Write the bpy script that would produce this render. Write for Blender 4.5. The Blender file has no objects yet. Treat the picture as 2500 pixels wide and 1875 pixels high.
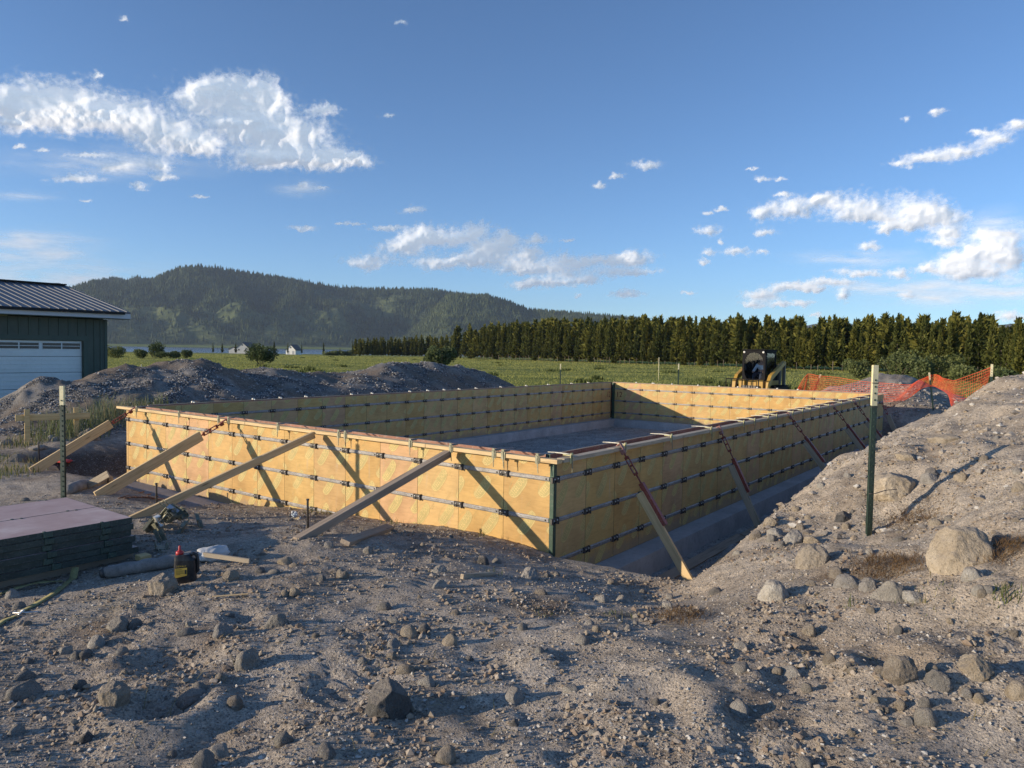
import bpy, bmesh, math, random
import numpy as np
from mathutils import Vector, Matrix, Euler
random.seed(7)
PI = math.pi
# ------------------------------------------------------------------ camera
scene = bpy.context.scene
COL = scene.collection
CAM = (3.8988, -5.8976, 1.0480)
CR = Vector((0.799336, 0.600668, 0.016113)); CU = Vector((-0.040449, 0.027035, 0.998816)); CF = Vector((-0.599521, 0.799041, -0.045906))
cd = bpy.data.cameras.new('camera')
cam = bpy.data.objects.new('camera', cd); COL.objects.link(cam)
cam.matrix_world = Matrix(((CR.x, CU.x, -CF.x, CAM[0]), (CR.y, CU.y, -CF.y, CAM[1]), (CR.z, CU.z, -CF.z, CAM[2]), (0, 0, 0, 1)))
cd.sensor_width = 36.0; cd.lens = 36 * 1785.02 / 2500
cd.clip_start = 0.05; cd.clip_end = 30000
scene.camera = cam
# ------------------------------------------------------------------ light
SUN_EL = math.radians(12.5)
SUN_AZ = math.radians(217.6)          # where the sun stands, clockwise from +Y
sun_from = Vector((math.sin(SUN_AZ) * math.cos(SUN_EL), math.cos(SUN_AZ) * math.cos(SUN_EL), math.sin(SUN_EL)))
world = bpy.data.worlds.new('World'); scene.world = world; world.use_nodes = True
wt = world.node_tree
for n in list(wt.nodes): wt.nodes.remove(n)
sky = wt.nodes.new('ShaderNodeTexSky'); sky.sky_type = 'NISHITA'; sky.sun_disc = False
sky.sun_elevation = SUN_EL; sky.sun_rotation = SUN_AZ
sky.altitude = 1900; sky.air_density = 0.92; sky.dust_density = 0.7; sky.ozone_density = 3.8
bg = wt.nodes.new('ShaderNodeBackground'); bg.inputs['Strength'].default_value = 0.15
wo = wt.nodes.new('ShaderNodeOutputWorld')
wt.links.new(sky.outputs[0], bg.inputs['Color']); wt.links.new(bg.outputs[0], wo.inputs['Surface'])
sl = bpy.data.lights.new('sun', 'SUN'); sl.energy = 4.3; sl.angle = math.radians(0.53); sl.color = (1.0, 0.83, 0.61)
so = bpy.data.objects.new('sun', sl); COL.objects.link(so)
so.rotation_euler = (-sun_from).to_track_quat('-Z', 'Y').to_euler(); so.location = (-30, -40, 30)
vs = scene.view_settings
vs.view_transform = 'Standard'; vs.look = 'None'; vs.gamma = 1; vs.use_curve_mapping = False; vs.exposure = 0.38
scene.render.film_transparent = False
try:
    scene.cycles.max_bounces = 6; scene.cycles.transparent_max_bounces = 16; scene.cycles.volume_bounces = 0
except Exception: pass

# ------------------------------------------------------------------ numpy noise
def _hash(ix, iy, iz, seed):
    h = (ix.astype(np.int64) * 374761393 + iy.astype(np.int64) * 668265263 + iz.astype(np.int64) * 2147483647 + seed * 974634777) & 0xFFFFFFFF
    h = ((h ^ (h >> 13)) * 1274126177) & 0xFFFFFFFF
    return (((h ^ (h >> 16)) & 0xFFFFFF) / float(0xFFFFFF))
def vnoise(x, y, seed=0):
    ix = np.floor(x); iy = np.floor(y); fx = x - ix; fy = y - iy
    ux = fx * fx * fx * (fx * (fx * 6 - 15) + 10); uy = fy * fy * fy * (fy * (fy * 6 - 15) + 10)
    z = np.zeros_like(ix)
    def g(dx, dy):
        a = _hash(ix + dx, iy + dy, z, seed) * 2 * np.pi
        return np.cos(a) * (fx - dx) + np.sin(a) * (fy - dy)
    n = (g(0, 0) * (1 - ux) + g(1, 0) * ux) * (1 - uy) + (g(0, 1) * (1 - ux) + g(1, 1) * ux) * uy
    return n * 1.5
def fbm(x, y, octv=4, seed=0, gain=0.5):
    s = 0; a = 1.0; f = 1.0
    for k in range(octv):
        s = s + a * vnoise(x * f + 17.3 * k, y * f - 9.1 * k, seed + k); a *= gain; f *= 2.03
    return s
def sstep(a, b, x):
    t = np.clip((x - a) / (b - a), 0, 1); return t * t * (3 - 2 * t)

# ------------------------------------------------------------------ terrain height
CTL = [(0.636, -4.853, -0.62), (1.443, -4.299, -0.58), (2.269, -3.685, -0.56), (3.101, -3.111, -0.52), (3.848, -2.561, -0.5), (-0.085, -4.618, -0.64), (1.039, -3.819, -0.6), (1.98, -3.141, -0.57), (2.933, -2.56, -0.5), (3.799, -2.076, -0.42), (-1.05, -4.303, -0.68), (-0.012, -3.617, -0.63), (0.958, -2.923, -0.6), (1.878, -2.17, -0.6), (2.886, -1.673, -0.5), (3.724, -1.576, -0.32), (-2.27, -3.904, -0.74), (-1.012, -3.238, -0.63), (-1.762, -3.262, -0.7), (0.071, -2.436, -0.62), (1.103, -1.651, -0.66), (2.17, -0.954, -0.64), (2.842, -1.016, -0.45), (3.604, -1.17, -0.2), (-1.015, -2.328, -0.64), (-0.45, -1.508, -0.68), (0.155, -0.866, -0.82), (0.847, -0.647, -0.88), (1.55, -0.475, -0.90), (-1.336, -1.947, -0.62), (-3.646, -2.278, -0.72), (-5.627, -1.727, -0.81), (-2.415, -1.961, -0.74), (-5.606, -2.18, -0.8), (-6.401, -2.555, -0.85), (-7.733, -1.82, -0.85), (-6.987, -1.375, -0.82), (-4.534, -1.082, -0.95), (-11.395, -0.475, -0.85), (-10.321, -1.213, -0.85), (-10.948, -0.051, -0.78), (-11.061, 0.862, -0.75), (-13.894, -0.103, -0.8), (1.772, -0.291, -0.76), (1.73, 0.606, -0.6), (1.797, 1.111, -0.5), (2.348, -0.131, -0.5), (2.651, 0.858, -0.47), (1.925, 2.246, -0.18), (2.134, 2.375, -0.02), (2.235, 2.818, -0.08), (2.215, 4.306, -0.1), (2.289, 4.779, -0.08), (2.805, 1.352, -0.15), (3.251, 0.229, -0.2), (3.099, 1.486, 0.05), (3.624, 0.084, 0.0), (3.515, 1.991, 0.22), (3.194, 4.155, 0.45), (2.415, 6.375, 0.02), (2.514, 6.912, 0.1), (2.661, 7.839, 0.28), (2.875, 10.268, 0.55), (3.075, 10.956, 0.68), (3.356, 10.59, 0.72), (3.171, 2.687, 0.2), (-15.116, 0.304, -0.281), (-15.016, 0.602, -0.112), (-14.925, 0.86, 0.089), (-15.28, 1.343, 0.216), (-15.206, 1.535, 0.176), (-15.057, 1.908, 0.074), (-14.964, 2.13, 0.211), (-15.346, 2.506, 0.303), (-15.118, 3.01, 0.406), (-14.929, 3.403, 0.407), (-14.741, 3.774, 0.419), (-15.051, 4.258, 0.602), (-14.898, 4.539, 0.659), (-14.694, 4.899, 0.641), (-14.494, 5.235, 0.489), (-14.709, 5.84, 0.352), (-14.527, 6.122, 0.272), (-14.646, 6.843, 0.341), (-14.31, 7.319, 0.309), (-14.525, 7.87, 0.257), (-14.675, 8.499, 0.142), (-14.491, 9.524, 0.207), (-14.064, 10.019, 0.279), (-13.796, 10.317, 0.442), (-13.458, 10.678, 0.58), (-13.109, 11.036, 0.401), (-13.316, 12.231, 0.577), (-12.993, 12.533, 0.611), (-12.8, 13.374, 0.514), (-12.628, 14.174, 0.396), (-12.276, 14.459, 0.272), (-11.904, 14.749, -0.041), (-11.681, 14.917, -0.183), (-13.19, 0.648, -0.366), (-12.843, 1.492, -0.301), (-12.951, 2.44, -0.072), (-12.64, 3.455, -0.095), (-12.645, 4.425, -0.029), (-12.637, 5.353, -0.165), (-13.317, 0.005, -0.423), (-12.431, 7.306, -0.228), (-12.041, 9.266, -0.038), (-11.732, 11.651, 0.039), (-1.182, 23.669, 0.379), (0.148, 19.325, 0.031), (1.028, 18.937, -0.317), (1.498, 18.484, -0.504), (0.295, 17.426, -0.461), (0.858, 17.102, -0.579), (-2.037, 23.509, 0.126), (-0.335, 23.802, 0.257)]
CTL += [(-5.79, 0, -1.16), (-4.87, 0, -1.14), (-4.2, 0, -1.08), (-2.43, 0, -.97), (-1.39, 0, -.89), (-.75, 0, -.88), (0, 0, -.93), (.5, -.25, -.93), (1.2, -.3, -.95),
        (-5.0, -.45, -1.04), (-3.0, -.8, -.86), (-1.8, -.9, -.78), (-.6, -.6, -.78),
        (4.6, -6.5, -.52), (1.0, -8, -.55), (7.5, -5, -.4), (8, 0, -.1), (6.2, 3.5, .5), (6.5, 8, .7), (5.5, 12.5, .5), (9.5, 6, -.2), (10, 14, -.7),
        (-4, -6.5, -.7), (-10, -5, -.85), (-18, -6, -.9), (-17.5, 2, -.9), (-18, 9, -.9), (-17, 16, -.95), (-9.9, 17.9, -.9), (-12, 20, -.95),
        (-5, 18.6, -.85), (-1.8, 18.3, -.85), (4.2, 17, -.85), (2.2, 20, -.95), (-5, 22, -.98), (1, 26, -1.0), (-16, -1.5, -.85), (-9.9, 4, -.8), (-9.9, 9, -.8), (-9.9, 14, -.85),
        (-11.2, 16.5, -.85), (2.0, 11, -.45), (2.0, 14.5, -.75), (1.9, 9, -.25), (5.2, 16, -.6)]
def hfield(x, y):
    d = np.hypot(x - 3.9, y + 5.9)
    z = -0.88 - 0.0070 * np.maximum(0, d - 22)
    # the valley floor beyond the water
    return z
_P = np.array(CTL, float)
def _phi(r2): return np.sqrt(r2 + 0.09)
_bx = []
for _i in range(28):
    _a = _i / 28 * 2 * PI
    _bx.append((-4 + 21 * math.cos(_a), 9 + 22 * math.sin(_a)))
_bx = np.array(_bx)
_keep = np.min(np.hypot(_bx[:, None, 0] - _P[None, :, 0], _bx[:, None, 1] - _P[None, :, 1]), axis=1) > 2.0
_bx = _bx[_keep]
_P = np.vstack([_P, np.column_stack([_bx, hfield(_bx[:, 0], _bx[:, 1])])])
_res = _P[:, 2] - hfield(_P[:, 0], _P[:, 1])
_D = _phi((_P[:, None, 0] - _P[None, :, 0]) ** 2 + (_P[:, None, 1] - _P[None, :, 1]) ** 2)
_Wt = np.linalg.solve(_D + 1e-3 * np.eye(len(_P)), _res)
def hbase(x, y):
    """smooth made ground: spoil heaps, berm, foreground"""
    x = np.asarray(x, float); y = np.asarray(y, float)
    z = np.zeros(x.shape)
    for k in range(len(_P)):
        z += _Wt[k] * _phi((x - _P[k, 0]) ** 2 + (y - _P[k, 1]) ** 2)
    w = 1 - sstep(17, 22.5, np.hypot((x + 4) * 1.0, (y - 9) * 0.95))
    return hfield(x, y) + z * w
X0, X1, Y0, Y1 = -8.6, 0.0, 0.0, 16.46      # outer faces of the forms
FL = -1.47                                     # pit floor
def terrain(x, y, detail=True):
    x = np.asarray(x, float); y = np.asarray(y, float)
    z = hbase(x, y)
    # heaps get lumps, the yard gets small relief
    dsite = 1 - sstep(16, 24, np.hypot(x + 4, (y - 8) * 0.95))
    heap = sstep(-0.8, -0.3, z)
    wob = 0.16 * vnoise(x * 0.9, y * 0.9, 5)
    # pit: floor, then banks whose foot wanders
    rx = x - X1 + wob; lx = X0 - x + wob; fy = Y0 - y + wob * 0.6; by = y - Y1 + wob
    bank_r = FL + np.maximum(0, rx - 1.12) * 1.75
    bank_l = FL + np.maximum(0, lx - 0.75) * 0.50
    bank_f = FL + np.maximum(0, (Y0 + 0.60) - (y + wob * .5)) * 1.0 + 0 * x          # the near end of the right hand trench
    bank_b = FL + np.maximum(0, by - 0.9) * 1.6
    inside_y = sstep(-0.2, 0.05, y)
    # right trench
    tr = np.maximum(np.maximum(bank_r, bank_f), bank_b)
    tl = np.maximum(bank_l, bank_b)
    # front left trench: open from the left corner to x = -5.6
    tf = np.maximum(FL + np.maximum(0, fy - 0.34) * 0.78, FL + np.maximum(0, x + 5.6) * 0.75)
    tf = np.maximum(tf, bank_l)
    pit = np.where(x > X1, tr, np.where(x < X0, np.where(y < 0, tf, tl), np.where(y > Y1, bank_b, FL)))
    front = (y < Y0) & (x >= X0) & (x <= X1)
    pit = np.where(front, tf, pit)
    pit = np.where((y < Y0) & (x > X1), tr, pit)
    # under the wall thickness keep the ground low
    inb = (x > X0 - .02) & (x < X1 + .02) & (y > Y0 + .06) & (y < Y1)
    pit = np.where(inb, FL, pit)
    cut = pit < z
    k = 14.0
    sm = -np.log(np.exp(-k * np.clip(pit, -3, 3)) + np.exp(-k * np.clip(z, -3, 3))) / k
    near = (x > X0 - 6) & (x < X1 + 3.2) & (y > -3.2) & (y < Y1 + 4)
    z = np.where(near, np.where(inb, FL, np.minimum(sm + 0.0, z)), z)
    if detail:
        fl = (z > FL + 0.12)
        lump = 0.10 * fbm(x * 1.1, y * 1.1, 3, 11) * heap + 0.055 * np.abs(vnoise(x * 2.6, y * 2.6, 23)) * heap
        rough = 0.35 + 0.65 * sstep(-.15, .45, vnoise(x * .8 + 3, y * .8, 91))
        yard = 0.013 * fbm(x * 1.3, y * 1.3, 4, 31) + rough * (0.011 * fbm(x * 6.3 + 2 * vnoise(x, y, 92), y * 6.3, 3, 41) + 0.007 * np.abs(vnoise(x * 14, y * 14, 43)))
        # clods: isolated little bumps
        cl = (np.maximum(0, vnoise(x * 11, y * 11, 51) - 0.40) * 0.055 + np.maximum(0, vnoise(x * 21, y * 21, 52) - 0.4) * 0.03) * sstep(0, .5, vnoise(x * 1.1, y * 1.1, 93) + .2)
        # tyre tread prints crossing the yard
        q = (x * 0.86 + y * 0.51)
        tw = np.zeros_like(z)
        for (c0, amp, k2) in ((-0.95, .016, 1.0), (-2.3, .014, -1.0), (1.35, .020, 1.0), (2.55, .016, -1.0)):
            dd = np.abs(q - c0 + 0.12 * np.sin(1.3 * (x - y)))
            along = (-x * 0.51 + y * 0.86)
            tw += amp * (1 - sstep(.14, .22, dd)) * (np.sin(along * 62 + k2 * dd * 40) > 0.1) - 0.6 * amp * (1 - sstep(.18, .3, dd))
        tw *= (y < -.9) * sstep(-.3, .35, vnoise(x * .7, y * .7, 77) + .15)
        for (hx, hy, hr, hd) in ((.66, -4.22, .15, .07), (-.05, -3.35, .10, .03), (2.05, -2.6, .2, .02), (2.9, -1.85, .2, .03), (1.2, -3.6, .2, .02), (2.5, -2.9, .16, .05), (3.3, -2.0, .15, .05), (.2, -3.9, .2, .05)):
            r2_ = ((x - hx) ** 2 + (y - hy) ** 2) / hr ** 2
            z = z - hd * np.exp(-r2_ * 1.4) + hd * .55 * np.exp(-(np.sqrt(r2_) - 1.5) ** 2 * 3)
        far = 1 - sstep(14, 22, np.hypot(x - 3.9, y + 5.9))
        z = z + dsite * (lump + (yard * (0.45 + 0.55 * far)) * np.where(fl, 1, 0.5) + cl * far * fl) + tw
        # meadow swells
        z = z + (1 - dsite) * 0.10 * fbm(x * 0.09, y * 0.09, 3, 61)
    return z
def H(x, y): return float(terrain(np.array([x]), np.array([y]))[0])

# ------------------------------------------------------------------ materials
MATS = {}
class NT:
    def __init__(s, name):
        s.m = bpy.data.materials.new(name); s.m.use_nodes = True; s.t = s.m.node_tree
        for n in list(s.t.nodes): s.t.nodes.remove(n)
        s.out = s.n('ShaderNodeOutputMaterial'); s.b = s.n('ShaderNodeBsdfPrincipled'); s.l(s.b.outputs[0], s.out.inputs[0])
        MATS[name] = s.m
    def n(s, t, **k):
        nd = s.t.nodes.new(t)
        for a, v in k.items(): setattr(nd, a, v)
        return nd
    def l(s, a, b): s.t.links.new(a, b)
    def coord(s, kind='Object', scale=(1, 1, 1), rnd=False):
        tc = s.n('ShaderNodeTexCoord'); mp = s.n('ShaderNodeMapping'); mp.inputs['Scale'].default_value = scale
        s.l(tc.outputs[kind], mp.inputs['Vector'])
        if rnd:
            oi = s.n('ShaderNodeObjectInfo'); mu = s.n('ShaderNodeMath', operation='MULTIPLY'); mu.inputs[1].default_value = 91.7
            s.l(oi.outputs['Random'], mu.inputs[0]); cb = s.n('ShaderNodeCombineXYZ')
            for i in range(3): s.l(mu.outputs[0], cb.inputs[i])
            s.l(cb.outputs[0], mp.inputs['Location'])
        return mp.outputs[0]
    def noise(s, vec, scale, detail=4, rough=0.55, dist=0.0):
        nd = s.n('ShaderNodeTexNoise'); nd.inputs['Scale'].default_value = scale; nd.inputs['Detail'].default_value = detail
        nd.inputs['Roughness'].default_value = rough; nd.inputs['Distortion'].default_value = dist
        if vec is not None: s.l(vec, nd.inputs['Vector'])
        return nd.outputs[0]
    def voro(s, vec, scale, feature='F1', out=0, rnd=1.0):
        nd = s.n('ShaderNodeTexVoronoi', feature=feature); nd.inputs['Scale'].default_value = scale; nd.inputs['Randomness'].default_value = rnd
        if vec is not None: s.l(vec, nd.inputs['Vector'])
        return nd.outputs[out]
    def ramp(s, fac, stops, interp='LINEAR'):
        r = s.n('ShaderNodeValToRGB'); cr = r.color_ramp; cr.interpolation = interp
        while len(cr.elements) < len(stops): cr.elements.new(0.5)
        for e, (p, c) in zip(cr.elements, stops):
            e.position = p; e.color = (*c, 1) if len(c) == 3 else c
        s.l(fac, r.inputs[0]); return r.outputs[0]
    def mix(s, fac, a, b, mode='MIX'):
        m = s.n('ShaderNodeMix', data_type='RGBA', blend_type=mode)
        for v, i in ((fac, 0), (a, 6), (b, 7)):
            if hasattr(v, 'links') or hasattr(v, 'is_linked'): s.l(v, m.inputs[i])
            elif isinstance(v, (int, float)): m.inputs[i].default_value = v
            else: m.inputs[i].default_value = (*v, 1)
        return m.outputs[2]
    def math(s, op, a, b=None, clamp=False):
        m = s.n('ShaderNodeMath', operation=op, use_clamp=clamp)
        for v, i in ((a, 0), (b, 1)):
            if v is None: continue
            if isinstance(v, (int, float)): m.inputs[i].default_value = v
            else: s.l(v, m.inputs[i])
        return m.outputs[0]
    def bump(s, h, strength=0.5, dist=0.01, prev=None):
        b = s.n('ShaderNodeBump'); b.inputs['Strength'].default_value = strength; b.inputs['Distance'].default_value = dist
        s.l(h, b.inputs['Height'])
        if prev is not None: s.l(prev, b.inputs['Normal'])
        return b.outputs[0]
    def fin(s, col=None, rough=0.8, metal=0.0, nrm=None, spec=None):
        if col is not None:
            if isinstance(col, tuple): s.b.inputs['Base Color'].default_value = (*col, 1)
            else: s.l(col, s.b.inputs['Base Color'])
        if isinstance(rough, (int, float)): s.b.inputs['Roughness'].default_value = rough
        else: s.l(rough, s.b.inputs['Roughness'])
        s.b.inputs['Metallic'].default_value = metal
        if spec is not None: s.b.inputs['Specular IOR Level'].default_value = spec
        if nrm is not None: s.l(nrm, s.b.inputs['Normal'])
        return s.m

def paintlike(name, col, var=0.25, scale=6, rough=0.6, metal=0.0, bump=0.1, dirt=None, spec=None, rnd=True):
    """a coloured surface with blotches, wear and a little relief"""
    t = NT(name); v = t.coord(rnd=rnd)
    n1 = t.noise(v, scale, 5, 0.6); n2 = t.noise(v, scale * 9, 3, 0.6)
    dk = tuple(c * (1 - var) for c in col); lt = tuple(min(1, c * (1 + var)) for c in col)
    c = t.ramp(n1, [(0.3, dk), (0.7, lt)])
    if dirt:
        f = t.ramp(n2, [(0.5, (0, 0, 0)), (0.72, (1, 1, 1))])
        c = t.mix(t.math('MULTIPLY', f, dirt[1]), c, dirt[0])
    return t.fin(c, rough, metal, t.bump(n2, bump, 0.004), spec)

def wood(name, light, dark, rough=0.75, scale=1.0, rnd=True, grey=None):
    """sawn lumber: grain runs along local X, knots, weathering"""
    t = NT(name)
    v = t.coord(scale=(1.2 * scale, 22 * scale, 22 * scale), rnd=rnd)
    g = t.noise(v, 1.6, 6, 0.65, 0.6)
    v2 = t.coord(scale=(1, 1, 1), rnd=rnd)
    blot = t.noise(v2, 3.0, 3, 0.5)
    c = t.ramp(g, [(0.32, dark), (0.5, light), (0.72, tuple(min(1, x * 1.12) for x in light))])
    c = t.mix(t.math('MULTIPLY', t.ramp(blot, [(0.4, (0, 0, 0)), (0.75, (1, 1, 1))]), 0.45), c, grey or tuple(x * 0.7 for x in light))
    kn = t.voro(t.coord(scale=(1.5, 9, 9), rnd=rnd), 1.3)
    c = t.mix(t.ramp(kn, [(0.05, (0.8, 0.8, 0.8)), (0.13, (0, 0, 0))]), c, tuple(x * 0.4 for x in dark))
    return t.fin(c, rough, 0, t.bump(g, 0.35, 0.003), 0.25)

# ground
def soil_surface(t):
    """colour comes from the painted soil map; grain and stones from noise"""
    at = t.n('ShaderNodeVertexColor'); at.layer_name = 'soil'
    fx = t.n('ShaderNodeAttribute'); fx.attribute_name = 'mixes'
    sp = t.n('ShaderNodeSeparateColor'); t.l(fx.outputs['Color'], sp.inputs[0])
    grass, gravel, smooth = sp.outputs[0], sp.outputs[1], sp.outputs[2]
    v = t.coord()
    n_big = t.noise(v, 1.1, 5, 0.6); n_mid = t.noise(v, 9, 6, 0.7); n_fine = t.noise(v, 75, 4, 0.75)
    peb = t.voro(v, 34); pebc = t.voro(v, 34, out=1); peb2 = t.voro(v, 85); peb2c = t.voro(v, 85, out=1)
    base = at.outputs['Color']
    c = t.mix(1.0, base, t.ramp(n_mid, [(0.28, (0.55, 0.53, 0.51)), (0.5, (1, 1, 1)), (0.75, (1.32, 1.30, 1.27))]), 'MULTIPLY')
    c = t.mix(1.0, c, t.ramp(n_fine, [(0.3, (0.5, 0.5, 0.5)), (0.52, (1, 1, 1)), (0.75, (1.6, 1.57, 1.53))]), 'MULTIPLY')
    # little stones: some cells lighter, some darker
    sc = t.n('ShaderNodeSeparateColor'); t.l(pebc, sc.inputs[0])
    sc2 = t.n('ShaderNodeSeparateColor'); t.l(peb2c, sc2.inputs[0])
    st = t.math('MULTIPLY', t.ramp(peb, [(0.30, (1, 1, 1)), (0.42, (0, 0, 0))]), t.ramp(sc.outputs[0], [(0.66, (0, 0, 0)), (0.72, (1, 1, 1))]))
    st2 = t.math('MULTIPLY', t.ramp(peb2, [(0.34, (1, 1, 1)), (0.46, (0, 0, 0))]), t.ramp(sc2.outputs[0], [(0.55, (0, 0, 0)), (0.62, (1, 1, 1))]))
    stc = t.ramp(sc.outputs[1], [(0.0, (0.17, 0.15, 0.13)), (0.5, (0.33, 0.30, 0.27)), (1.0, (0.5, 0.48, 0.45))])
    stc2 = t.ramp(sc2.outputs[1], [(0.0, (0.13, 0.12, 0.11)), (0.5, (0.27, 0.25, 0.23)), (1.0, (0.46, 0.44, 0.41))])
    nogr = t.math('SUBTRACT', 1.0, grass)
    c = t.mix(t.math('MULTIPLY', st2, t.math('MULTIPLY', nogr, 0.75)), c, stc2)
    c = t.mix(t.math('MULTIPLY', st, t.math('MULTIPLY', nogr, 0.8)), c, stc)
    # gravel: every cell is a stone
    gc = t.ramp(sc.outputs[2], [(0.0, (0.10, 0.10, 0.105)), (0.6, (0.22, 0.22, 0.225)), (1.0, (0.40, 0.40, 0.41))])
    gc = t.mix(t.ramp(peb, [(0.32, (0, 0, 0)), (0.6, (1, 1, 1))]), gc, (0.05, 0.05, 0.052))
    c = t.mix(t.math('MULTIPLY', gravel, 0.85), c, gc)
    # meadow
    vg = t.coord(scale=(0.06, 0.06, 0.06)); vgs = t.coord(scale=(0.35, 0.35, 0.35))
    g1 = t.noise(vg, 2.2, 6, 0.62, 0.5); g2 = t.noise(vgs, 5, 5, 0.7)
    gcol = t.ramp(g1, [(0.32, (0.14, 0.165, 0.036)), (0.5, (0.23, 0.245, 0.056)), (0.68, (0.35, 0.33, 0.10))])
    gcol = t.mix(1.0, gcol, t.ramp(g2, [(0.3, (0.6, 0.62, 0.6)), (0.55, (1, 1, 1)), (0.75, (1.25, 1.22, 1.1))]), 'MULTIPLY')
    c = t.mix(grass, c, gcol)
    h = t.math('ADD', t.math('MULTIPLY', n_fine, 0.5), t.math('MULTIPLY', n_mid, 0.9))
    hp = t.math('ADD', t.math('MULTIPLY', t.math('SUBTRACT', 0.5, peb), t.math('ADD', t.math('MULTIPLY', st, 0.9), t.math('MULTIPLY', gravel, 0.9))),
                t.math('MULTIPLY', t.math('MULTIPLY', t.math('SUBTRACT', 0.5, peb2), st2), 0.5))
    b1 = t.bump(h, 1.0, 0.024)
    b2 = t.bump(hp, 1.0, 0.022, b1)
    return t.fin(c, 0.95, 0, b2, 0.1)
M_ground = soil_surface(NT('ground_soil'))

def rockmat(name, a, b, dark):
    t = NT(name); v = t.coord(rnd=True); n1 = t.noise(v, 2.5, 6, 0.65); n2 = t.noise(v, 22, 5, 0.7); n3 = t.noise(v, 90, 3, 0.6)
    oi = t.n('ShaderNodeObjectInfo')
    c = t.ramp(n1, [(0.33, a), (0.66, b)])
    c = t.mix(t.ramp(n2, [(0.52, (0, 0, 0)), (0.68, (1, 1, 1))]), c, dark)
    c = t.mix(1.0, c, t.ramp(oi.outputs['Random'], [(0.0, (0.72, 0.72, 0.74)), (0.5, (1, 1, 1)), (1.0, (1.2, 1.17, 1.1))]), 'MULTIPLY')
    c = t.mix(1.0, c, t.ramp(n3, [(0.3, (0.78, 0.78, 0.78)), (0.7, (1.18, 1.18, 1.18))]), 'MULTIPLY')
    # dust lies on whatever faces up
    geo = t.n('ShaderNodeNewGeometry'); sx = t.n('ShaderNodeSeparateXYZ'); t.l(geo.outputs['Normal'], sx.inputs[0])
    up = t.ramp(t.math('ADD', sx.outputs[2], t.math('MULTIPLY', n2, 0.5)), [(0.75, (0, 0, 0)), (1.25, (1, 1, 1))])
    c = t.mix(t.math('MULTIPLY', up, 0.5), c, (0.33, 0.29, 0.25))
    h = t.math('ADD', t.math('MULTIPLY', n2, 1.0), t.math('MULTIPLY', n3, 0.4))
    h = t.math('ADD', h, t.math('MULTIPLY', t.noise(v, 7, 4, .6), 1.5)); return t.fin(c, 0.9, 0, t.bump(h, 0.9, 0.014), 0.2)
M_rock = {'grey': rockmat('rock_grey', (0.20, 0.19, 0.175), (0.34, 0.32, 0.29), (0.12, 0.115, 0.11)),
          'tan': rockmat('rock_tan', (0.28, 0.235, 0.18), (0.44, 0.385, 0.31), (0.18, 0.155, 0.12)),
          'pale': rockmat('rock_pale', (0.34, 0.32, 0.29), (0.50, 0.475, 0.43), (0.24, 0.225, 0.20)),
          'dark': rockmat('rock_dark', (0.085, 0.083, 0.08), (0.17, 0.165, 0.16), (0.05, 0.05, 0.05))}

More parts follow.
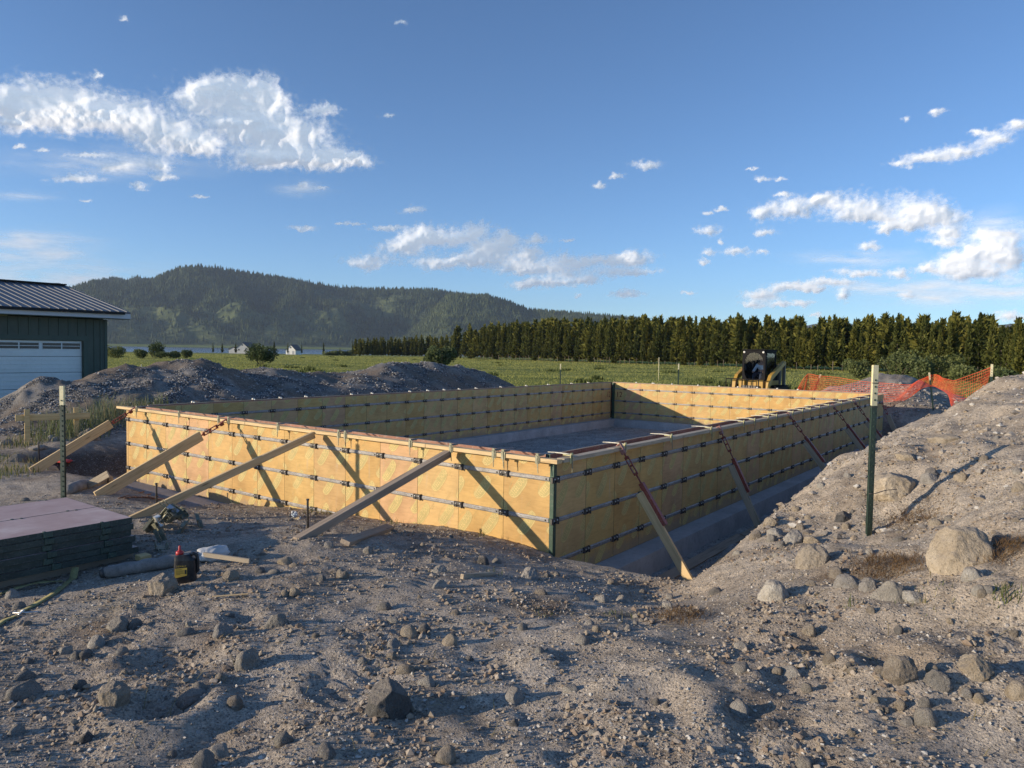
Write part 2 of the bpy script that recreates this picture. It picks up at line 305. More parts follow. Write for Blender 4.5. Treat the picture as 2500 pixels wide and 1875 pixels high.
# ------------------------------------------------------------------ mesh helpers
class MB:
    """collects shapes and links them as ONE mesh object"""
    def __init__(s): s.v = []; s.f = []; s.m = []; s.sm = []
    def add(s, vs, fs, mi=0, sm=False, M=None):
        o = len(s.v)
        if M is not None: vs = [tuple(M @ Vector(v)) for v in vs]
        s.v.extend(tuple(v) for v in vs); s.f.extend(tuple(i + o for i in f) for f in fs)
        s.m.extend([mi] * len(fs)); s.sm.extend([sm] * len(fs)); return s
    def box(s, c, d, mi=0, M=None, ch=0.0):
        x, y, z = (k / 2 for k in d); cx, cy, cz = c
        if ch <= 0:
            vs = [(cx + a * x, cy + b * y, cz + e * z) for a in (-1, 1) for b in (-1, 1) for e in (-1, 1)]
            fs = [(0, 1, 3, 2), (4, 6, 7, 5), (0, 4, 5, 1), (2, 3, 7, 6), (0, 2, 6, 4), (1, 5, 7, 3)]
            return s.add(vs, fs, mi, False, M)
        vs = []; idx = {}
        for a in (-1, 1):
            for b in (-1, 1):
                for e in (-1, 1):
                    for ax in range(3):
                        q = [a * (x - ch), b * (y - ch), e * (z - ch)]
                        q[ax] = (a, b, e)[ax] * (x, y, z)[ax]
                        idx[(a, b, e, ax)] = len(vs); vs.append((cx + q[0], cy + q[1], cz + q[2]))
        fs = []
        for ax in range(3):
            for sg in (-1, 1):
                o1, o2 = [k for k in range(3) if k != ax]
                lp = []
                for p, q in ((-1, -1), (1, -1), (1, 1), (-1, 1)):
                    k = [0, 0, 0]; k[ax] = sg; k[o1] = p; k[o2] = q; lp.append(idx[(*k, ax)])
                flip = (sg > 0) != (ax != 1)
                fs.append(tuple(lp[::-1]) if flip else tuple(lp))
        for ax in range(3):                       # edges along ax
            o1, o2 = [k for k in range(3) if k != ax]
            for p in (-1, 1):
                for q in (-1, 1):
                    k0 = [0, 0, 0]; k1 = [0, 0, 0]; k0[ax] = -1; k1[ax] = 1
                    for k in (k0, k1): k[o1] = p; k[o2] = q
                    fs.append((idx[(*k0, o1)], idx[(*k1, o1)], idx[(*k1, o2)], idx[(*k0, o2)]))
        for a in (-1, 1):
            for b in (-1, 1):
                for e in (-1, 1): fs.append((idx[(a, b, e, 0)], idx[(a, b, e, 1)], idx[(a, b, e, 2)]))
        return s.add(vs, fs, mi, False, M)
    def tube(s, pts, r, n=8, mi=0, cap=True, sm=True, M=None):
        pts = [Vector(p) for p in pts]; rs = r if isinstance(r, (list, tuple)) else [r] * len(pts)
        vs = []; fs = []
        prev = None
        for i, p in enumerate(pts):
            d = (pts[min(i + 1, len(pts) - 1)] - pts[max(i - 1, 0)])
            d = d.normalized() if d.length > 0 else Vector((0, 0, 1))
            if prev is None: a = d.orthogonal().normalized()
            else:
                a = prev - d * prev.dot(d); a = a.normalized() if a.length > 1e-6 else d.orthogonal().normalized()
            prev = a; b = d.cross(a)
            for k in range(n):
                t = 2 * PI * k / n; vs.append(p + (a * math.cos(t) + b * math.sin(t)) * rs[i])
        for i in range(len(pts) - 1):
            for k in range(n):
                k2 = (k + 1) % n; fs.append((i * n + k, i * n + k2, (i + 1) * n + k2, (i + 1) * n + k))
        if cap: fs.append(tuple(range(n))[::-1]); fs.append(tuple((len(pts) - 1) * n + k for k in range(n)))
        return s.add(vs, fs, mi, sm, M)
    def lathe(s, prof, n=16, mi=0, M=None, sm=True):
        vs = []; fs = []
        for r, z in prof:
            for k in range(n): vs.append((r * math.cos(2 * PI * k / n), r * math.sin(2 * PI * k / n), z))
        for i in range(len(prof) - 1):
            for k in range(n):
                k2 = (k + 1) % n; fs.append((i * n + k, i * n + k2, (i + 1) * n + k2, (i + 1) * n + k))
        fs.append(tuple(range(n))[::-1]); fs.append(tuple((len(prof) - 1) * n + k for k in range(n)))
        return s.add(vs, fs, mi, sm, M)
    def prism(s, poly, y0, y1, mi=0, M=None):
        """polygon given in x,z extruded along y"""
        n = len(poly); vs = [(a, y0, b) for a, b in poly] + [(a, y1, b) for a, b in poly]
        fs = [tuple(range(n)), tuple(range(n, 2 * n))[::-1]] + [(i, i + n, (i + 1) % n + n, (i + 1) % n) for i in range(n)]
        return s.add(vs, fs, mi, False, M)
    def mesh(s, name, mats):
        me = bpy.data.meshes.new(name); me.from_pydata([tuple(v) for v in s.v], [], s.f)
        for m in (mats if isinstance(mats, (list, tuple)) else [mats]): me.materials.append(m)
        me.polygons.foreach_set('material_index', s.m); me.polygons.foreach_set('use_smooth', s.sm); me.update()
        return me
    def build(s, name, mats, parent=None, **kw):
        return link(name, s.mesh(name, mats), parent, **kw)
def link(name, me, parent=None, loc=None, rot=None, mw=None):
    o = bpy.data.objects.new(name, me); COL.objects.link(o)
    if parent is not None: o.parent = parent
    if loc is not None: o.location = loc
    if rot is not None: o.rotation_euler = rot
    if mw is not None: o.matrix_basis = mw
    return o
def tag(o, label=None, cat=None, group=None, kind=None):
    if label: o['label'] = label
    if cat: o['category'] = cat
    if group: o['group'] = group
    if kind: o['kind'] = kind
    return o
def thing(name, label, cat, loc=(0, 0, 0), rot=(0, 0, 0), group=None):
    o = bpy.data.objects.new(name, None); COL.objects.link(o); o.location = loc; o.rotation_euler = rot; o.empty_display_size = 0.2
    return tag(o, label, cat, group)
def copy_tree(o, kids, parent=None):
    c = o.copy(); COL.objects.link(c)
    if parent is not None: c.parent = parent
    for ch in kids.get(o, []): copy_tree(ch, kids, c)
    return c
def np_mesh(name, V, F, mats, smooth=True, fmi=None):
    """fast mesh from numpy: V (n,3), F (m,k)"""
    me = bpy.data.meshes.new(name); V = np.asarray(V, np.float32); F = np.asarray(F, np.int32)
    me.vertices.add(len(V)); me.vertices.foreach_set('co', V.ravel())
    k = F.shape[1]; me.loops.add(F.size); me.loops.foreach_set('vertex_index', F.ravel())
    me.polygons.add(len(F)); me.polygons.foreach_set('loop_start', np.arange(0, F.size, k, dtype=np.int32))
    try: me.polygons.foreach_set('loop_total', np.full(len(F), k, np.int32))
    except Exception: pass
    me.polygons.foreach_set('use_smooth', np.full(len(F), smooth))
    for m in (mats if isinstance(mats, (list, tuple)) else [mats]): me.materials.append(m)
    if fmi is not None: me.polygons.foreach_set('material_index', np.asarray(fmi, np.int32))
    me.update(calc_edges=True); me.validate()
    return me
def frame(a, b, up=Vector((0, 0, 1))):
    """matrix whose X runs from a to b, Z as near up as it can"""
    a = Vector(a); b = Vector(b); x = (b - a).normalized(); y = up.cross(x)
    if y.length < 1e-5: y = Vector((0, 1, 0))
    y.normalize(); z = x.cross(y)
    return Matrix(((x.x, y.x, z.x, a.x), (x.y, y.y, z.y, a.y), (x.z, y.z, z.z, a.z), (0, 0, 0, 1)))

# ------------------------------------------------------------------ the ground: one sheet
def lines(segs, grow0, grow1):
    out = [segs[0][0]]
    for a, b, st in segs:
        n = max(1, round((b - a) / st)); out += [a + (b - a) * (i + 1) / n for i in range(n)]
    lo, st = [], segs[0][2]; x = out[0]
    while x > grow0: st *= 1.16; x -= st; lo.append(x)
    hi, st = [], segs[-1][2]; x = out[-1]
    while x < grow1: st *= 1.16; x += st; hi.append(x)
    return np.array(lo[::-1] + out + hi)
gx = lines([(-22, -15.5, .2), (-15.5, -9, .10), (-9, -3, .055), (-3, 4.6, .032), (4.6, 7, .08), (7, 12, .25)], -2200, 2500)
gy = lines([(-8, -5.6, .2), (-5.6, -5.0, .08), (-5.0, 1.6, .032), (1.6, 6, .06), (6, 13, .11), (13, 21, .14), (21, 27, .3)], -400, 3500)
GX, GY = np.meshgrid(gx, gy); nx, ny = len(gx), len(gy)
gX = GX.ravel(); gY = GY.ravel(); gZ = terrain(gX, gY)
dcam = np.hypot(gX - 3.9, gY + 5.9)
# meadow falls under the lake, the lake bed stays low
LAKE_Z = -6.95
gZ = np.where(dcam > 840, np.minimum(gZ, -6.8 - (dcam - 840) * 0.01), gZ); gZ = np.maximum(gZ, -12)
I = np.arange(nx * ny).reshape(ny, nx)
GF = np.stack([I[:-1, :-1].ravel(), I[:-1, 1:].ravel(), I[1:, 1:].ravel(), I[1:, :-1].ravel()], 1)
g_me = np_mesh('ground', np.stack([gX, gY, gZ], 1), GF, M_ground, True)
# soil map
def lerp(a, b, t): return a[None, :] * (1 - t[:, None]) + b[None, :] * t[:, None]
c_sand = np.array([.46, .388, .305]); c_dust = np.array([.51, .445, .365]); c_brown = np.array([.150, .108, .074]); c_orange = np.array([.25, .165, .095])
c_grey = np.array([.37, .33, .29]); c_pit = np.array([.45, .43, .40]); c_moist = np.array([.085, .066, .052]); c_saw = np.array([.50, .40, .20])
n0 = fbm(gX * .55, gY * .55, 4, 101); n1 = fbm(gX * 1.9, gY * 1.9, 4, 111); n2 = fbm(gX * 4.5, gY * 4.5, 3, 121)
colr = lerp(c_sand, c_dust, sstep(-.35, .5, n0))
colr = colr * (1 - (sstep(.1, .7, n1) * .50)[:, None]) + c_brown[None, :] * (sstep(.1, .7, n1) * .50)[:, None]
# browner, greyer yard on the left
wl = sstep(1.2, -1.6, 0) * 0 + (1 - sstep(-1.2, 1.6, gX + 0.25 * gY))
colr = colr * (1 - .32 * wl[:, None]) + (c_grey * .82)[None, :] * (.32 * wl[:, None])
# right berm is sandier
wr = sstep(1.5, 2.6, gX) * (1 - sstep(11, 14, gY)) * sstep(-3, -1, gY)
colr = colr * (1 - .45 * wr[:, None]) + np.array([.44, .375, .30])[None, :] * (.45 * wr[:, None])
for (px, py, r, c, a) in [(1.25, -1.95, .34, c_brown, .9), (2.72, -.62, .30, c_brown, .8), (3.05, -.9, .22, c_brown, .7), (.10, -3.62, .30, c_orange, .6), (1.0, -2.9, .25, c_orange, .4),
                          (-.55, -3.95, .35, c_orange, .55), (2.0, -.5, .4, c_brown, .35), (2.9, .6, .35, c_brown, .55), (-.9, -.75, .6, c_brown, .35), (-3.2, -1.0, .6, c_brown, .35), (-.95, -3.7, .42, c_saw, .36),
                          (3.5, -.7, .25, c_orange, .5), (2.3, -3.2, .3, c_orange, .3)]:
    w = a * np.clip(1 - np.hypot(gX - px, gY - py) / r + .35 * n2, 0, 1); w = sstep(0, .7, w) * a
    colr = colr * (1 - w[:, None]) + c[None, :] * w[:, None]
inpit = ((gX > X0 - .9) & (gX < X1 + 1.3) & (gY > Y0 - .6) & (gY < Y1 + 1)).astype(float) * (1 - sstep(FL + .1, FL + .35, gZ))
colr = colr * (1 - inpit[:, None]) + c_pit[None, :] * inpit[:, None]
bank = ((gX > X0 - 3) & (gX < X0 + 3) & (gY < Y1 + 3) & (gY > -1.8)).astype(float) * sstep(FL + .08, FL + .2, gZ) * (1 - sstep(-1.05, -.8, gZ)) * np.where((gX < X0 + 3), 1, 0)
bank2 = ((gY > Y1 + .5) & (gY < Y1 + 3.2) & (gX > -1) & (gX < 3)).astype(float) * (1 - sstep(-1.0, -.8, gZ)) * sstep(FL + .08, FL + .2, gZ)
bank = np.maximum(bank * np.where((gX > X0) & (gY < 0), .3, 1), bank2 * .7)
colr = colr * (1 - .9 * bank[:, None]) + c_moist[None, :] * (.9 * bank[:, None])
heapL = (1 - sstep(-11.2, -10.2, gX)) * sstep(-.85, -.55, gZ) * (gX > -20) * (gY > -4) * (gY < 18)
colr = colr * (1 - heapL[:, None]) + lerp(np.array([.19, .155, .125]), np.array([.27, .255, .235]), sstep(-.3, .4, n0)) * heapL[:, None]
gravel = np.clip(heapL * sstep(-.02, .22, n1 + n0 * .6) + inpit * .35 * sstep(-.5, .3, n1), 0, 1)
heapB = ((gX > -3) & (gX < 3) & (gY > Y1 + .5)).astype(float) * sstep(-.75, -.45, gZ)
colr = colr * (1 - .5 * heapB[:, None]) + np.array([.22, .20, .18])[None, :] * (.5 * heapB[:, None]); gravel = np.maximum(gravel, heapB * .5 * sstep(0, .3, n1))
# meadow mask
edge = .6 * n0 + .35 * n1
grass = np.maximum(sstep(-15.4, -16.6, 0) * 0, 0) * gX
gl = sstep(0, 1.2, (-15.6 - gX) + edge)                       # left of the heaps
gb = sstep(0, 1.2, (gY - 19.3) + edge - 1.5 * ((gX > -4) & (gX < 0)) + 0.45 * np.maximum(0, gX - 1))   # behind the building
gr_ = sstep(0, 1.5, gX - 9 + edge) * sstep(4, 8, gY)
grass = np.clip(np.maximum(np.maximum(gl, gb), gr_), 0, 1) * (1 - sstep(-.55, -.35, gZ) * (dcam < 40))
grass = np.where(dcam > 60, 1, grass)
grass = np.where((gX < -10) & (gY < -3.5), np.maximum(grass * .3, sstep(-14, -20, 0) + 0 * gX), grass)
grass = np.clip(grass, 0, 1)
ca = g_me.color_attributes.new('soil', 'FLOAT_COLOR', 'POINT')
ca.data.foreach_set('color', np.column_stack([colr, np.ones(len(colr))]).astype(np.float32).ravel())
cb = g_me.color_attributes.new('mixes', 'FLOAT_COLOR', 'POINT')
cb.data.foreach_set('color', np.column_stack([grass, gravel, inpit, np.ones(len(colr))]).astype(np.float32).ravel())
ground = link('ground', g_me); tag(ground, kind='structure')

# ------------------------------------------------------------------ materials of the forms
def ply_mat(name, greyed=0.0):
    t = NT(name); v = t.coord(rnd=True)
    oi = t.n('ShaderNodeObjectInfo')
    vg = t.coord(scale=(2.0, 6, 14), rnd=True)
    g = t.noise(vg, 2.4, 6, 0.6, 1.2); bl = t.noise(v, 2.6, 4, 0.55); sp = t.noise(v, 34, 4, 0.7)
    base = t.ramp(oi.outputs['Random'], [(0.0, (0.60, 0.40, 0.145)), (0.34, (0.56, 0.345, 0.12)), (0.62, (0.61, 0.41, 0.17)), (0.80, (0.59, 0.36, 0.195)), (1.0, (0.53, 0.35, 0.14))])
    c = t.mix(1.0, base, t.ramp(g, [(0.3, (0.86, 0.83, 0.78)), (0.55, (1, 1, 1)), (0.75, (1.07, 1.05, 1.0))]), 'MULTIPLY')
    c = t.mix(1.0, c, t.ramp(bl, [(0.3, (0.80, 0.78, 0.76)), (0.6, (1.03, 1.03, 1.02))]), 'MULTIPLY')
    c = t.mix(t.math('MULTIPLY', t.ramp(sp, [(0.62, (0, 0, 0)), (0.72, (1, 1, 1))]), 0.55), c, (0.30, 0.20, 0.10))
    dr = t.noise(t.coord(scale=(9, 9, .7), rnd=True), 2.2, 5, .65); c = t.mix(t.math('MULTIPLY', t.ramp(dr, [(0.60, (0, 0, 0)), (0.70, (1, 1, 1))]), 0.4), c, (0.46, 0.40, 0.33))
    # mud splashed along the foot
    geo = t.n('ShaderNodeTexCoord'); sx = t.n('ShaderNodeSeparateXYZ'); t.l(geo.outputs['Object'], sx.inputs[0])
    low = t.math('SUBTRACT', 1.0, t.math('MULTIPLY', sx.outputs[2], 3.0), True)
    mud = t.ramp(t.math('MULTIPLY', low, t.math('ADD', t.noise(v, 16, 5, 0.7), 0.25)), [(0.38, (0, 0, 0)), (0.62, (1, 1, 1))])
    c = t.mix(t.math('MULTIPLY', mud, 0.7), c, (0.30, 0.24, 0.17))
    return t.fin(c, 0.55, 0, t.bump(g, 0.15, 0.002), 0.3)
M_ply = ply_mat('plywood_tan')
M_red = paintlike('plywood_red_face', (0.30, 0.125, 0.075), 0.3, 3, 0.6, 0, 0.1, ((0.42, 0.34, 0.28), 0.6))
M_green = paintlike('green_steel', (0.035, 0.075, 0.052), 0.3, 5, 0.5, 0.2, 0.15, ((0.20, 0.19, 0.16), 0.35))
M_ink = paintlike('print_green', (0.46, 0.365, 0.135), 0.12, 9, 0.6, 0, 0.02)
M_ink2 = paintlike('print_light', (0.64, 0.47, 0.19), 0.1, 9, 0.6, 0, 0.02)
M_stencil = paintlike('stencil_red', (0.16, 0.035, 0.02), 0.2, 20, 0.7, 0, 0.02)
def steel_mat(name, a, b, rust, rough=0.42, metal=0.75):
    t = NT(name); v = t.coord(scale=(3, 10, 10), rnd=True); n1 = t.noise(v, 3, 6, 0.7); n2 = t.noise(v, 14, 5, 0.7)
    c = t.ramp(n1, [(0.3, a), (0.65, b)])
    c = t.mix(t.math('MULTIPLY', t.ramp(n2, [(0.52, (0, 0, 0)), (0.62, (1, 1, 1))]), 0.8), c, rust)
    return t.fin(c, rough, metal, t.bump(n2, 0.3, 0.002))
M_steel = steel_mat('worn_steel', (0.17, 0.165, 0.16), (0.40, 0.39, 0.38), (0.11, 0.09, 0.08), 0.45, 0.3)
M_iron = steel_mat('dark_iron', (0.05, 0.048, 0.046), (0.10, 0.095, 0.09), (0.10, 0.07, 0.05), 0.55, 0.3)
M_bolt = steel_mat('bolt_bright', (0.55, 0.55, 0.53), (0.75, 0.75, 0.73), (0.35, 0.33, 0.3), 0.35, 0.6)
M_hole = paintlike('shadow_hole', (0.012, 0.012, 0.012), 0.1, 3, 0.9)
M_olive = steel_mat('olive_steel', (0.15, 0.15, 0.10), (0.30, 0.30, 0.22), (0.10, 0.09, 0.07), 0.5, 0.35)
M_yel = paintlike('yellow_clamp_paint', (0.68, 0.62, 0.30), 0.2, 12, 0.5, 0.0, 0.1, ((0.25, 0.22, 0.15), 0.6))
M_rod = paintlike('pale_rod', (0.62, 0.60, 0.50), 0.2, 12, 0.5, 0.0, 0.1, ((0.25, 0.22, 0.18), 0.5))
M_redpaint = paintlike('red_oxide_paint', (0.23, 0.045, 0.03), 0.35, 6, 0.5, 0.1, 0.2, ((0.30, 0.22, 0.18), 0.5))
M_redpink = paintlike('faded_red_paint', (0.34, 0.15, 0.12), 0.25, 6, 0.6, 0.0, 0.2, ((0.3, 0.24, 0.2), 0.5))
M_conc = paintlike('concrete', (0.40, 0.405, 0.41), 0.2, 2.2, 0.85, 0, 0.25, ((0.26, 0.25, 0.24), 0.6), rnd=False)
M_wlight = wood('lumber_light', (0.66, 0.49, 0.27), (0.46, 0.31, 0.15))
M_wfresh = wood('lumber_yellow', (0.68, 0.50, 0.24), (0.50, 0.33, 0.13))
M_wgrey = wood('lumber_weathered', (0.36, 0.29, 0.22), (0.20, 0.155, 0.115))
M_wdull = wood('lumber_dull', (0.48, 0.40, 0.29), (0.31, 0.245, 0.17))
M_wend = wood('lumber_end', (0.62, 0.42, 0.20), (0.45, 0.28, 0.12), scale=2)

# ------------------------------------------------------------------ concrete footing
def ring(mb, x0, x1, y0, y1, ix0, ix1, iy0, iy1, z0, z1, mi=0):
    v = [(x0, y0), (x1, y0), (x1, y1), (x0, y1), (ix0, iy0), (ix1, iy0), (ix1, iy1), (ix0, iy1)]
    vs = [(a, b, z1) for a, b in v] + [(a, b, z0) for a, b in v]; fs = []
    for i in range(4):
        j = (i + 1) % 4
        fs += [(i, j, 4 + j, 4 + i), (8 + j, 8 + i, 12 + i, 12 + j), (i, i + 8, j + 8, j), (4 + j, 12 + j, 12 + i, 4 + i)]
    mb.add(vs, fs, mi)
PH = 1.2192; PW = 0.6096
m = MB(); ring(m, X0 - .27, X1 + .27, Y0 - .27, Y1 + .27, X0 + .45, X1 - .45, Y0 + .45, Y1 - .45, -1.60, -PH - .004)
foot = m.build('concrete_footing', M_conc); tag(foot, 'grey concrete footing running under the yellow forms', 'footing')

# ------------------------------------------------------------------ form panels
def panel_mesh(w, name='panel'):
    m = MB(); g = .0022; a, b = g, w - g; t = .03; H_ = PH
    e = .004
    # plywood body with a green steel rim
    vs = [(a, 0, 0), (b, 0, 0), (b, 0, H_), (a, 0, H_), (a, t, 0), (b, t, 0), (b, t, H_), (a, t, H_)]
    m.add(vs, [(0, 1, 2, 3)], 0); m.add(vs, [(5, 4, 7, 6)], 1); m.add(vs, [(0, 3, 7, 4), (1, 5, 6, 2), (0, 4, 5, 1)], 2); m.add(vs, [(3, 2, 6, 7)], 3)
    return m.mesh(name, [M_ply, M_red, M_green, M_wgrey])
def bar_mesh(w):
    m = MB(); x0, x1 = .075, w - .045
    prof = [(-.024, 0), (-.021, -.007), (-.012, -.012), (.012, -.012), (.021, -.007), (.024, 0)]
    n = len(prof); vs = [(x0, y, z) for z, y in prof] + [(x1, y, z) for z, y in prof]
    m.add(vs, [(i, i + n, i + 1 + n, i + 1) for i in range(n - 1)] + [tuple(range(n)), tuple(range(n, 2 * n))[::-1]], 0)
    m.box((x1 - .035, -.0128, 0), (.018, .001, .016), 1)
    return m.mesh('bar', [M_steel, M_hole])
def latch_mesh():
    m = MB()
    m.box((.012, -.012, 0), (.125, .022, .060), 0, ch=.004)
    m.box((.062, -.016, 0), (.010, .030, .070), 1, ch=.003)
    m.box((-.034, -.016, .0), (.012, .026, .056), 1, ch=.003)
    for x, z in ((.040, .010), (-.018, .008)):
        m.tube([(x, -.02, z), (x, -.029, z)], .0085, 8, 2)
    m.box((.008, -.0245, -.010), (.030, .006, .012), 3); m.box((-.006, -.0245, -.014), (.010, .006, .022), 3)
    return m.mesh('latch', [M_iron, M_iron, M_bolt, M_hole])
def text_mesh(txt, size, ext=0.0, sx=1.0):
    cu = bpy.data.curves.new('t', 'FONT'); cu.body = txt; cu.size = size; cu.align_x = 'CENTER'; cu.align_y = 'CENTER'; cu.resolution_u = 2; cu.extrude = ext
    o = bpy.data.objects.new('t', cu); COL.objects.link(o)
    dg = bpy.context.evaluated_depsgraph_get(); me = o.evaluated_get(dg).to_mesh()
    vs = [(v.co.x * sx, v.co.y, v.co.z) for v in me.vertices]; fs = [tuple(p.vertices) for p in me.polygons]
    o.evaluated_get(dg).to_mesh_clear(); bpy.data.objects.remove(o); bpy.data.curves.remove(cu)
    return vs, fs
TX1 = text_mesh('STEEL DOG', .098, sx=.60); TX1b = text_mesh('STEEL DOG', .060, sx=.72); TX2 = text_mesh('STEEL DOG', .014); TX3 = text_mesh('CONCRETE FORMING PANELS', .013)
def print_mesh(w, spots):
    """the maker's stamp printed on the plywood: a badge, its lettering, two small lines"""
    bm = bmesh.new()
    def put(vs, fs, mi, cx, cz, ang, sc, dy):
        ca, sa = math.cos(ang), math.sin(ang); bv = []
        for x, y, *_ in vs:
            x *= sc; y *= sc
            bv.append(bm.verts.new((cx + x * ca - y * sa, -dy, cz + x * sa + y * ca)))
        for f in fs:
            try: nf = bm.faces.new([bv[i] for i in f]); nf.material_index = mi
            except ValueError: pass
    badge = [(.165 * (1 if math.cos(t) > 0 else -1) * abs(math.cos(t)) ** .62, .062 * (1 if math.sin(t) > 0 else -1) * abs(math.sin(t)) ** .55 + .012 * math.cos(2 * t)) for t in [2 * PI * k / 28 for k in range(28)]]
    inner = [(x * .93, y * .84) for x, y in badge]
    for cx, cz, ang, sc, kind in spots:
        if kind == 0:
            put(badge, [tuple(range(28))], 0, cx, cz, ang, sc, .0009)
            vs = [(x * .97, y * .93, 0) for x, y in badge] + [(x * .93, y * .84, 0) for x, y in badge]
            put(vs, [(i, (i + 1) % 28, 28 + (i + 1) % 28, 28 + i) for i in range(28)], 1, cx, cz, ang, sc, .0014)
            put(TX1[0], TX1[1], 1, cx, cz, ang, sc, .0014)
            arc = [( .17 * math.cos(t), .105 * math.sin(t) - .012, 0) for t in [PI * .12 + PI * .76 * k / 12 for k in range(13)]]
            arc += [(.176 * math.cos(t), .109 * math.sin(t) - .012, 0) for t in [PI * .12 + PI * .76 * k / 12 for k in range(13)]]
            put(arc, [(i, i + 1, 14 + i, 13 + i) for i in range(12)], 0, cx, cz, ang, sc, .0009)
        else:
            for dy_ in (0.011, -.011):
                vs, fs = TX3 if dy_ > 0 else TX2
                put([(x, y + dy_, 0) for x, y, *_ in vs], fs, 0, cx, cz, ang, sc, .0009)
    for co, no in (((.004, 0, 0), (-1, 0, 0)), ((w - .004, 0, 0), (1, 0, 0)), ((0, 0, .004), (0, 0, -1)), ((0, 0, PH - .004), (0, 0, 1))):
        bmesh.ops.bisect_plane(bm, geom=bm.verts[:] + bm.edges[:] + bm.faces[:], plane_co=co, plane_no=no, clear_outer=True)
    bmesh.ops.triangulate(bm, faces=bm.faces[:])
    me = bpy.data.meshes.new('printed_stamp'); bm.to_mesh(me); bm.free(); me.materials.append(M_ink); me.materials.append(M_ink2)
    return me
A1 = math.radians(52)
def spots(seed):
    r = random.Random(seed); out = []; ox, oz = r.uniform(0, .3), r.uniform(0, .3)
    for i in range(-1, 4):
        for j in range(-1, 5):
            x = i * .36 + ox + .11 * (j % 2) - .1; z = j * .36 + oz + .05 * (i % 2) - .1
            out.append((x, z, A1, .92, 0)); out.append((x + .15, z + .10, A1, .9, 1)); out.append((x + .02, z + .19, A1, .8, 1))
    return out
ME_p = panel_mesh(PW); ME_bar = bar_mesh(PW); ME_latch = latch_mesh()
ME_print = [print_mesh(PW, spots(i)) for i in range(4)]
def form_run(root, n, ox, oy, rz, w0=None, detail=True, prints=True, wend=None, latch0=True):
    """n panels side by side, w0 an odd-width first one"""
    R = Matrix.Rotation(rz, 4, 'Z'); x = 0.0
    ws = ([w0] if w0 else []) + [PW] * n + ([wend] if wend else [])
    for k, w in enumerate(ws):
        std = abs(w - PW) < 1e-6
        me = ME_p if std else panel_mesh(w)
        P = link('panel', me, root, mw=Matrix.Translation((ox, oy, -PH)) @ R @ Matrix.Translation((x, 0, 0)))
        if detail:
            bme = ME_bar if std else bar_mesh(w)
            for h in (8, 24, 40):
                z = PH - h * .0254
                link('bar', bme, P, loc=(0, 0, z))
                if k > 0 or latch0: link('latch', ME_latch, P, loc=(0, 0, z))
        if prints and std: link('printed_stamp', ME_print[(k * 3 + (k // 4)) % 4], P)
        elif prints and w > .2: link('printed_stamp', print_mesh(w, spots(9)), P)
        x += w
    return x
def corner_post(root, x, y, sx, sy):
    m = MB(); a = .045
    m.box((sx * a / 2, sy * .004, -PH / 2), (a, .008, PH)); m.box((sx * .004, sy * (a / 2 + .004), -PH / 2 - .001), (.008, a - .008, PH - .004))
    for h in (8, 24, 40): m.box((sx * .02, sy * -.006 if False else sy * .004, -h * .0254), (.05, .02, .05), 0, ch=.004)
    return m.build('corner_angle', M_green, root, loc=(x, y, 0))
TI = .24
F = thing('front_form_wall', 'sunlit yellow plywood form wall facing the camera', 'formwork', (X0, Y0, 0))
form_run(F, 14, .0645, 0, 0, w0=None)
link('panel', panel_mesh(.0625), F, mw=Matrix.Translation((0, 0, -PH)))
corner_post(F, -X0 + .003, -.004, -1, 1)
x = form_run(F, 13, 8.6 - TI, TI, PI, w0=None, detail=True, prints=False, wend=8.6 - 2 * TI - 13 * PW)
Rw = thing('right_form_wall', 'long shaded form wall receding along the right trench', 'formwork', (X1, Y0, 0))
form_run(Rw, 27, 0, 0.0, PI / 2)
corner_post(Rw, .004, .002, -1, 1)
form_run(Rw, 26, -TI, Y1 - TI, -PI / 2, w0=Y1 - 2 * TI - 26 * PW, prints=False)
Lw = thing('left_form_wall', 'shaded inner form wall on the far left side of the pit', 'formwork', (X0, Y0, 0))
form_run(Lw, 26, TI, 2.047 - 3 * PW, PI / 2, w0=None, wend=None)
link('panel', panel_mesh(.36), Lw, mw=Matrix.Translation((TI, 2.047 + 23 * PW, -PH)) @ Matrix.Rotation(PI / 2, 4, 'Z')) if False else None
form_run(Lw, 27, 0, Y1, -PI / 2, detail=False, prints=False)
Bw = thing('back_form_wall', 'half sunlit far form wall with stencilled number 12', 'formwork', (X0, Y1, 0))
form_run(Bw, 12, TI, -TI, 0, w0=.445, wend=8.6 - 2 * TI - .445 - 12 * PW)
form_run(Bw, 14, 8.6, 0, PI, detail=False, prints=False, wend=8.6 - 14 * PW)
m = MB(); m.box((TI + .035, -TI - .035, -PH / 2), (.07, .07, PH)); m.build('corner_post', M_green, Bw)
vs, fs = text_mesh('12', .26, sx=.95)
m = MB(); m.add([(x, -.0012, y) for x, y, _ in vs], fs, 0); st = m.build('stencilled_number', M_stencil, Bw, loc=(TI + .245, -TI, -.40))
m = MB(); m.add([(.0012, x, y) for x, y, _ in vs], fs, 0); st = m.build('stencilled_number', M_stencil, Lw, loc=(TI, Y1 - TI - .30, -.40))

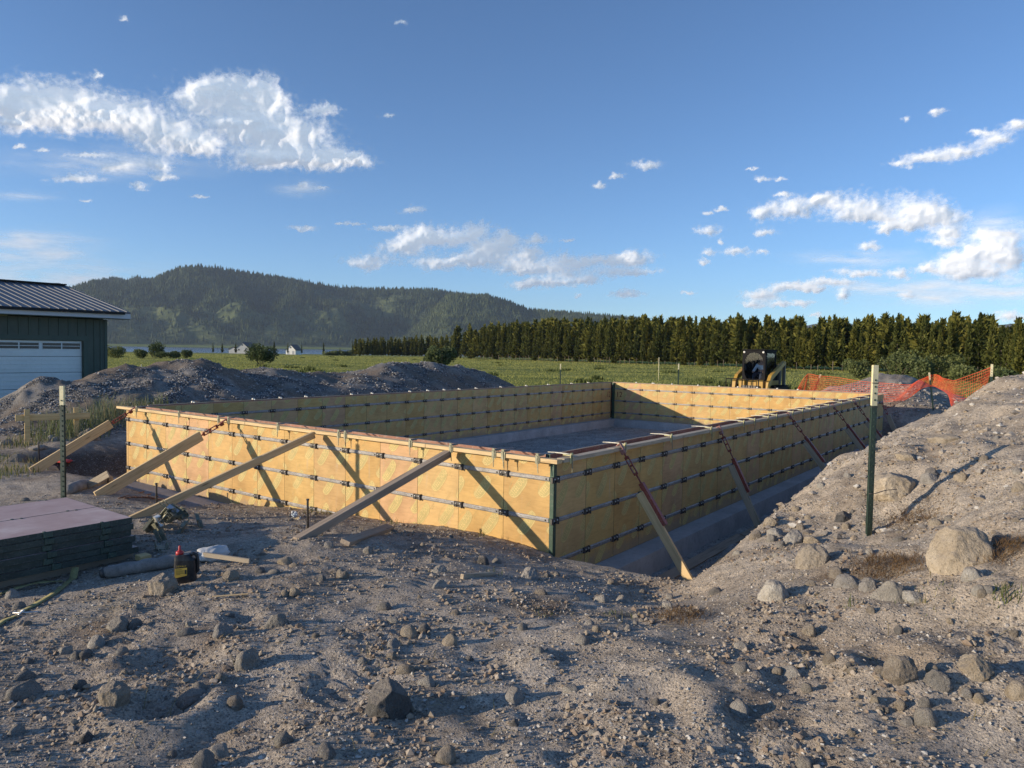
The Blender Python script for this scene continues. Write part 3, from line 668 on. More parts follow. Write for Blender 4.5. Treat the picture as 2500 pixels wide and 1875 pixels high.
# ------------------------------------------------------------------ walers along the tops
def board(name, a, b, sec, mat, label=None, cat=None, group=None, parent=None, up=Vector((0, 0, 1)), ch=.002, endmat=None):
    """sawn board from a to b, sec = (thickness across, height)"""
    a = Vector(a); b = Vector(b); L = (b - a).length
    m = MB(); m.box((L / 2, 0, 0), (L, sec[0], sec[1]), ch=ch)
    o = m.build(name, mat, parent); o.matrix_basis = frame(a, b, up)
    return tag(o, label, cat, group)
zt = -.008
for a, b, l in ((-8.72, -5.02, 'left length of the sunlit two by four along the front form top'), (-5.015, -1.62, 'middle length of the sunlit two by four along the front form top'), (-1.615, .105, 'short corner length of the two by four along the front form top')):
    board('waler_board', (a, -.062, zt), (b, -.062, zt), (.089, .040), M_wlight, l, 'board', 'walers along the form tops')
ys = [.02, 1.0, 3.66, 6.1, 8.6, 11.4, 14.9]
for i in range(6):
    board('waler_board', (.062, ys[i], zt + (.002 if i % 2 else 0)), (.062, ys[i + 1] - .006, zt), (.089, .040), M_wdull,
          'weathered two by four on the right form top, %s from the near corner' % ['first piece', 'second piece', 'third piece', 'fourth piece', 'fifth piece', 'last piece'][i], 'board', 'walers along the form tops')
# strip of lumber on top of the far walls
board('top_strip', (X0 + .02, .35, .008), (X0 + .02, 16.44, .008), (.03, .014), M_wdull, 'thin pale strip along the top of the left form wall', 'strip')
board('top_strip', (X0 + .10, Y1 + .01, .008), (-.02, Y1 + .01, .008), (.03, .014), M_wdull, 'thin pale strip along the top of the back form wall', 'strip')

# ------------------------------------------------------------------ clamps that hold the walers
def clamp_meshes(mat_plate, mat_rod, mat_w):
    m = MB(); m.box((0, -.112, -.008), (.050, .006, .075)); m.box((0, -.07, .0335), (.05, .09, .006)); m.box((.0, -.114, .044), (.036, .010, .028), ch=.003)
    pl = m.mesh('bracket', mat_plate)
    m = MB(); m.tube([(.010, -.11, .040), (.02, -.03, .043), (.03, .10, .040), (.032, .19, .034)], .0045, 6); m.tube([(-.012, -.11, .040), (-.01, .0, .043), (.028, .15, .036)], .0035, 6); rd = m.mesh('rod', mat_rod)
    m = MB(); m.prism([(-.008, .03), (.010, .03), (.004, -.135), (-.001, -.135)], -.122, -.116); wd = m.mesh('wedge', mat_w)
    return pl, rd, wd
C1 = clamp_meshes(M_olive, M_steel, M_olive); C2 = clamp_meshes(M_yel, M_rod, M_olive)
def clamp(x, y, rz, S, label, group='waler clamps'):
    t = thing('waler_clamp', label, 'clamp', (x, y, 0), (0, 0, rz), group)
    j = random.uniform(-.12, .12)
    link('bracket', S[0], t, rot=(0, 0, 0)); link('rod', S[1], t); link('wedge', S[2], t, rot=(0, j, 0))
    return t
fx = [-8.02, -6.72, -5.65, -5.40, -4.26, -3.05, -2.93, -1.84, -1.24, -.66, -.54, -.12]
fl = ['clamp on the front form top nearest its left end', 'lone clamp right of the left turnbuckle brace', 'clamp just left of the second brace top', 'clamp at the second brace top on the front form', 'clamp midway between the second and third front braces',
      'left clamp of the close pair right of the third brace', 'right clamp of the close pair right of the third brace', 'lone clamp between the close pair and the right front brace', 'clamp right at the top of the rightmost front brace', 'left clamp of the pair near the lit corner',
      'right clamp of the pair near the lit corner', 'clamp nearest the lit corner on the front form']
for x_, l in zip(fx, fl): clamp(x_, 0, 0, C1, l)
ry = [.14, 1.24, 2.43, 3.71, 4.99, 5.48, 6.14, 6.58, 7.51, 8.12, 8.64, 9.3, 10.0, 11.1, 12.09, 12.89, 13.91]
for i, y_ in enumerate(ry):
    l = ['yellow clamp on the right form nearest the corner', 'yellow clamp over the first right hand brace', 'yellow clamp between the first two right hand braces', 'yellow clamp beside the second right hand brace'][i] if i < 4 else 'small pale clamp far along the right form top'
    clamp(0, y_, PI / 2, C2, l)
# white tie ends that stand on the far walls
m = MB(); m.box((0, 0, .022), (.035, .05, .030), ch=.004); m.box((.03, 0, .014), (.06, .02, .014), ch=.002); ME_tie = m.mesh('tie_cap', paintlike('white_cap', (.72, .70, .62), .1, 10, .6))
for i, y_ in enumerate([1.16, 2.39, 3.0, 3.62, 4.84, 5.44, 6.64, 7.25, 7.85, 8.43, 9.11, 10.19, 11.4, 12.54, 13.87, 14.9]):
    o = link('tie_cap', ME_tie, loc=(X0 + .03, y_, .008), rot=(0, 0, random.uniform(-.3, .3))); tag(o, 'small white cap on top of the left form wall', 'cap', 'white caps on the far form tops')
for x_ in (-7.6, -7.0, -6.95, -6.3, -5.4, -4.7, -4.1, -3.5, -2.9, -2.3):
    o = link('tie_cap', ME_tie, loc=(x_, Y1 - .01, .008), rot=(0, 0, PI / 2 + random.uniform(-.3, .3))); tag(o, 'small white cap on top of the back form wall', 'cap', 'white caps on the far form tops')

# ------------------------------------------------------------------ braces
def to_ground(T, Fp, extra=.06, lim=4.0):
    """carry the line T->F on until it meets the ground"""
    T = Vector(T); d = (Vector(Fp) - T).normalized(); s = .6
    while s < lim:
        p = T + d * s
        if H(p.x, p.y) > p.z: break
        s += .02
    return T + d * (s + extra)
def brace(label, T, Fp, turn=None, sec=(.038, .14), mat=M_wlight, wall='front', group='braces propping the forms', over=0.14, red_len=0.0, plank_up=None, slot=.30, name='form_brace'):
    T = Vector(T); Fp = Vector(Fp); L = (Fp - T).length
    t = thing(name, label, 'brace', Fp, (0, 0, 0), group)
    off = -Vector(Fp); d = (Fp - T).normalized()
    upv = Vector((1, 0, 0)) if wall == 'front' else Vector((0, 1, 0))
    side = Vector((1, 0, 0)) if wall == 'front' else Vector((0, -1, 0))
    if turn is None:
        m = MB(); m.box((L / 2, 0, 0), (L, sec[0], sec[1]), ch=.003); o = m.build('plank', mat, t); o.matrix_basis = Matrix.Translation(off) @ frame(T, Fp)
        return t
    s1 = turn
    M = Matrix.Translation(off) @ frame(T, Fp)
    # hook at the wall, threaded rod, slotted turnbuckle body, rod, channel lapped on the plank
    m = MB(); m.box((.02, 0, .02), (.10, .045, .008), ch=.002); m.box((-.02, 0, -.005), (.008, .045, .055)); m.box((.075, 0, -.004), (.05, .04, .05), ch=.004); o = m.build('hook', M_redpink if wall != 'front' else M_redpaint, t); o.matrix_basis = M
    m = MB(); m.tube([(.09, 0, 0), (s1 * .42, 0, 0)], .010, 8); o = m.build('threaded_rod', M_redpaint, t); o.matrix_basis = M
    m = MB(); m.tube([(s1 * .88, 0, 0), (s1 + .16, 0, 0)], .010, 8); o = m.build('threaded_rod', M_redpaint, t); o.matrix_basis = M
    b0, b1 = s1 * .36, s1 * .94
    m = MB()
    for sg in (-1, 1): m.box(((b0 + b1) / 2, 0, sg * .021), (b1 - b0, .020, .011), ch=.002)
    m.box((b0 + .012, 0, 0), (.03, .022, .053), ch=.003); m.box((b1 - .012, 0, 0), (.03, .022, .053), ch=.003); m.box(((b0 + b1) / 2, 0, 0), (.02, .018, .036), ch=.002)
    o = m.build('turnbuckle', M_redpaint, t); o.matrix_basis = M
    if red_len > 0:
        c0, c1 = s1 + .08, s1 + .08 + red_len
        sg = -1 if wall == 'front' else 1
        m = MB(); m.box(((c0 + c1) / 2, -.026, .0), (c1 - c0, .005, .046)); m.box(((c0 + c1) / 2, -.002, .025), (c1 - c0, .052, .005)); m.box(((c0 + c1) / 2, -.002, -.0), (c1 - c0, .042, .004))
        o = m.build('channel', M_redpaint, t); o.matrix_basis = M
        p0 = s1 + .16
    else: p0 = s1 + .01
    m = MB(); m.box(((p0 + L) / 2, 0, 0), (L - p0, sec[0], sec[1]), ch=.003); o = m.build('plank', mat, t)
    o.matrix_basis = M @ (Matrix.Translation((0, -.012 if red_len > 0 else 0, -.062 if red_len > 0 else 0)))
    return t
brace('left front brace with a red turnbuckle, foot in the weeds', (-8.08, -.11, .0), (-8.10, -1.60, -.845), turn=.42)
brace('second front brace, broad plank with a red turnbuckle', (-5.46, -.11, -.01), (-5.50, -1.83, -.83), turn=.40)
brace('slender two by four brace against the middle of the front form', (-3.535, -.10, -.045), (-3.535, -2.40, -.735), sec=(.045, .085), mat=M_wlight)
brace('rightmost front brace, weathered timber near the water bottle', (-1.288, -.10, -.06), (-1.288, -2.03, -.62), sec=(.089, .070), mat=M_wgrey)
rb = [((.10, 1.14, .03), (1.025, 1.14, -1.29), .38, .50, 'first brace beside the right form, foot in the near trench'),
      ((.10, 4.025, .01), (.76, 4.025, -1.276), .38, .50, 'second brace beside the right form'),
      ((.10, 7.26, .01), (.812, 7.26, -.886), .40, .52, 'third brace beside the right form'),
      ((.10, 10.37, .01), (.817, 10.37, -.915), .40, .60, 'fourth brace beside the right form, left of the tall steel post'),
      ((.10, 12.32, .01), (.897, 12.32, -1.02), .40, .52, 'fifth brace beside the right form, behind the tall steel post'),
      ((.12, 15.44, -.12), (.622, 15.44, -1.215), .40, .0, 'last brace at the far end of the right form')]
for T, Fp, s1, rl, lb in rb:
    g = to_ground(T, Fp, .03)
    brace(lb, T, g, turn=s1, sec=(.038, .095) if lb[0] != 'l' else (.038, .12), mat=M_wdull if lb[0] != 'f' or 'first' not in lb else M_wlight, wall='right', red_len=rl)

# ------------------------------------------------------------------ stones: x, y, width, visible height, tone, label
ROCKS = [(-0.866, -3.42, 0.19, 0.143, 'tan', 'rounded tan boulder resting against the black chalk jug'),
 (0.166, -3.607, 0.116, 0.082, 'pale', 'angular grey stone with white veins, right of centre in the left yard'),
 (-0.464, -3.897, 0.128, 0.085, 'grey', 'dull grey humped stone beside a smaller flat one, left yard'),
 (-0.435, -3.81, 0.081, 0.051, 'grey', 'flat grey stone touching the humped grey one'),
 (-0.353, -4.065, 0.09, 0.07, 'pale', 'chalky pale broken stone in the left yard'),
 (0.646, -3.765, 0.138, 0.1, 'grey', 'plump grey stone sitting in its own dark hollow'),
 (-0.401, -4.208, 0.074, 0.041, 'pale', 'flat pale pebble left of the chalky broken stone'),
 (0.063, -4.566, 0.158, 0.079, 'grey', 'long pitted grey stone at the left edge'),
 (-0.191, -4.474, 0.1, 0.046, 'grey', 'low smooth grey stone near the left edge'),
 (0.546, -4.38, 0.13, 0.15, 'tan', 'tall leaning stone lit on its left face, by a dug hole'),
 (0.162, -4.363, 0.064, 0.05, 'dark', 'small dark stone left of the tall leaning stone'),
 (0.679, -4.054, 0.086, 0.049, 'grey', 'smooth grey cobble above the flat white slab'),
 (0.701, -4.096, 0.143, 0.059, 'pale', 'flat whitish slab of rock half sunk in dirt'),
 (0.95, -4.031, 0.077, 0.068, 'tan', 'tan pointed cobble right of the flat white slab'),
 (0.421, -4.726, 0.065, 0.052, 'pale', 'round pale stone in the lower left corner'),
 (0.726, -4.569, 0.061, 0.046, 'dark', 'oval dark grey stone at the lower left'),
 (1.291, -4.315, 0.081, 0.068, 'pale', 'round pale stone at the bottom edge left of centre'),
 (1.339, -4.412, 0.089, 0.073, 'grey', 'grey stone cut by the bottom edge under the round pale one'),
 (0.297, -3.353, 0.133, 0.078, 'grey', 'smooth oval stone with a lit left end'),
 (0.669, -3.934, 0.06, 0.047, 'tan', 'tan cobble below left of the plump grey stone'),
 (-0.046, -3.712, 0.104, 0.04, 'grey', 'flat long grey pebble in the left yard'),
 (-0.16, -3.629, 0.041, 0.033, 'pale', 'tiny pale stone above the flat long pebble'),
 (-1.826, -3.972, 0.096, 0.064, 'pale', 'pale round stone beside the yellow strap at the pallet'),
 (-1.465, -4.058, 0.075, 0.05, 'grey', 'grey pebble between the strap and its hook'),
 (-0.298, -4.192, 0.064, 0.04, 'grey', 'left one of two flat grey stones low in the left yard'),
 (-0.252, -4.159, 0.072, 0.036, 'grey', 'right one of two flat grey stones low in the left yard'),
 (-0.738, -2.996, 0.116, 0.058, 'tan', 'brown knobbly stone right of the jug'),
 (-0.667, -2.689, 0.099, 0.04, 'grey', 'flat grey stone, right one of a pair above the yard'),
 (-0.789, -2.726, 0.075, 0.045, 'grey', 'grey stone, left one of a pair above the yard'),
 (-1.124, -3.058, 0.113, 0.072, 'pale', 'whitish stone half hidden behind the chalk jug'),
 (-0.725, -3.653, 0.064, 0.032, 'pale', 'small pale stone below the saw dust patch'),
 (-0.422, -4.377, 0.049, 0.032, 'grey', None),
 (-0.162, -2.476, 0.094, 0.08, 'tan', 'round tan cobble with a long shadow, middle ground'),
 (-0.219, -2.609, 0.056, 0.047, 'grey', 'small round grey stone left of the tan cobble'),
 (-0.162, -2.963, 0.058, 0.044, 'tan', 'left stone of a touching pair in the middle yard'),
 (-0.12, -2.922, 0.075, 0.049, 'tan', 'right stone of a touching pair in the middle yard'),
 (0.508, -2.701, 0.095, 0.05, 'grey', 'grey faceted stone above the three upright cobbles'),
 (1.012, -2.986, 0.102, 0.084, 'tan', 'large upright tan cobble, middle of the centre cluster'),
 (0.998, -2.846, 0.082, 0.067, 'grey', 'grey cobble leaning on the back of the upright tan one'),
 (1.061, -3.149, 0.067, 0.077, 'pale', 'upright pale cobble at the left of the centre cluster'),
 (1.253, -2.911, 0.092, 0.099, 'tan', 'egg shaped tan cobble standing at the right of the cluster'),
 (0.766, -2.865, 0.073, 0.035, 'pale', 'flat pale stone above the centre cluster'),
 (0.953, -2.522, 0.052, 0.048, 'tan', 'small round tan stone casting a shadow, centre'),
 (0.172, -1.812, 0.132, 0.064, 'pale', 'pale hump of rock left of the short wood stake'),
 (0.493, -2.169, 0.116, 0.063, 'pale', 'broken whitish rock below the pale hump'),
 (1.608, -3.706, 0.202, 0.219, 'dark', 'largest dark boulder with a flat face in the foreground'),
 (1.347, -3.344, 0.102, 0.051, 'tan', 'flat tan rock behind the largest dark boulder'),
 (1.517, -3.374, 0.092, 0.052, 'pale', 'mottled white cobble right of the largest dark boulder'),
 (1.945, -3.238, 0.097, 0.105, 'pale', 'upright pale pointed stone in the centre foreground'),
 (2.063, -3.4, 0.044, 0.082, 'grey', 'narrow grey stone leaning below the pale pointed one'),
 (1.426, -4.112, 0.076, 0.043, 'grey', 'long grey stone near the bottom, left of centre'),
 (1.683, -4.105, 0.073, 0.066, 'grey', 'round grey cobble at the bottom, left of centre'),
 (2.048, -3.823, 0.084, 0.108, 'tan', 'dirt covered tall stone at the bottom centre'),
 (1.458, -2.504, 0.063, 0.052, 'grey', 'square grey stone in the centre of the dirt'),
 (-0.835, -2.477, 0.109, 0.062, 'tan', 'low brown stone above the yard, left of centre'),
 (0.627, -3.328, 0.044, 0.026, 'tan', None),
 (0.648, -3.448, 0.043, 0.029, 'pale', None),
 (1.175, -3.277, 0.054, 0.037, 'tan', None),
 (1.091, -3.397, 0.047, 0.027, 'pale', 'small white topped stone left of the dark boulder'),
 (0.549, -3.347, 0.037, 0.022, 'grey', None),
 (1.356, -3.196, 0.039, 0.026, 'tan', None),
 (0.588, -1.208, 0.148, 0.107, 'pale', 'bright white angular stone in front of the lit corner'),
 (0.971, -0.546, 0.087, 0.087, 'tan', 'round tan cobble on the trench lip below the footing'),
 (1.079, -1.768, 0.098, 0.04, 'tan', 'flat tan stone below the bright white one'),
 (1.412, -1.514, 0.098, 0.058, 'pale', 'pale wedge stone, left one of two below the trench lip'),
 (1.481, -1.339, 0.087, 0.055, 'pale', 'pale oval stone, right one of two below the trench lip'),
 (1.474, -0.519, 0.063, 0.068, 'pale', 'small white stone above the brown root clump'),
 (1.806, -1.28, 0.076, 0.049, 'pale', 'white rounded stone on top of the brown root clump'),
 (1.852, -2.333, 0.051, 0.047, 'tan', 'tan upright pebble by a weed, centre'),
 (1.925, -2.088, 0.049, 0.042, 'pale', 'white stone left of the brown root clump'),
 (1.877, -2.528, 0.084, 0.052, 'pale', 'jagged pale stone with a long shadow, centre'),
 (1.766, -2.777, 0.054, 0.034, 'pale', 'small pale stone above the pointed one'),
 (2.578, -2.037, 0.076, 0.047, 'pale', 'smooth cream pebble with a dark shadow, right of centre'),
 (2.722, -2.421, 0.094, 0.059, 'grey', 'grey blocky stone below the cream pebble'),
 (2.838, -2.804, 0.087, 0.064, 'pale', 'mottled pale stone sunk in a tyre rut'),
 (2.489, -2.881, 0.038, 0.032, 'grey', 'left one of two small grey stones low in the centre'),
 (2.537, -2.881, 0.032, 0.021, 'grey', 'right one of two small grey stones low in the centre'),
 (1.912, -0.694, 0.109, 0.059, 'grey', 'grey shard of rock near the trench lip on the right'),
 (0.602, -0.98, 0.063, 0.042, 'grey', None),
 (1.301, -1.649, 0.044, 0.026, 'pale', None),
 (1.78, -1.714, 0.042, 0.029, 'pale', None),
 (1.852, -1.767, 0.033, 0.029, 'pale', None),
 (1.889, -1.927, 0.036, 0.028, 'pale', None),
 (1.901, -2.831, 0.026, 0.026, 'tan', None),
 (2.48, -1.166, 0.193, 0.136, 'pale', 'large cream boulder with a striped face, right of the trench'),
 (2.716, -1.359, 0.054, 0.062, 'tan', 'upright tan stone below the large cream boulder'),
 (2.844, -1.729, 0.08, 0.076, 'tan', 'tan slab stone leaning in loose dirt on the right'),
 (2.951, -2.176, 0.065, 0.058, 'grey', 'round grey cobble on the right slope'),
 (2.912, -2.29, 0.096, 0.06, 'pale', 'bright angular stone beside the round grey cobble'),
 (2.856, -2.316, 0.053, 0.05, 'tan', 'tan cobble touching the bright angular stone'),
 (3.051, -2.132, 0.068, 0.041, 'tan', 'low brown stone above the right slope cobbles'),
 (3.377, -2.295, 0.145, 0.142, 'tan', 'big oval tan boulder in the lower right slope'),
 (3.488, -2.16, 0.053, 0.05, 'tan', 'yellow brown round cobble right of the oval boulder'),
 (3.642, -2.096, 0.142, 0.118, 'tan', 'large reddish tan boulder on the far right slope'),
 (3.809, -2.169, 0.099, 0.126, 'tan', 'square edged tan boulder cut by the right edge'),
 (3.519, -2.237, 0.111, 0.065, 'grey', 'broad flat grey rock between the two large tan boulders'),
 (3.678, -2.234, 0.052, 0.046, 'tan', 'round banded pebble below the reddish boulder'),
 (3.629, -2.217, 0.043, 0.039, 'pale', 'small pale stone left of the banded pebble'),
 (3.494, -2.381, 0.06, 0.041, 'grey', 'mottled grey cobble over the square grey one'),
 (3.51, -2.5, 0.094, 0.073, 'grey', 'square grey granite cobble at the lower right'),
 (3.447, -2.518, 0.054, 0.033, 'pale', 'pale rough cobble left of the square granite one'),
 (3.406, -2.432, 0.047, 0.034, 'tan', 'tan cobble above the pale rough one'),
 (3.299, -2.287, 0.055, 0.055, 'tan', 'pinkish cobble left of the big oval boulder'),
 (3.267, -1.604, 0.05, 0.046, 'grey', 'grey cobble in the loose dirt above the oval boulder'),
 (2.635, -0.895, 0.078, 0.041, 'tan', 'flat orange pebble right of the large cream boulder'),
 (3.176, -2.238, 0.053, 0.026, 'tan', None),
 (3.149, -2.193, 0.04, 0.04, 'grey', None),
 (3.282, -2.412, 0.031, 0.028, 'pale', None),
 (3.313, -2.467, 0.037, 0.031, 'tan', None),
 (3.339, -2.493, 0.028, 0.024, 'tan', None),
 (3.357, -2.48, 0.031, 0.028, 'tan', None),
 (3.016, -2.418, 0.051, 0.038, 'grey', None),
 (3.273, -2.708, 0.035, 0.026, 'tan', None),
 (3.105, -1.468, 0.048, 0.032, 'tan', None),
 (2.775, -1.18, 0.064, 0.03, 'pale', None),
 (3.484, -1.457, 0.036, 0.028, 'tan', None),
 (3.763, -1.52, 0.039, 0.027, 'tan', None),
 (3.541, -2.175, 0.04, 0.033, 'pale', None),
 (2.739, -0.654, 0.105, 0.086, 'tan', 'tan cobble at the left end of the row of stones'),
 (2.879, -0.982, 0.174, 0.08, 'pale', 'low pale boulder, second in the row of stones'),
 (3.009, -1.038, 0.114, 0.083, 'pale', 'speckled pale cobble, third in the row of stones'),
 (3.165, -1.296, 0.19, 0.124, 'grey', 'large grey wedge boulder, fourth in the row of stones'),
 (3.275, -1.28, 0.14, 0.062, 'pale', 'flat white boulder at the right end of the row of stones'),
 (3.552, -1.13, 0.114, 0.068, 'pale', 'smooth pale stone below the biggest right hand boulder'),
 (3.471, -0.886, 0.357, 0.268, 'tan', 'biggest right hand boulder with a bright dusty face'),
 (2.542, -0.475, 0.238, 0.188, 'tan', 'flat heart shaped tan stone tilted towards the camera'),
 (2.157, 0.396, 0.162, 0.133, 'pale', 'rough white upright stone in the pile at the trench edge'),
 (2.29, 0.441, 0.128, 0.07, 'tan', 'tan stone behind the heart shaped stone'),
 (1.956, 0.577, 0.15, 0.078, 'pale', 'flat white stone in the pile at the trench edge'),
 (1.834, 0.822, 0.125, 0.093, 'tan', 'tan stone on the trench edge beside the second brace foot'),
 (1.968, 0.435, 0.094, 0.059, 'grey', 'grey stone at the bottom of the pile by the trench'),
 (2.088, 0.854, 0.081, 0.074, 'tan', 'small upright tan stone above the pile by the trench'),
 (1.801, 0.518, 0.108, 0.09, 'tan', 'tan rough stone at the trench corner, leftmost of the pile'),
 (2.411, 0.994, 0.125, 0.119, 'dark', 'dark pyramid shaped stone left of the tall post foot'),
 (2.755, 1.272, 0.476, 0.36, 'tan', 'huge half buried tan boulder right behind the tall post'),
 (3.013, 1.409, 0.144, 0.085, 'pale', 'white stone, lower of two right of the huge boulder'),
 (3.027, 1.481, 0.132, 0.079, 'grey', 'grey stone, upper of two right of the huge boulder'),
 (3.248, 1.383, 0.104, 0.084, 'tan', 'orange tan cobble high on the right berm'),
 (3.635, -0.484, 0.082, 0.067, 'grey', 'grey cobble above the right hand root clump'),
 (2.862, -0.242, 0.061, 0.066, 'pale', 'small white stone below the foot of the tall post'),
 (1.971, 1.019, 0.07, 0.045, 'tan', 'small orange pebble at the trench edge'),
 (3.696, 0.269, 0.088, 0.066, 'tan', 'tan cobble high at the right edge'),
 (2.29, 1.673, 0.075, 0.048, 'pale', 'small pale stone on the knoll beside the trench'),
 (3.015, 2.365, 0.295, 0.081, 'tan', 'flat broad slab lying on the crest of the right berm'),
 (2.742, 1.887, 0.181, 0.07, 'tan', 'half buried slab on the berm, left of the crest slab'),
 (2.412, 2.146, 0.116, 0.102, 'pale', 'round white stone beside the tall post on the knoll'),
 (2.959, 0.372, 0.09, 0.039, 'grey', None),
 (1.943, 1.219, 0.072, 0.046, 'tan', None),
 (3.17, 0.572, 0.104, 0.052, 'tan', 'flat tan pebble under the huge boulder'),
 (3.256, 0.651, 0.082, 0.047, 'grey', None),
 (3.709, -1.221, 0.05, 0.033, 'tan', None),
 (3.593, -1.298, 0.065, 0.041, 'pale', None),
 (3.639, -1.295, 0.049, 0.033, 'pale', None),
 (3.607, -1.307, 0.041, 0.029, 'tan', None),
 (2.077, 1.543, 0.068, 0.041, 'pale', None),
 (2.094, 1.073, 0.064, 0.045, 'tan', None),
 (2.47, 0.853, 0.073, 0.055, 'tan', None),
 (3.654, 1.138, 0.062, 0.05, 'pale', None),
 (3.389, 1.665, 0.081, 0.081, 'tan', None),
 (-0.651, -1.79, 0.087, 0.06, 'grey', 'grey stone in the middle ground right of the loose two by four'),
 (-0.934, -1.965, 0.083, 0.05, 'pale', 'white flat stone left of the loose two by four'),
 (-0.607, -1.185, 0.052, 0.04, 'tan', 'small tan stone below the form wall'),
 (-0.456, -1.415, 0.055, 0.033, 'pale', None),
 (0.051, -1.138, 0.108, 0.087, 'dark', 'dark brown rock above the short wood stake'),
 (0.068, -0.972, 0.089, 0.055, 'grey', 'grey low rock beside the dark brown rock'),
 (-3.809, -0.243, 0.059, 0.059, 'tan', 'small tan stone next to the water bottle'),
 (-0.534, -1.103, 0.046, 0.029, 'pale', None),
 (-0.642, -1.676, 0.033, 0.033, 'pale', None),
 (-10.9, 0.392, 0.399, 0.242, 'tan', 'round tan boulder in the weeds above the left bank'),
 (-11.314, -0.101, 0.173, 0.101, 'pale', 'pale stone under the wooden batter board'),
 (-11.135, -0.081, 0.171, 0.086, 'grey', 'grey stone under the wooden batter board'),
 (-10.643, -0.589, 0.412, 0.11, 'grey', 'flat grey slab in front of the batter board post'),
 (-9.346, -1.36, 0.323, 0.149, 'grey', 'grey rounded stone at the left edge beyond the pallet'),
 (-8.297, -1.283, 0.231, 0.069, 'pale', 'pale stone by the left brace foot'),
 (-1.758, -2.556, 0.047, 0.047, 'tan', 'lone small stone in the shadow right of the bracket pile'),
 (-5.803, -2.5, 0.109, 0.046, 'grey', 'small stone in the churned yard behind the pallet'),
 (-11.583, -0.736, 0.26, 0.101, 'grey', None)]
from mathutils import noise as mn
def rock_mesh(name, seed, sub, mat, angular):
    bm = bmesh.new(); bmesh.ops.create_icosphere(bm, subdivisions=sub, radius=1.0)
    r = random.Random(seed); off = Vector((r.uniform(-50, 50), r.uniform(-50, 50), r.uniform(-50, 50)))
    planes = []
    for _ in range(int(4 + angular * 9)):
        n = Vector((r.gauss(0, 1), r.gauss(0, 1), r.gauss(0, .8))).normalized(); planes.append((n, r.uniform(.68, .95) if angular > .4 else r.uniform(.78, .97)))
    for v in bm.verts:
        p = v.co.normalized(); d = 1 + .22 * mn.noise(p * 1.1 + off) + .10 * mn.noise(p * 2.4 + off)
        q = p * d
        for n, h in planes:
            e = q.dot(n) - h
            if e > 0: q -= n * e * (.93 if angular > .4 else .75)
        q += p * (.045 * mn.noise(p * 4.2 + off) + .030 * mn.noise(p * 8 + off) + .014 * mn.noise(p * 13 + off) + .010 * mn.noise(p * 26 + off))
        v.co = q
    xs = [v.co.x for v in bm.verts]; ys_ = [v.co.y for v in bm.verts]; zs = [v.co.z for v in bm.verts]
    c = Vector(((max(xs) + min(xs)) / 2, (max(ys_) + min(ys_)) / 2, (max(zs) + min(zs)) / 2))
    for v in bm.verts:
        v.co -= c; v.co.x /= (max(xs) - min(xs)); v.co.y /= (max(ys_) - min(ys_)); v.co.z /= (max(zs) - min(zs))
    me = bpy.data.meshes.new(name); bm.to_mesh(me); bm.free(); me.materials.append(mat)
    me.polygons.foreach_set('use_smooth', [True] * len(me.polygons)); return me
ROCKM = {}
for t_i, tone in enumerate(('grey', 'tan', 'pale', 'dark')):
    ROCKM[tone] = [rock_mesh('stone', 31 * t_i + k, 3, M_rock[tone], (.55, .95, .45, .8, .35, .7)[k]) for k in range(6)]
BIGM = {tone: [rock_mesh('boulder', 900 + 7 * i + k, 5, M_rock[tone], (.9, .5, .7)[k]) for k in range(3)] for i, tone in enumerate(('grey', 'tan', 'pale', 'dark'))}
camv = Vector((CAM[0], CAM[1], 0))
def put_stone(x, y, w, h, tone, label, group=None, seed=0, sink=.8):
    r = random.Random(seed * 13 + 5)
    d = (Vector((x, y, 0)) - camv).normalized(); dep = min(w, max(h * 1.3, w * .62)) * r.uniform(.85, 1.05)
    c = Vector((x, y, 0)) + d * dep * .42
    if w > .4: w *= .76; h *= .64
    h = min(h, .72 * w); big = w > .11
    me = r.choice(BIGM[tone] if big else ROCKM[tone])
    hh = h * (1.0 + sink) + .008
    zg = min(H(c.x, c.y), H(x, y) + .02)
    o = link('boulder' if big else 'stone', me, loc=(c.x, c.y, zg + h * .90 - hh / 2))
    ang = math.atan2(d.y, d.x) - PI / 2
    o.rotation_euler = (r.uniform(-.12, .12), r.uniform(-.15, .15), ang + r.choice((0, PI)) + r.uniform(-.25, .25))
    o.scale = (w * 1.04, dep, hh)
    return tag(o, label, 'boulder' if big else 'stone', group)
n_id = 0
SMALL = 'small loose stone on the sandy dirt, one of the many unremarkable ones'
SG = 'small loose stones on the dirt'
for x, y, w, h, tone, lb in ROCKS:
    n_id += 1
    put_stone(x, y, w, h, tone, lb or SMALL, None if lb else SG, n_id)
rr = random.Random(77)
cnt = 0
while cnt < 118:
    x = rr.uniform(-3.5, 4.5); y = rr.uniform(-4.9, 3.0)
    if x < X1 + 1.2 and y > -.25: continue
    if (x < -1.6 and y < -2.6 and x > -3.7) : continue
    if (Vector((x, y, 0)) - camv).length < 1.6: continue
    if min((x - q[0]) ** 2 + (y - q[1]) ** 2 for q in ROCKS) < .014: continue
    w = rr.choice((.03, .035, .04, .045, .055, .07)) * rr.uniform(.8, 1.15)
    put_stone(x, y, w, w * rr.uniform(.35, .75), rr.choice(('grey', 'tan', 'tan', 'pale', 'grey')), SMALL, SG, 5000 + cnt); cnt += 1

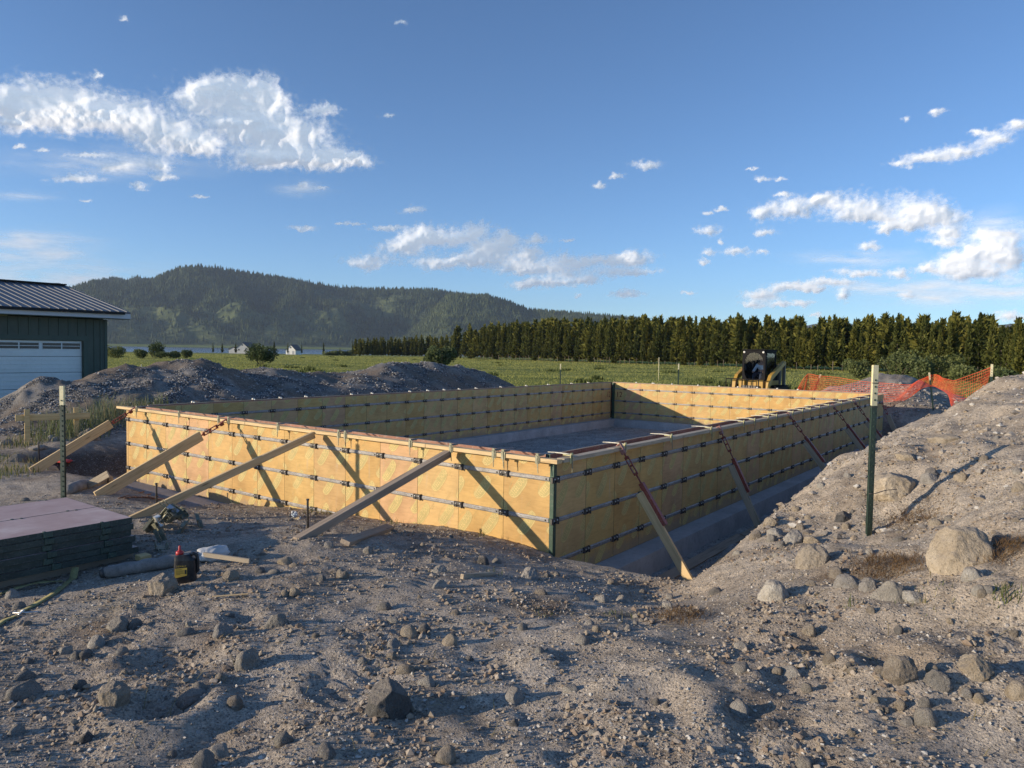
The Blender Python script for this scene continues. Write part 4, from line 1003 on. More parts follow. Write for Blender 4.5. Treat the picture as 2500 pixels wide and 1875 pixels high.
# pebbles, crumbs of earth and chippings: nobody could count them
def scatter(name, n, region, sizes, mats, seed, keep=None, flat=.7, label=None, cat='gravel'):
    rg = np.random.default_rng(seed)
    x0, x1, y0, y1 = region; out = []
    P = np.zeros((0, 2))
    while len(P) < n:
        q = np.column_stack([rg.uniform(x0, x1, n * 2), rg.uniform(y0, y1, n * 2)])
        k = keep(q[:, 0], q[:, 1], rg) if keep else np.ones(len(q), bool)
        P = np.vstack([P, q[k]])
    P = P[:n]
    z = terrain(P[:, 0], P[:, 1])
    s = sizes[0] * (sizes[1] / sizes[0]) ** (rg.random(n) ** 2.2)
    base = np.array([(1, 0, 0), (-1, 0, 0), (0, 1, 0), (0, -1, 0), (0, 0, 1), (0, 0, -1), (.6, .6, .55), (-.6, -.6, .5)], float)
    F = np.array([(0, 6, 4), (6, 2, 4), (2, 1, 4), (1, 7, 4), (7, 3, 4), (3, 0, 4), (0, 2, 6), (1, 3, 7), (2, 0, 5), (1, 2, 5), (3, 1, 5), (0, 3, 5)])
    jit = 1 + rg.uniform(-.28, .28, (n, 8, 3)); V = base[None] * jit
    a = rg.uniform(0, 2 * np.pi, n); ca, sa = np.cos(a)[:, None], np.sin(a)[:, None]
    el = rg.uniform(.6, 1.0, (n, 1))
    vx, vy, vz = V[:, :, 0] * 1.0, V[:, :, 1] * el, V[:, :, 2] * flat * rg.uniform(.6, 1.1, (n, 1))
    X = (vx * ca - vy * sa) * s[:, None] / 2 + P[:, :1]; Y = (vx * sa + vy * ca) * s[:, None] / 2 + P[:, 1:2]; Z = vz * s[:, None] / 2 + (z + s * .10)[:, None]
    VV = np.stack([X, Y, Z], 2).reshape(-1, 3); FF = (F[None] + (np.arange(n) * 8)[:, None, None]).reshape(-1, 3)
    mi = np.repeat(rg.integers(0, len(mats), n), len(F))
    o = link(name, np_mesh(name, VV, FF, mats, False, mi)); tag(o, label, cat, kind='stuff'); return o
def pebmat(name, c):
    t = NT(name); v = t.coord(); n = t.noise(v, 60, 3, .6)
    return t.fin(t.ramp(n, [(.3, tuple(k * .75 for k in c)), (.7, tuple(k * 1.2 for k in c))]), .95, spec=.1)
PB = [pebmat('pebble_a', (.32, .285, .245)), pebmat('pebble_b', (.40, .36, .31)), pebmat('pebble_c', (.22, .20, .18)), pebmat('pebble_d', (.50, .475, .43)), pebmat('pebble_e', (.33, .27, .20))]
def keep_front(x, y, rg):
    d = np.hypot(x - 3.9, y + 5.9)
    ok = ~((x < X1 + .9) & (y > -.12)) & (d > 1.5)
    return ok & (rg.random(len(x)) < np.clip(3.2 / d, 0, 1) ** 1.6) & (fbm(x * 1.4, y * 1.4, 2, 141) + rg.uniform(-.5, .5, len(x)) > -.25)
scatter('pebbles', 60000, (-6, 5.5, -5.4, 4), (.006, .028), PB, 1, keep_front, label='loose pebbles strewn over the sandy dirt')
def keep_clump(x, y, rg):
    d = np.hypot(x - 3.9, y + 5.9)
    return ~((x < X1 + .9) & (y > -.12)) & (d > 1.5) & (vnoise(x * 1.7, y * 1.7, 161) > .12) & (rg.random(len(x)) < np.clip(3.5 / d, 0, 1))
CR = [pebmat('crumb_a', (.31, .26, .20)), pebmat('crumb_b', (.26, .20, .15)), pebmat('crumb_c', (.35, .30, .245))]
scatter('soil_crumbs', 16000, (-5, 5, -5.4, 3.5), (.010, .050), CR, 2, keep_clump, .8, label='crumbly clods of dry earth in loose patches', cat='soil')
GV = [pebmat('gravel_a', (.28, .275, .27)), pebmat('gravel_b', (.19, .185, .18)), pebmat('gravel_c', (.40, .39, .38))]
def keep_heap(x, y, rg):
    z = terrain(x, y, False); return (z > -.75) & (fbm(x * .55, y * .55, 4, 101) * .6 + fbm(x * 1.9, y * 1.9, 4, 111) + rg.uniform(-.2, .2, len(x)) > .02)
scatter('heap_gravel', 16000, (-15, -9.7, -2.5, 15.5), (.025, .075), GV, 3, keep_heap, .8, label='grey gravel lying on the long spoil heap')
def keep_pit(x, y, rg): return ((x > X0 + .5) & (x < X1 - .5) & (y > .5) & (y < Y1 - .5)) | ((x > X1 + .3) & (x < X1 + 1.25) & (y > .5))
scatter('pit_gravel', 9000, (X0, X1 + 1.3, .4, Y1), (.015, .050), GV, 4, keep_pit, .6, label='grey gravel on the floor of the pit')
def keep_berm(x, y, rg): return terrain(x, y, False) > -.7
scatter('berm_stones', 3500, (1.6, 5.5, .5, 13), (.02, .10), PB, 5, keep_berm, .8, label='stones strewn over the right hand berm')
scatter('rear_heap_stones', 2500, (-2.5, 3.5, 17, 22), (.03, .14), GV + PB[:2], 6, keep_berm, .8, label='rubble lying on the heaps behind the forms')

# ------------------------------------------------------------------ grass blades, weeds, roots
def leafmat(name, a, b, trans=.35):
    t = NT(name); oi = t.n('ShaderNodeObjectInfo'); geo = t.n('ShaderNodeNewGeometry'); v = t.coord()
    n = t.noise(v, 7, 3, .6)
    c = t.ramp(n, [(.3, a), (.7, b)]); t.fin(c, .7, spec=.15)
    tr = t.n('ShaderNodeBsdfTranslucent'); t.l(c, tr.inputs[0]); mx = t.n('ShaderNodeMixShader'); mx.inputs[0].default_value = trans
    t.l(t.b.outputs[0], mx.inputs[1]); t.l(tr.outputs[0], mx.inputs[2]); t.l(mx.outputs[0], t.out.inputs[0]); return t.m
M_gr = leafmat('grass_green', (.085, .12, .035), (.15, .17, .05)); M_gy = leafmat('grass_straw', (.30, .25, .12), (.42, .36, .20)); M_sage = leafmat('sage_green', (.13, .16, .085), (.24, .27, .16))
M_root = leafmat('root_brown', (.10, .06, .03), (.20, .13, .065), .1); M_field = leafmat('meadow_grass', (.25, .275, .07), (.42, .40, .13), .4)
def blades(P, hgt, wid, rg, lean=.35):
    """P (n,3) feet; each blade is two stacked quads that bend"""
    n = len(P); a = rg.uniform(0, 2 * np.pi, n); b = rg.uniform(0, 2 * np.pi, n)
    side = np.stack([np.cos(a), np.sin(a), np.zeros(n)], 1); ln = np.stack([np.cos(b), np.sin(b), np.zeros(n)], 1) * (rg.random(n) * lean)[:, None]
    h = (hgt * np.ones(n))[:, None]; w = (wid * np.ones(n))[:, None] / 2; up = np.array([[0, 0, 1.0]])
    m1 = P + up * h * .55 + ln * h * .3; m2 = P + up * h + ln * h
    V = np.stack([P - side * w, P + side * w, m1 - side * w * .8, m1 + side * w * .8, m2], 1).reshape(-1, 3)
    F = np.array([(0, 1, 3), (0, 3, 2), (2, 3, 4)]); FF = (F[None] + (np.arange(n) * 5)[:, None, None]).reshape(-1, 3)
    return V, FF
rg = np.random.default_rng(12)
def clump(name, x, y, r, n, h, w, mats, label, cat='weed', lean=.6):
    a = rg.uniform(0, 2 * np.pi, n); q = r * rg.random(n) ** .7
    px, py = q * np.cos(a), q * np.sin(a); z = terrain(x + px, y + py) - H(x, y)
    V, F_ = blades(np.stack([px, py, z - .005], 1), h * rg.uniform(.35, 1.0, n) * (1 - .4 * q / r), w, rg, lean)
    o = link(name, np_mesh(name, V, F_, mats, True, np.repeat(rg.integers(0, len(mats), n), 3)), loc=(x, y, H(x, y))); return tag(o, label, cat)
clump('weed_clump', -11.6, .35, .75, 420, .62, .012, [M_sage, M_sage, M_gr], 'tall sage green weeds left of the round boulder')
clump('weed_clump', -11.9, 1.35, .70, 420, .70, .012, [M_sage, M_sage, M_gy], 'tallest sage weeds behind the left brace top')
clump('weed_clump', -12.0, 2.2, .5, 200, .5, .012, [M_sage, M_gr], 'sage weeds right of the tallest clump')
clump('weed_clump', -11.5, -.55, .5, 200, .22, .010, [M_gr, M_gy], 'low green weeds at the foot of the batter board')
clump('weed_clump', -8.4, -2.05, .75, 420, .22, .010, [M_gr, M_gy], 'grass along the left edge by the first brace foot')
clump('weed_clump', -9.6, -1.25, .5, 180, .18, .010, [M_gr, M_gy], 'thin grass around the rusty stake on the left')
clump('weed_clump', -3.15, -.28, .22, 60, .14, .006, [M_gy, M_gr], 'wispy weeds against the middle of the lit form wall')
clump('weed_clump', -2.0, -.22, .16, 30, .12, .005, [M_gy, M_gr], 'straw coloured weeds at the form foot beside the right front brace')
clump('weed_clump', -.75, -.2, .06, 9, .16, .005, [M_gr, M_gy], 'lone thin weed at the foot of the lit form wall')
clump('weed_clump', .40, -1.42, .07, 16, .10, .005, [M_gr], 'green weed behind the short wood stake')
clump('weed_clump', 1.37, -2.15, .07, 22, .07, .004, [M_gr, M_gy], 'small green sprout in the middle of the dirt')
clump('weed_clump', 1.70, -1.75, .12, 30, .07, .004, [M_gr, M_gy], 'sparse green sprouts left of the brown root clump')
clump('weed_clump', 3.72, -1.30, .07, 45, .10, .005, [M_gr], 'bright green grass tuft on the right slope')
clump('weed_clump', 3.35, -1.28, .16, 50, .06, .004, [M_gr, M_gy], 'short grass left of the bright tuft on the right slope')
clump('weed_clump', 2.98, -1.36, .05, 8, .12, .005, [M_gr], 'few dark blades over the grey wedge boulder')
clump('weed_clump', .98, -3.25, .10, 18, .07, .003, [M_gy], 'dry straw sprig in the left foreground')
def rootball(x, y, r, label, n=700):
    px, py = rg.normal(0, r * .42, n), rg.normal(0, r * .42, n); hz = .06 * np.exp(-(px ** 2 + py ** 2) / (r * r * .5))
    P = np.stack([px, py, terrain(x + px, y + py) - H(x, y) + hz * rg.random(n)], 1)
    V, F_ = blades(P, rg.uniform(.02, .06, n), .003, rg, 3.2)
    o = link('root_clump', np_mesh('root_clump', V, F_, M_root, True), loc=(x, y, H(x, y))); return tag(o, label, 'roots')
rootball(2.05, -1.62, .22, 'dark brown root clump in the centre right dirt', 500)
rootball(3.02, -.50, .28, 'orange brown root mat below the biggest right hand boulder', 1100)
rootball(3.68, -.72, .20, 'round root ball at the right edge beside the biggest boulder', 700)
rootball(2.92, .95, .30, 'roots trailing below the huge boulder behind the post', 600)
# dry straws lying about
n = 700; q = np.column_stack([rg.uniform(-5, 5, n * 3), rg.uniform(-5.2, 2.5, n * 3)]); kk = ~((q[:, 0] < 1.2) & (q[:, 1] > -.2)) & (np.hypot(q[:, 0] - 3.9, q[:, 1] + 5.9) > 1.8); q = q[kk][:n]; n = len(q)
L_ = rg.uniform(.03, .16, n); a = rg.uniform(0, PI, n); dx, dy = np.cos(a) * L_, np.sin(a) * L_
z0 = terrain(q[:, 0], q[:, 1]) + .004; z1 = terrain(q[:, 0] + dx, q[:, 1] + dy) + .006 + rg.random(n) * .02
P0 = np.column_stack([q, z0]); P1 = np.column_stack([q[:, 0] + dx, q[:, 1] + dy, z1]); mid = (P0 + P1) / 2 + np.array([[0, 0, 1]]) * (L_ * .12)[:, None]
sd = np.column_stack([-np.sin(a), np.cos(a), 0 * a]) * .0016; up = np.array([[0, 0, .0016]])
V = np.stack([P0 - sd, P0 + sd, mid - sd, mid + sd, P1, mid + up], 1).reshape(-1, 3); F_ = np.array([(0, 1, 3), (0, 3, 2), (2, 3, 4), (0, 1, 5), (3, 4, 5), (2, 4, 5)]); FF = (F_[None] + (np.arange(n) * 6)[:, None, None]).reshape(-1, 3)
o = link('dry_straw', np_mesh('dry_straw', V, FF, M_gy, False)); tag(o, 'thin dry straws and root hairs on the dirt', 'straw', kind='stuff')

# ------------------------------------------------------------------ steel posts
M_tpost = paintlike('post_green', (.030, .055, .042), .3, 5, .5, .1, .2, ((.12, .12, .11), .3))
M_tip = paintlike('post_tip_cream', (.72, .66, .42), .12, 9, .6, 0, .1, ((.4, .36, .25), .4))
def tpost(x, y, ztop, tip, label, lean=(0, 0), rz=0.6, group='steel fence posts', wire=False):
    zb = H(x, y) - .15; h = ztop - zb
    t = thing('steel_post', label, 'post', (x, y, zb + .15), (lean[0], lean[1], rz), group)
    def shaft(z0, z1, name, mat, g=0):
        m = MB(); c = (z0 + z1) / 2; L = z1 - z0
        m.box((0, -.018 - g, c), (.046 + 2 * g, .006 + g, L)); m.box((0, .006, c), (.006 + g, .042, L - .001)); m.box((0, .028, c), (.014 + g, .006, L - .0014))
        return m.build(name, mat, t, loc=(0, 0, -.15))
    shaft(0, h - tip, 'shaft', M_tpost); shaft(h - tip, h, 'painted_tip', M_tip, .0)
    m = MB()
    for k in range(int((h - .3) / .055)): m.box((0, -.024, .25 + k * .055), (.012, .006, .014))
    o = m.build('studs', M_tpost, t, loc=(0, 0, -.15)); o['kind'] = 'stuff'
    if wire:
        m = MB(); m.tube([(-.025, -.03, .36), (.03, -.03, .36), (.16, .04, .375), (.30, .10, .372)], .0035, 5); m.build('tie_wire', M_iron, t)
        for zz in (h - .15 - .15, h - .15 - .35):
            m = MB(); m.box((0, -.02, zz), (.054, .016, .006)); m.build('tie_band', M_iron, t)
    return t
tpost(-4.75, -2.49, .585, .21, 'dark steel post with a cream tip behind the panel stack', rz=.55, lean=(.0, .0))
tpost(2.654, .80, .975, .34, 'tallest green steel post with a cream tip on the right berm', rz=.72, wire=True)
tpost(-12.4, 19.1, .53, .22, 'thin steel post in the meadow left of the skid steer', rz=.5)
tpost(-7.4, 19.4, .66, .22, 'green steel post with a white tip beyond the far form corner', rz=.5)
# short steel pins by the brace feet
for (x, y, hh, l) in ((-10.33, -.68, .32, 'short rusty pin in the grass by the leftmost brace'), (-6.55, -1.22, .16, 'short pin behind the foot of the second brace'), (-3.90, -1.90, .32, 'black pin at the slender brace by the bracket pile'), (-1.98, -1.38, .30, 'black pin between the water bottle and the right front brace')):
    m = MB(); m.tube([(0, 0, -.1), (0, 0, hh - .03), (.002, 0, hh)], [.011, .011, .012], 10); m.tube([(0, 0, hh - .012), (0, 0, hh)], .016, 10)
    o = m.build('steel_pin', M_iron, loc=(x, y, H(x, y)), rot=(.03, .02, 0)); tag(o, l, 'pin', 'steel pins holding the brace feet')

# ------------------------------------------------------------------ yard things
M_gpanel = M_green
def stack_panel(x, y, z, rz, label, dx=0):
    m = MB(); L, Wd, T = 1.2192, .6096, .046
    m.box((0, 0, T - .0075), (L - .012, Wd - .012, .015), 0)
    for s_ in (-1, 1): m.box((0, s_ * (Wd / 2 - .003), T / 2), (L - .002, .006, T), 1); m.box((s_ * (L / 2 - .003), 0, T / 2 - .0004), (.006, Wd - .013, T - .001), 1)
    o = m.build('formwork_sheet', [M_redtop, M_edge], loc=(x, y, z), rot=(0, 0, rz)); tag(o, label, 'form panel', 'stacked form panels')
    lm = MB(); lm.box((0, 0, .024), (.05, .022, .044), ch=.004); lm.box((-.03, .004, .026), (.022, .026, .050), ch=.003)
    me = lm.mesh('latch', M_green2)
    for k in (-.4064, 0, .4064):
        for s_ in (-1, 1): link('latch', me, o, loc=(k, s_ * (Wd / 2), 0), rot=(0, 0, 0 if s_ < 0 else PI))
    return o
def redtop():
    t = NT('panel_face_pink'); v = t.coord(rnd=True); n1 = t.noise(v, 3, 6, .65); n2 = t.noise(t.coord(scale=(2, 14, 2), rnd=True), 4, 5, .7)
    c = t.ramp(n1, [(.3, (.42, .27, .24)), (.55, (.52, .38, .345)), (.75, (.64, .53, .49))])
    c = t.mix(t.math('MULTIPLY', t.ramp(n2, [(.55, (0, 0, 0)), (.75, (1, 1, 1))]), .6), c, (.26, .17, .15)); return t.fin(c, .5, 0, t.bump(n2, .1, .002), .35)
M_redtop = redtop(); M_edge = paintlike('dark_panel_edge', (.040, .055, .047), .35, 7, .6, .1, .15, ((.16, .155, .14), .45))
M_green2 = paintlike('green_latch', (.055, .085, .068), .3, 14, .5, .3, .1, ((.18, .18, .16), .4))
zb = -.725
m = MB()
sk = [(-2.25, -3.65), (-2.66, -3.65), (-3.1, -3.65)]
for k, (x_, y_) in enumerate(sk):
    board('timber_bearer', (x_, -4.35, zb + .03), (x_, -2.98, zb + .03), (.14, .085), M_wgrey, 'dark timber bearer under the panel stack, %s one' % ['front', 'middle', 'rear'][k], 'timber', 'timber bearers under the panels')
z_ = zb + .073; lay = ['bottom', 'second', 'third', 'fourth', 'fifth', 'top']
for k in range(6):
    jx = [0, .0, .012, -.01, .004, 0][k]; jy = [.05, .0, .02, -.004, .01, 0][k]
    stack_panel(-2.375 + jx, -3.65 + jy, z_, PI / 2 + [.02, -.006, .008, 0, -.006, 0][k], 'green edged form panel, %s of the near pile' % lay[k])
    stack_panel(-2.990 + jx * .5, -3.65 - jy * .5, z_, PI / 2 + [-.01, .01, 0, .006, 0, 0][k], 'green edged form panel, %s of the far pile' % lay[k])
    z_ += .0505
board('wood_block', (-2.03, -3.02, -.70), (-2.03, -2.93, -.70), (.09, .07), M_wfresh, 'yellow wood block sticking out under the panel stack', 'block')
# chalk jug
M_jug = paintlike('black_plastic', (.016, .016, .018), .2, 5, .38, 0, .05, ((.10, .09, .08), .35), .5)
M_redcap = paintlike('red_cap', (.45, .03, .03), .15, 8, .4, 0, .05, None, .5)
M_label = paintlike('yellow_label', (.62, .42, .07), .12, 12, .5, 0, .03)
M_blk = paintlike('print_black', (.03, .025, .02), .1, 5, .6)
jx, jy = -.99, -3.19; jz = H(jx, jy) - .006
J = thing('chalk_jug', 'black chalk jug with a red nozzle and yellow label', 'jug', (jx, jy, jz), (0.0, 0, math.radians(48)))
bm = bmesh.new()
secs = [(0, .066, .038), (.006, .072, .044), (.13, .072, .044), (.165, .070, .043), (.190, .058, .038), (.205, .040, .028)]
loops = []
for z, a, b in secs:
    lp = []
    for k in range(24):
        t_ = 2 * PI * k / 24; ct, st_ = math.cos(t_), math.sin(t_)
        lp.append(bm.verts.new((a * math.copysign(abs(ct) ** .45, ct) + (-.012 * (z > .18)), b * math.copysign(abs(st_) ** .45, st_), z)))
    loops.append(lp)
for i in range(len(loops) - 1):
    for k in range(24): bm.faces.new((loops[i][k], loops[i][(k + 1) % 24], loops[i + 1][(k + 1) % 24], loops[i + 1][k]))
bm.faces.new(loops[0][::-1]); bm.faces.new(loops[-1])
me = bpy.data.meshes.new('body'); bm.to_mesh(me); bm.free(); me.materials.append(M_jug); link('body', me, J)
m = MB(); m.tube([(.030, 0, .196), (.052, 0, .205), (.075, 0, .195), (.082, 0, .15), (.080, 0, .085), (.066, 0, .07)], [.012, .013, .013, .012, .012, .012], 10); m.build('handle', M_jug, J)
m = MB(); m.lathe([(.026, .200), (.026, .222), (.020, .226), (.010, .232), (.0075, .262), (.0055, .264)], 16); m.build('red_nozzle', M_redcap, J, loc=(-.038, 0, 0))
m = MB(); m.add([(-.060, -.0452, .045), (.020, -.0452, .062), (.020, -.0452, .118), (-.060, -.0452, .112)], [(0, 1, 2, 3)]); m.build('label', M_label, J)
vs, fs = text_mesh('DEWALT', .017); m = MB(); m.add([(x - .018, -.0456, y + .128) for x, y, _ in vs], fs); m.build('lettering', M_label, J)
m = MB()
for zz, w_ in ((.106, .04), (.097, .055), (.089, .05), (.080, .055), (.071, .03)): m.box((-.028 - (.055 - w_) / 2, -.0456, zz), (w_, .0006, .003))
m.box((.010, -.0457, .088), (.012, .0006, .030)); o = m.build('small_print', M_blk, J); o['kind'] = 'stuff'
# roll of weathered sleeve beside the jug
M_roll = paintlike('dusty_grey_sleeve', (.24, .225, .21), .35, 9, .8, 0, .4, ((.10, .09, .085), .6)); M_white = paintlike('dusty_white_cloth', (.55, .55, .54), .2, 9, .85, 0, .3)
a = Vector((-1.72, -3.42, H(-1.72, -3.42) + .045)); b = Vector((-1.42, -2.86, H(-1.42, -2.86) + .05))
m = MB(); pts = [a.lerp(b, k / 14) + Vector((0, 0, .004 * math.sin(k * 2.1))) for k in range(15)]
m.tube(pts, [.036, .046] + [.049 + .004 * math.sin(k * 1.9) for k in range(12)] + [.046], 16)
R_ = m.build('grey_roll', M_roll); tag(R_, 'long dusty grey roll lying behind the chalk jug', 'roll')
m = MB(); m.tube([a + Vector((-.012, -.02, -.008)), a + Vector((.004, .006, 0))], [.030, .040], 12); m.build('torn_end', M_iron, R_)
def lump(name, c, sx, sy, sz, mat, seed, sub=3, amp=.25):
    bm = bmesh.new(); bmesh.ops.create_icosphere(bm, subdivisions=sub, radius=1.0)
    for v in bm.verts:
        p = v.co.normalized(); v.co = p * (1 + amp * mn.noise(p * 1.6 + Vector((seed, 0, 0))) + amp * .5 * mn.noise(p * 4 + Vector((seed, 3, 0)))); v.co.x *= sx; v.co.y *= sy; v.co.z *= sz
    me = bpy.data.meshes.new(name); bm.to_mesh(me); bm.free(); me.materials.append(mat); me.polygons.foreach_set('use_smooth', [True] * len(me.polygons)); return link(name, me, loc=c)
o = lump('white_bag', (-1.40, -2.74, H(-1.40, -2.74) + .06), .09, .13, .06, M_white, 3, 4); tag(o, 'crumpled white bag behind the chalk jug', 'bag')
board('wood_stick', (-1.36, -2.84, H(-1.36, -2.84) + .07), (-1.02, -2.66, H(-1.02, -2.66) + .035), (.02, .035), M_wdull, 'narrow wood stick lying right of the white bag', 'stick')
board('wood_sliver', (-.46, -3.30, H(-.46, -3.30) + .012), (-.30, -3.14, H(-.30, -3.14) + .012), (.018, .006), M_wlight, 'pale wood sliver on the dirt in the left yard', 'stick')
board('wood_stake', (.455, -1.88, H(.455, -1.88) + .022), (.42, -1.46, H(.42, -1.46) + .012), (.03, .036), M_wdull, 'short wood stake half buried in the centre of the dirt', 'stake')
a = Vector((-.86, -1.86, H(-.86, -1.86) + .045)); b = Vector((-1.24, -.98, H(-1.24, -.98) + .05))
board('loose_two_by_four', a, b, (.089, .040), M_wgrey, 'loose weathered two by four offcut in front of the lit wall', 'board', ch=.003, up=Vector((.35, 0, 1)))
board('long_plank', (.50, .30, FL + .03), (.50, 3.9, FL + .03), (.13, .04), M_wgrey, 'long grey plank lying beside the right hand footing', 'plank', up=Vector((.25, 0, 1)))
board('long_plank', (.53, 3.93, FL + .03), (.52, 6.6, FL + .03), (.13, .04), M_wgrey, 'second plank continuing along the right hand footing', 'plank', up=Vector((.2, 0, 1)))
m = MB(); m.tube([(0, 0, 0), (.0, .30, .02)], .018, 8); m.tube([(0, .30, .02), (0, .42, .03)], [.018, .010], 8); m.box((0, .02, .01), (.05, .05, .04), ch=.006)
o = m.build('blue_tool', paintlike('blue_plastic', (.03, .10, .28), .2, 8, .45), loc=(.95, 1.25, FL + .03), rot=(0, 0, -.25)); tag(o, 'blue handled tool on the trench floor', 'tool')
m = MB(); m.box((0, 0, .04), (.22, .14, .08), ch=.012); m.box((.0, 0, .085), (.10, .03, .02), ch=.006); m.box((.03, -.072, .04), (.05, .006, .03))
o = m.build('black_tool_box', M_jug, loc=(.74, .62, FL + .02), rot=(.05, 0, .5)); tag(o, 'small black case on the trench floor by the brace foot', 'case')
# straps
M_strap = paintlike('yellow_webbing', (.30, .27, .115), .3, 22, .9, 0, .2, ((.15, .14, .10), .7))
def strap(name, pts, w, label, mat=M_strap):
    P = []
    for k in range(len(pts) - 1):
        for j in range(6):
            f_ = j / 6; P.append(Vector(pts[k]).lerp(Vector(pts[k + 1]), f_))
    P.append(Vector(pts[-1]))
    for _ in range(3): P = [P[0]] + [(P[i - 1] + P[i] * 2 + P[i + 1]) / 4 for i in range(1, len(P) - 1)] + [P[-1]]
    vs = []; 
    for i, p in enumerate(P):
        d = (P[min(i + 1, len(P) - 1)] - P[max(i - 1, 0)]); d.z = 0; d.normalize() if d.length else None
        n_ = Vector((-d.y, d.x, .15 * math.sin(i * .8))); zoff = 0 if len(pts[0]) == 3 and pts[0][2] != 0 else 0
        for s_ in (-1, 1):
            qx = p + n_ * (s_ * w / 2); zz = max(qx.z, H(qx.x, qx.y) + .008); vs += [(qx.x, qx.y, zz), (qx.x, qx.y, zz + .0025)]
    fs = []
    for i in range(len(P) - 1):
        a_, b_ = i * 4, (i + 1) * 4; fs += [(a_ + 1, a_ + 3, b_ + 3, b_ + 1), (a_, b_, b_ + 2, a_ + 2), (a_, a_ + 1, b_ + 1, b_), (a_ + 2, b_ + 2, b_ + 3, a_ + 3)]
    m = MB(); m.add(vs, fs, 0, True); return tag(m.build(name, mat), label, 'strap', 'yellow ratchet straps by the panel stack')
s1 = strap('ratchet_strap', [(-2.05, -3.48, -.66), (-1.98, -3.52, -.70), (-1.90, -3.60, -.9), (-1.62, -3.82, -.9), (-1.44, -3.97, -.9), (-1.38, -4.07, -.9), (-1.34, -4.10, -.9)], .050, 'yellow strap running from the panel stack towards the left foreground')
strap('ratchet_strap', [(-1.30, -4.13, -.9), (-1.27, -4.20, -.9), (-1.20, -4.30, -.9), (-1.1, -4.42, -.9)], .045, 'short end of yellow strap in the lower left beyond its hook')
strap('ratchet_strap', [(-1.98, -3.60, -.72), (-2.0, -3.72, -.70), (-1.97, -3.85, -.69), (-2.0, -3.98, -.71), (-1.9, -4.1, -.9)], .045, 'twisted yellow and black strap against the panel stack')
hk = [(-1.33 + .03 * math.cos(t_), -4.11 + .03 * math.sin(t_), H(-1.33, -4.11) + .018 + .012 * math.sin(t_ * 1.5)) for t_ in [-.4 + k * .45 for k in range(11)]]
m = MB(); m.tube(hk + [(-1.24, -4.03, H(-1.24, -4.03) + .012)], .005, 8); tag(m.build('strap_hook', M_bolt), 'curved pale metal hook at the end of the yellow strap', 'hook')
# pile of waler brackets
M_blue = paintlike('bare_plate', (.45, .47, .52), .15, 9, .4, .3)
pr_ = random.Random(5)
def bracket(x, y, z, rot, label, mat=M_olive):
    t = thing('bracket', label, 'bracket', (x, y, z), rot, 'pile of waler brackets')
    m = MB(); m.box((0, 0, 0), (.095, .115, .005)); m.box((.0455, 0, .022), (.005, .115, .04)); m.box((-.0455, 0, .016), (.005, .115, .03)); m.build('plate', mat, t)
    m = MB(); m.tube([(.03, -.045, .008), (.03, -.14, .012), (.02, -.152, .014), (-.02, -.152, .014), (-.03, -.14, .012), (-.03, -.045, .008)], .0040, 6); m.build('bent_rod', M_olive, t)
    return t
bc = (-2.95, -2.22)
for k in range(17):
    a_ = pr_.uniform(0, 2 * PI); q_ = pr_.uniform(.02, .26); x_, y_ = bc[0] + q_ * math.cos(a_), bc[1] + q_ * 1.05 * math.sin(a_)
    z = H(x_, y_) + .03 + .13 * max(0, 1 - q_ / .26)
    l = 'olive steel bracket tangled in the heap near the slender brace'; mm = M_olive
    if k == 3: l = 'bracket with a bluish shining plate in the heap'; mm = M_blue
    if k == 9: l = 'bracket with a bright sunlit plate on the left of the heap'; mm = M_bolt; x_, y_ = bc[0] + .1, bc[1] - .22
    bracket(x_, y_, z, (pr_.uniform(-1.2, 1.2), pr_.uniform(-1.2, 1.2), pr_.uniform(0, 6.28)), l, mm)
bracket(-2.48, -2.62, H(-2.48, -2.62) + .05, (1.0, .3, 2.2), 'lone bracket standing apart from the heap, near the panel stack')
bracket(-2.20, -2.74, H(-2.20, -2.74) + .02, (.1, .2, 1.2), 'bracket lying flat against the corner of the panel stack')
# water bottle
tb = NT('clear_plastic'); tb.b.inputs['Base Color'].default_value = (.92, .95, .97, 1); tb.b.inputs['Roughness'].default_value = .12; tb.b.inputs['IOR'].default_value = 1.25; tb.b.inputs['Transmission Weight'].default_value = .8
bt = thing('water_bottle', 'crushed clear water bottle lying near a black pin', 'bottle', (-2.62, -1.05, H(-2.62, -1.05) + .05), (1.05, .25, .5))
m = MB(); m.lathe([(.020, -.095), (.031, -.09), (.033, -.06), (.029, -.05), (.033, -.04), (.029, -.02), (.032, 0), (.027, .03), (.032, .05), (.028, .08), (.014, .105), (.013, .112)], 14); m.build('body', tb.m, bt)
m = MB(); m.lathe([(.0145, .108), (.0145, .124)], 12); m.build('cap', M_white, bt)
m = MB(); m.lathe([(.0335, .02), (.0335, .055)], 14); m.build('label', paintlike('pale_blue_label', (.55, .66, .78), .1, 9, .5), bt)
# batter board on the left
bbd = thing('batter_board', 'yellow wood batter board with one tall leg by the gravel heap', 'batter board', (-11.40, -.48, H(-11.4, -.48)), (0, 0, math.radians(74)))
m = MB(); m.box((0, 0, .28), (.085, .04, .76), ch=.003); m.build('leg', M_wfresh, bbd)
m = MB(); m.box((.42, .045, .50), (1.20, .04, .12), ch=.003); m.build('cross_board', M_wfresh, bbd)
m = MB(); m.box((.80, .09, .30), (.085, .04, .72), ch=.003); m.build('leg', M_wfresh, bbd)
a = Vector((-9.55, .9, -.55)); b = Vector((X0 - .25, 1.15, -.30))
board('short_brace_board', a, b, (.04, .11), M_wfresh, 'sunlit yellow board propping the left end behind the corner', 'board')
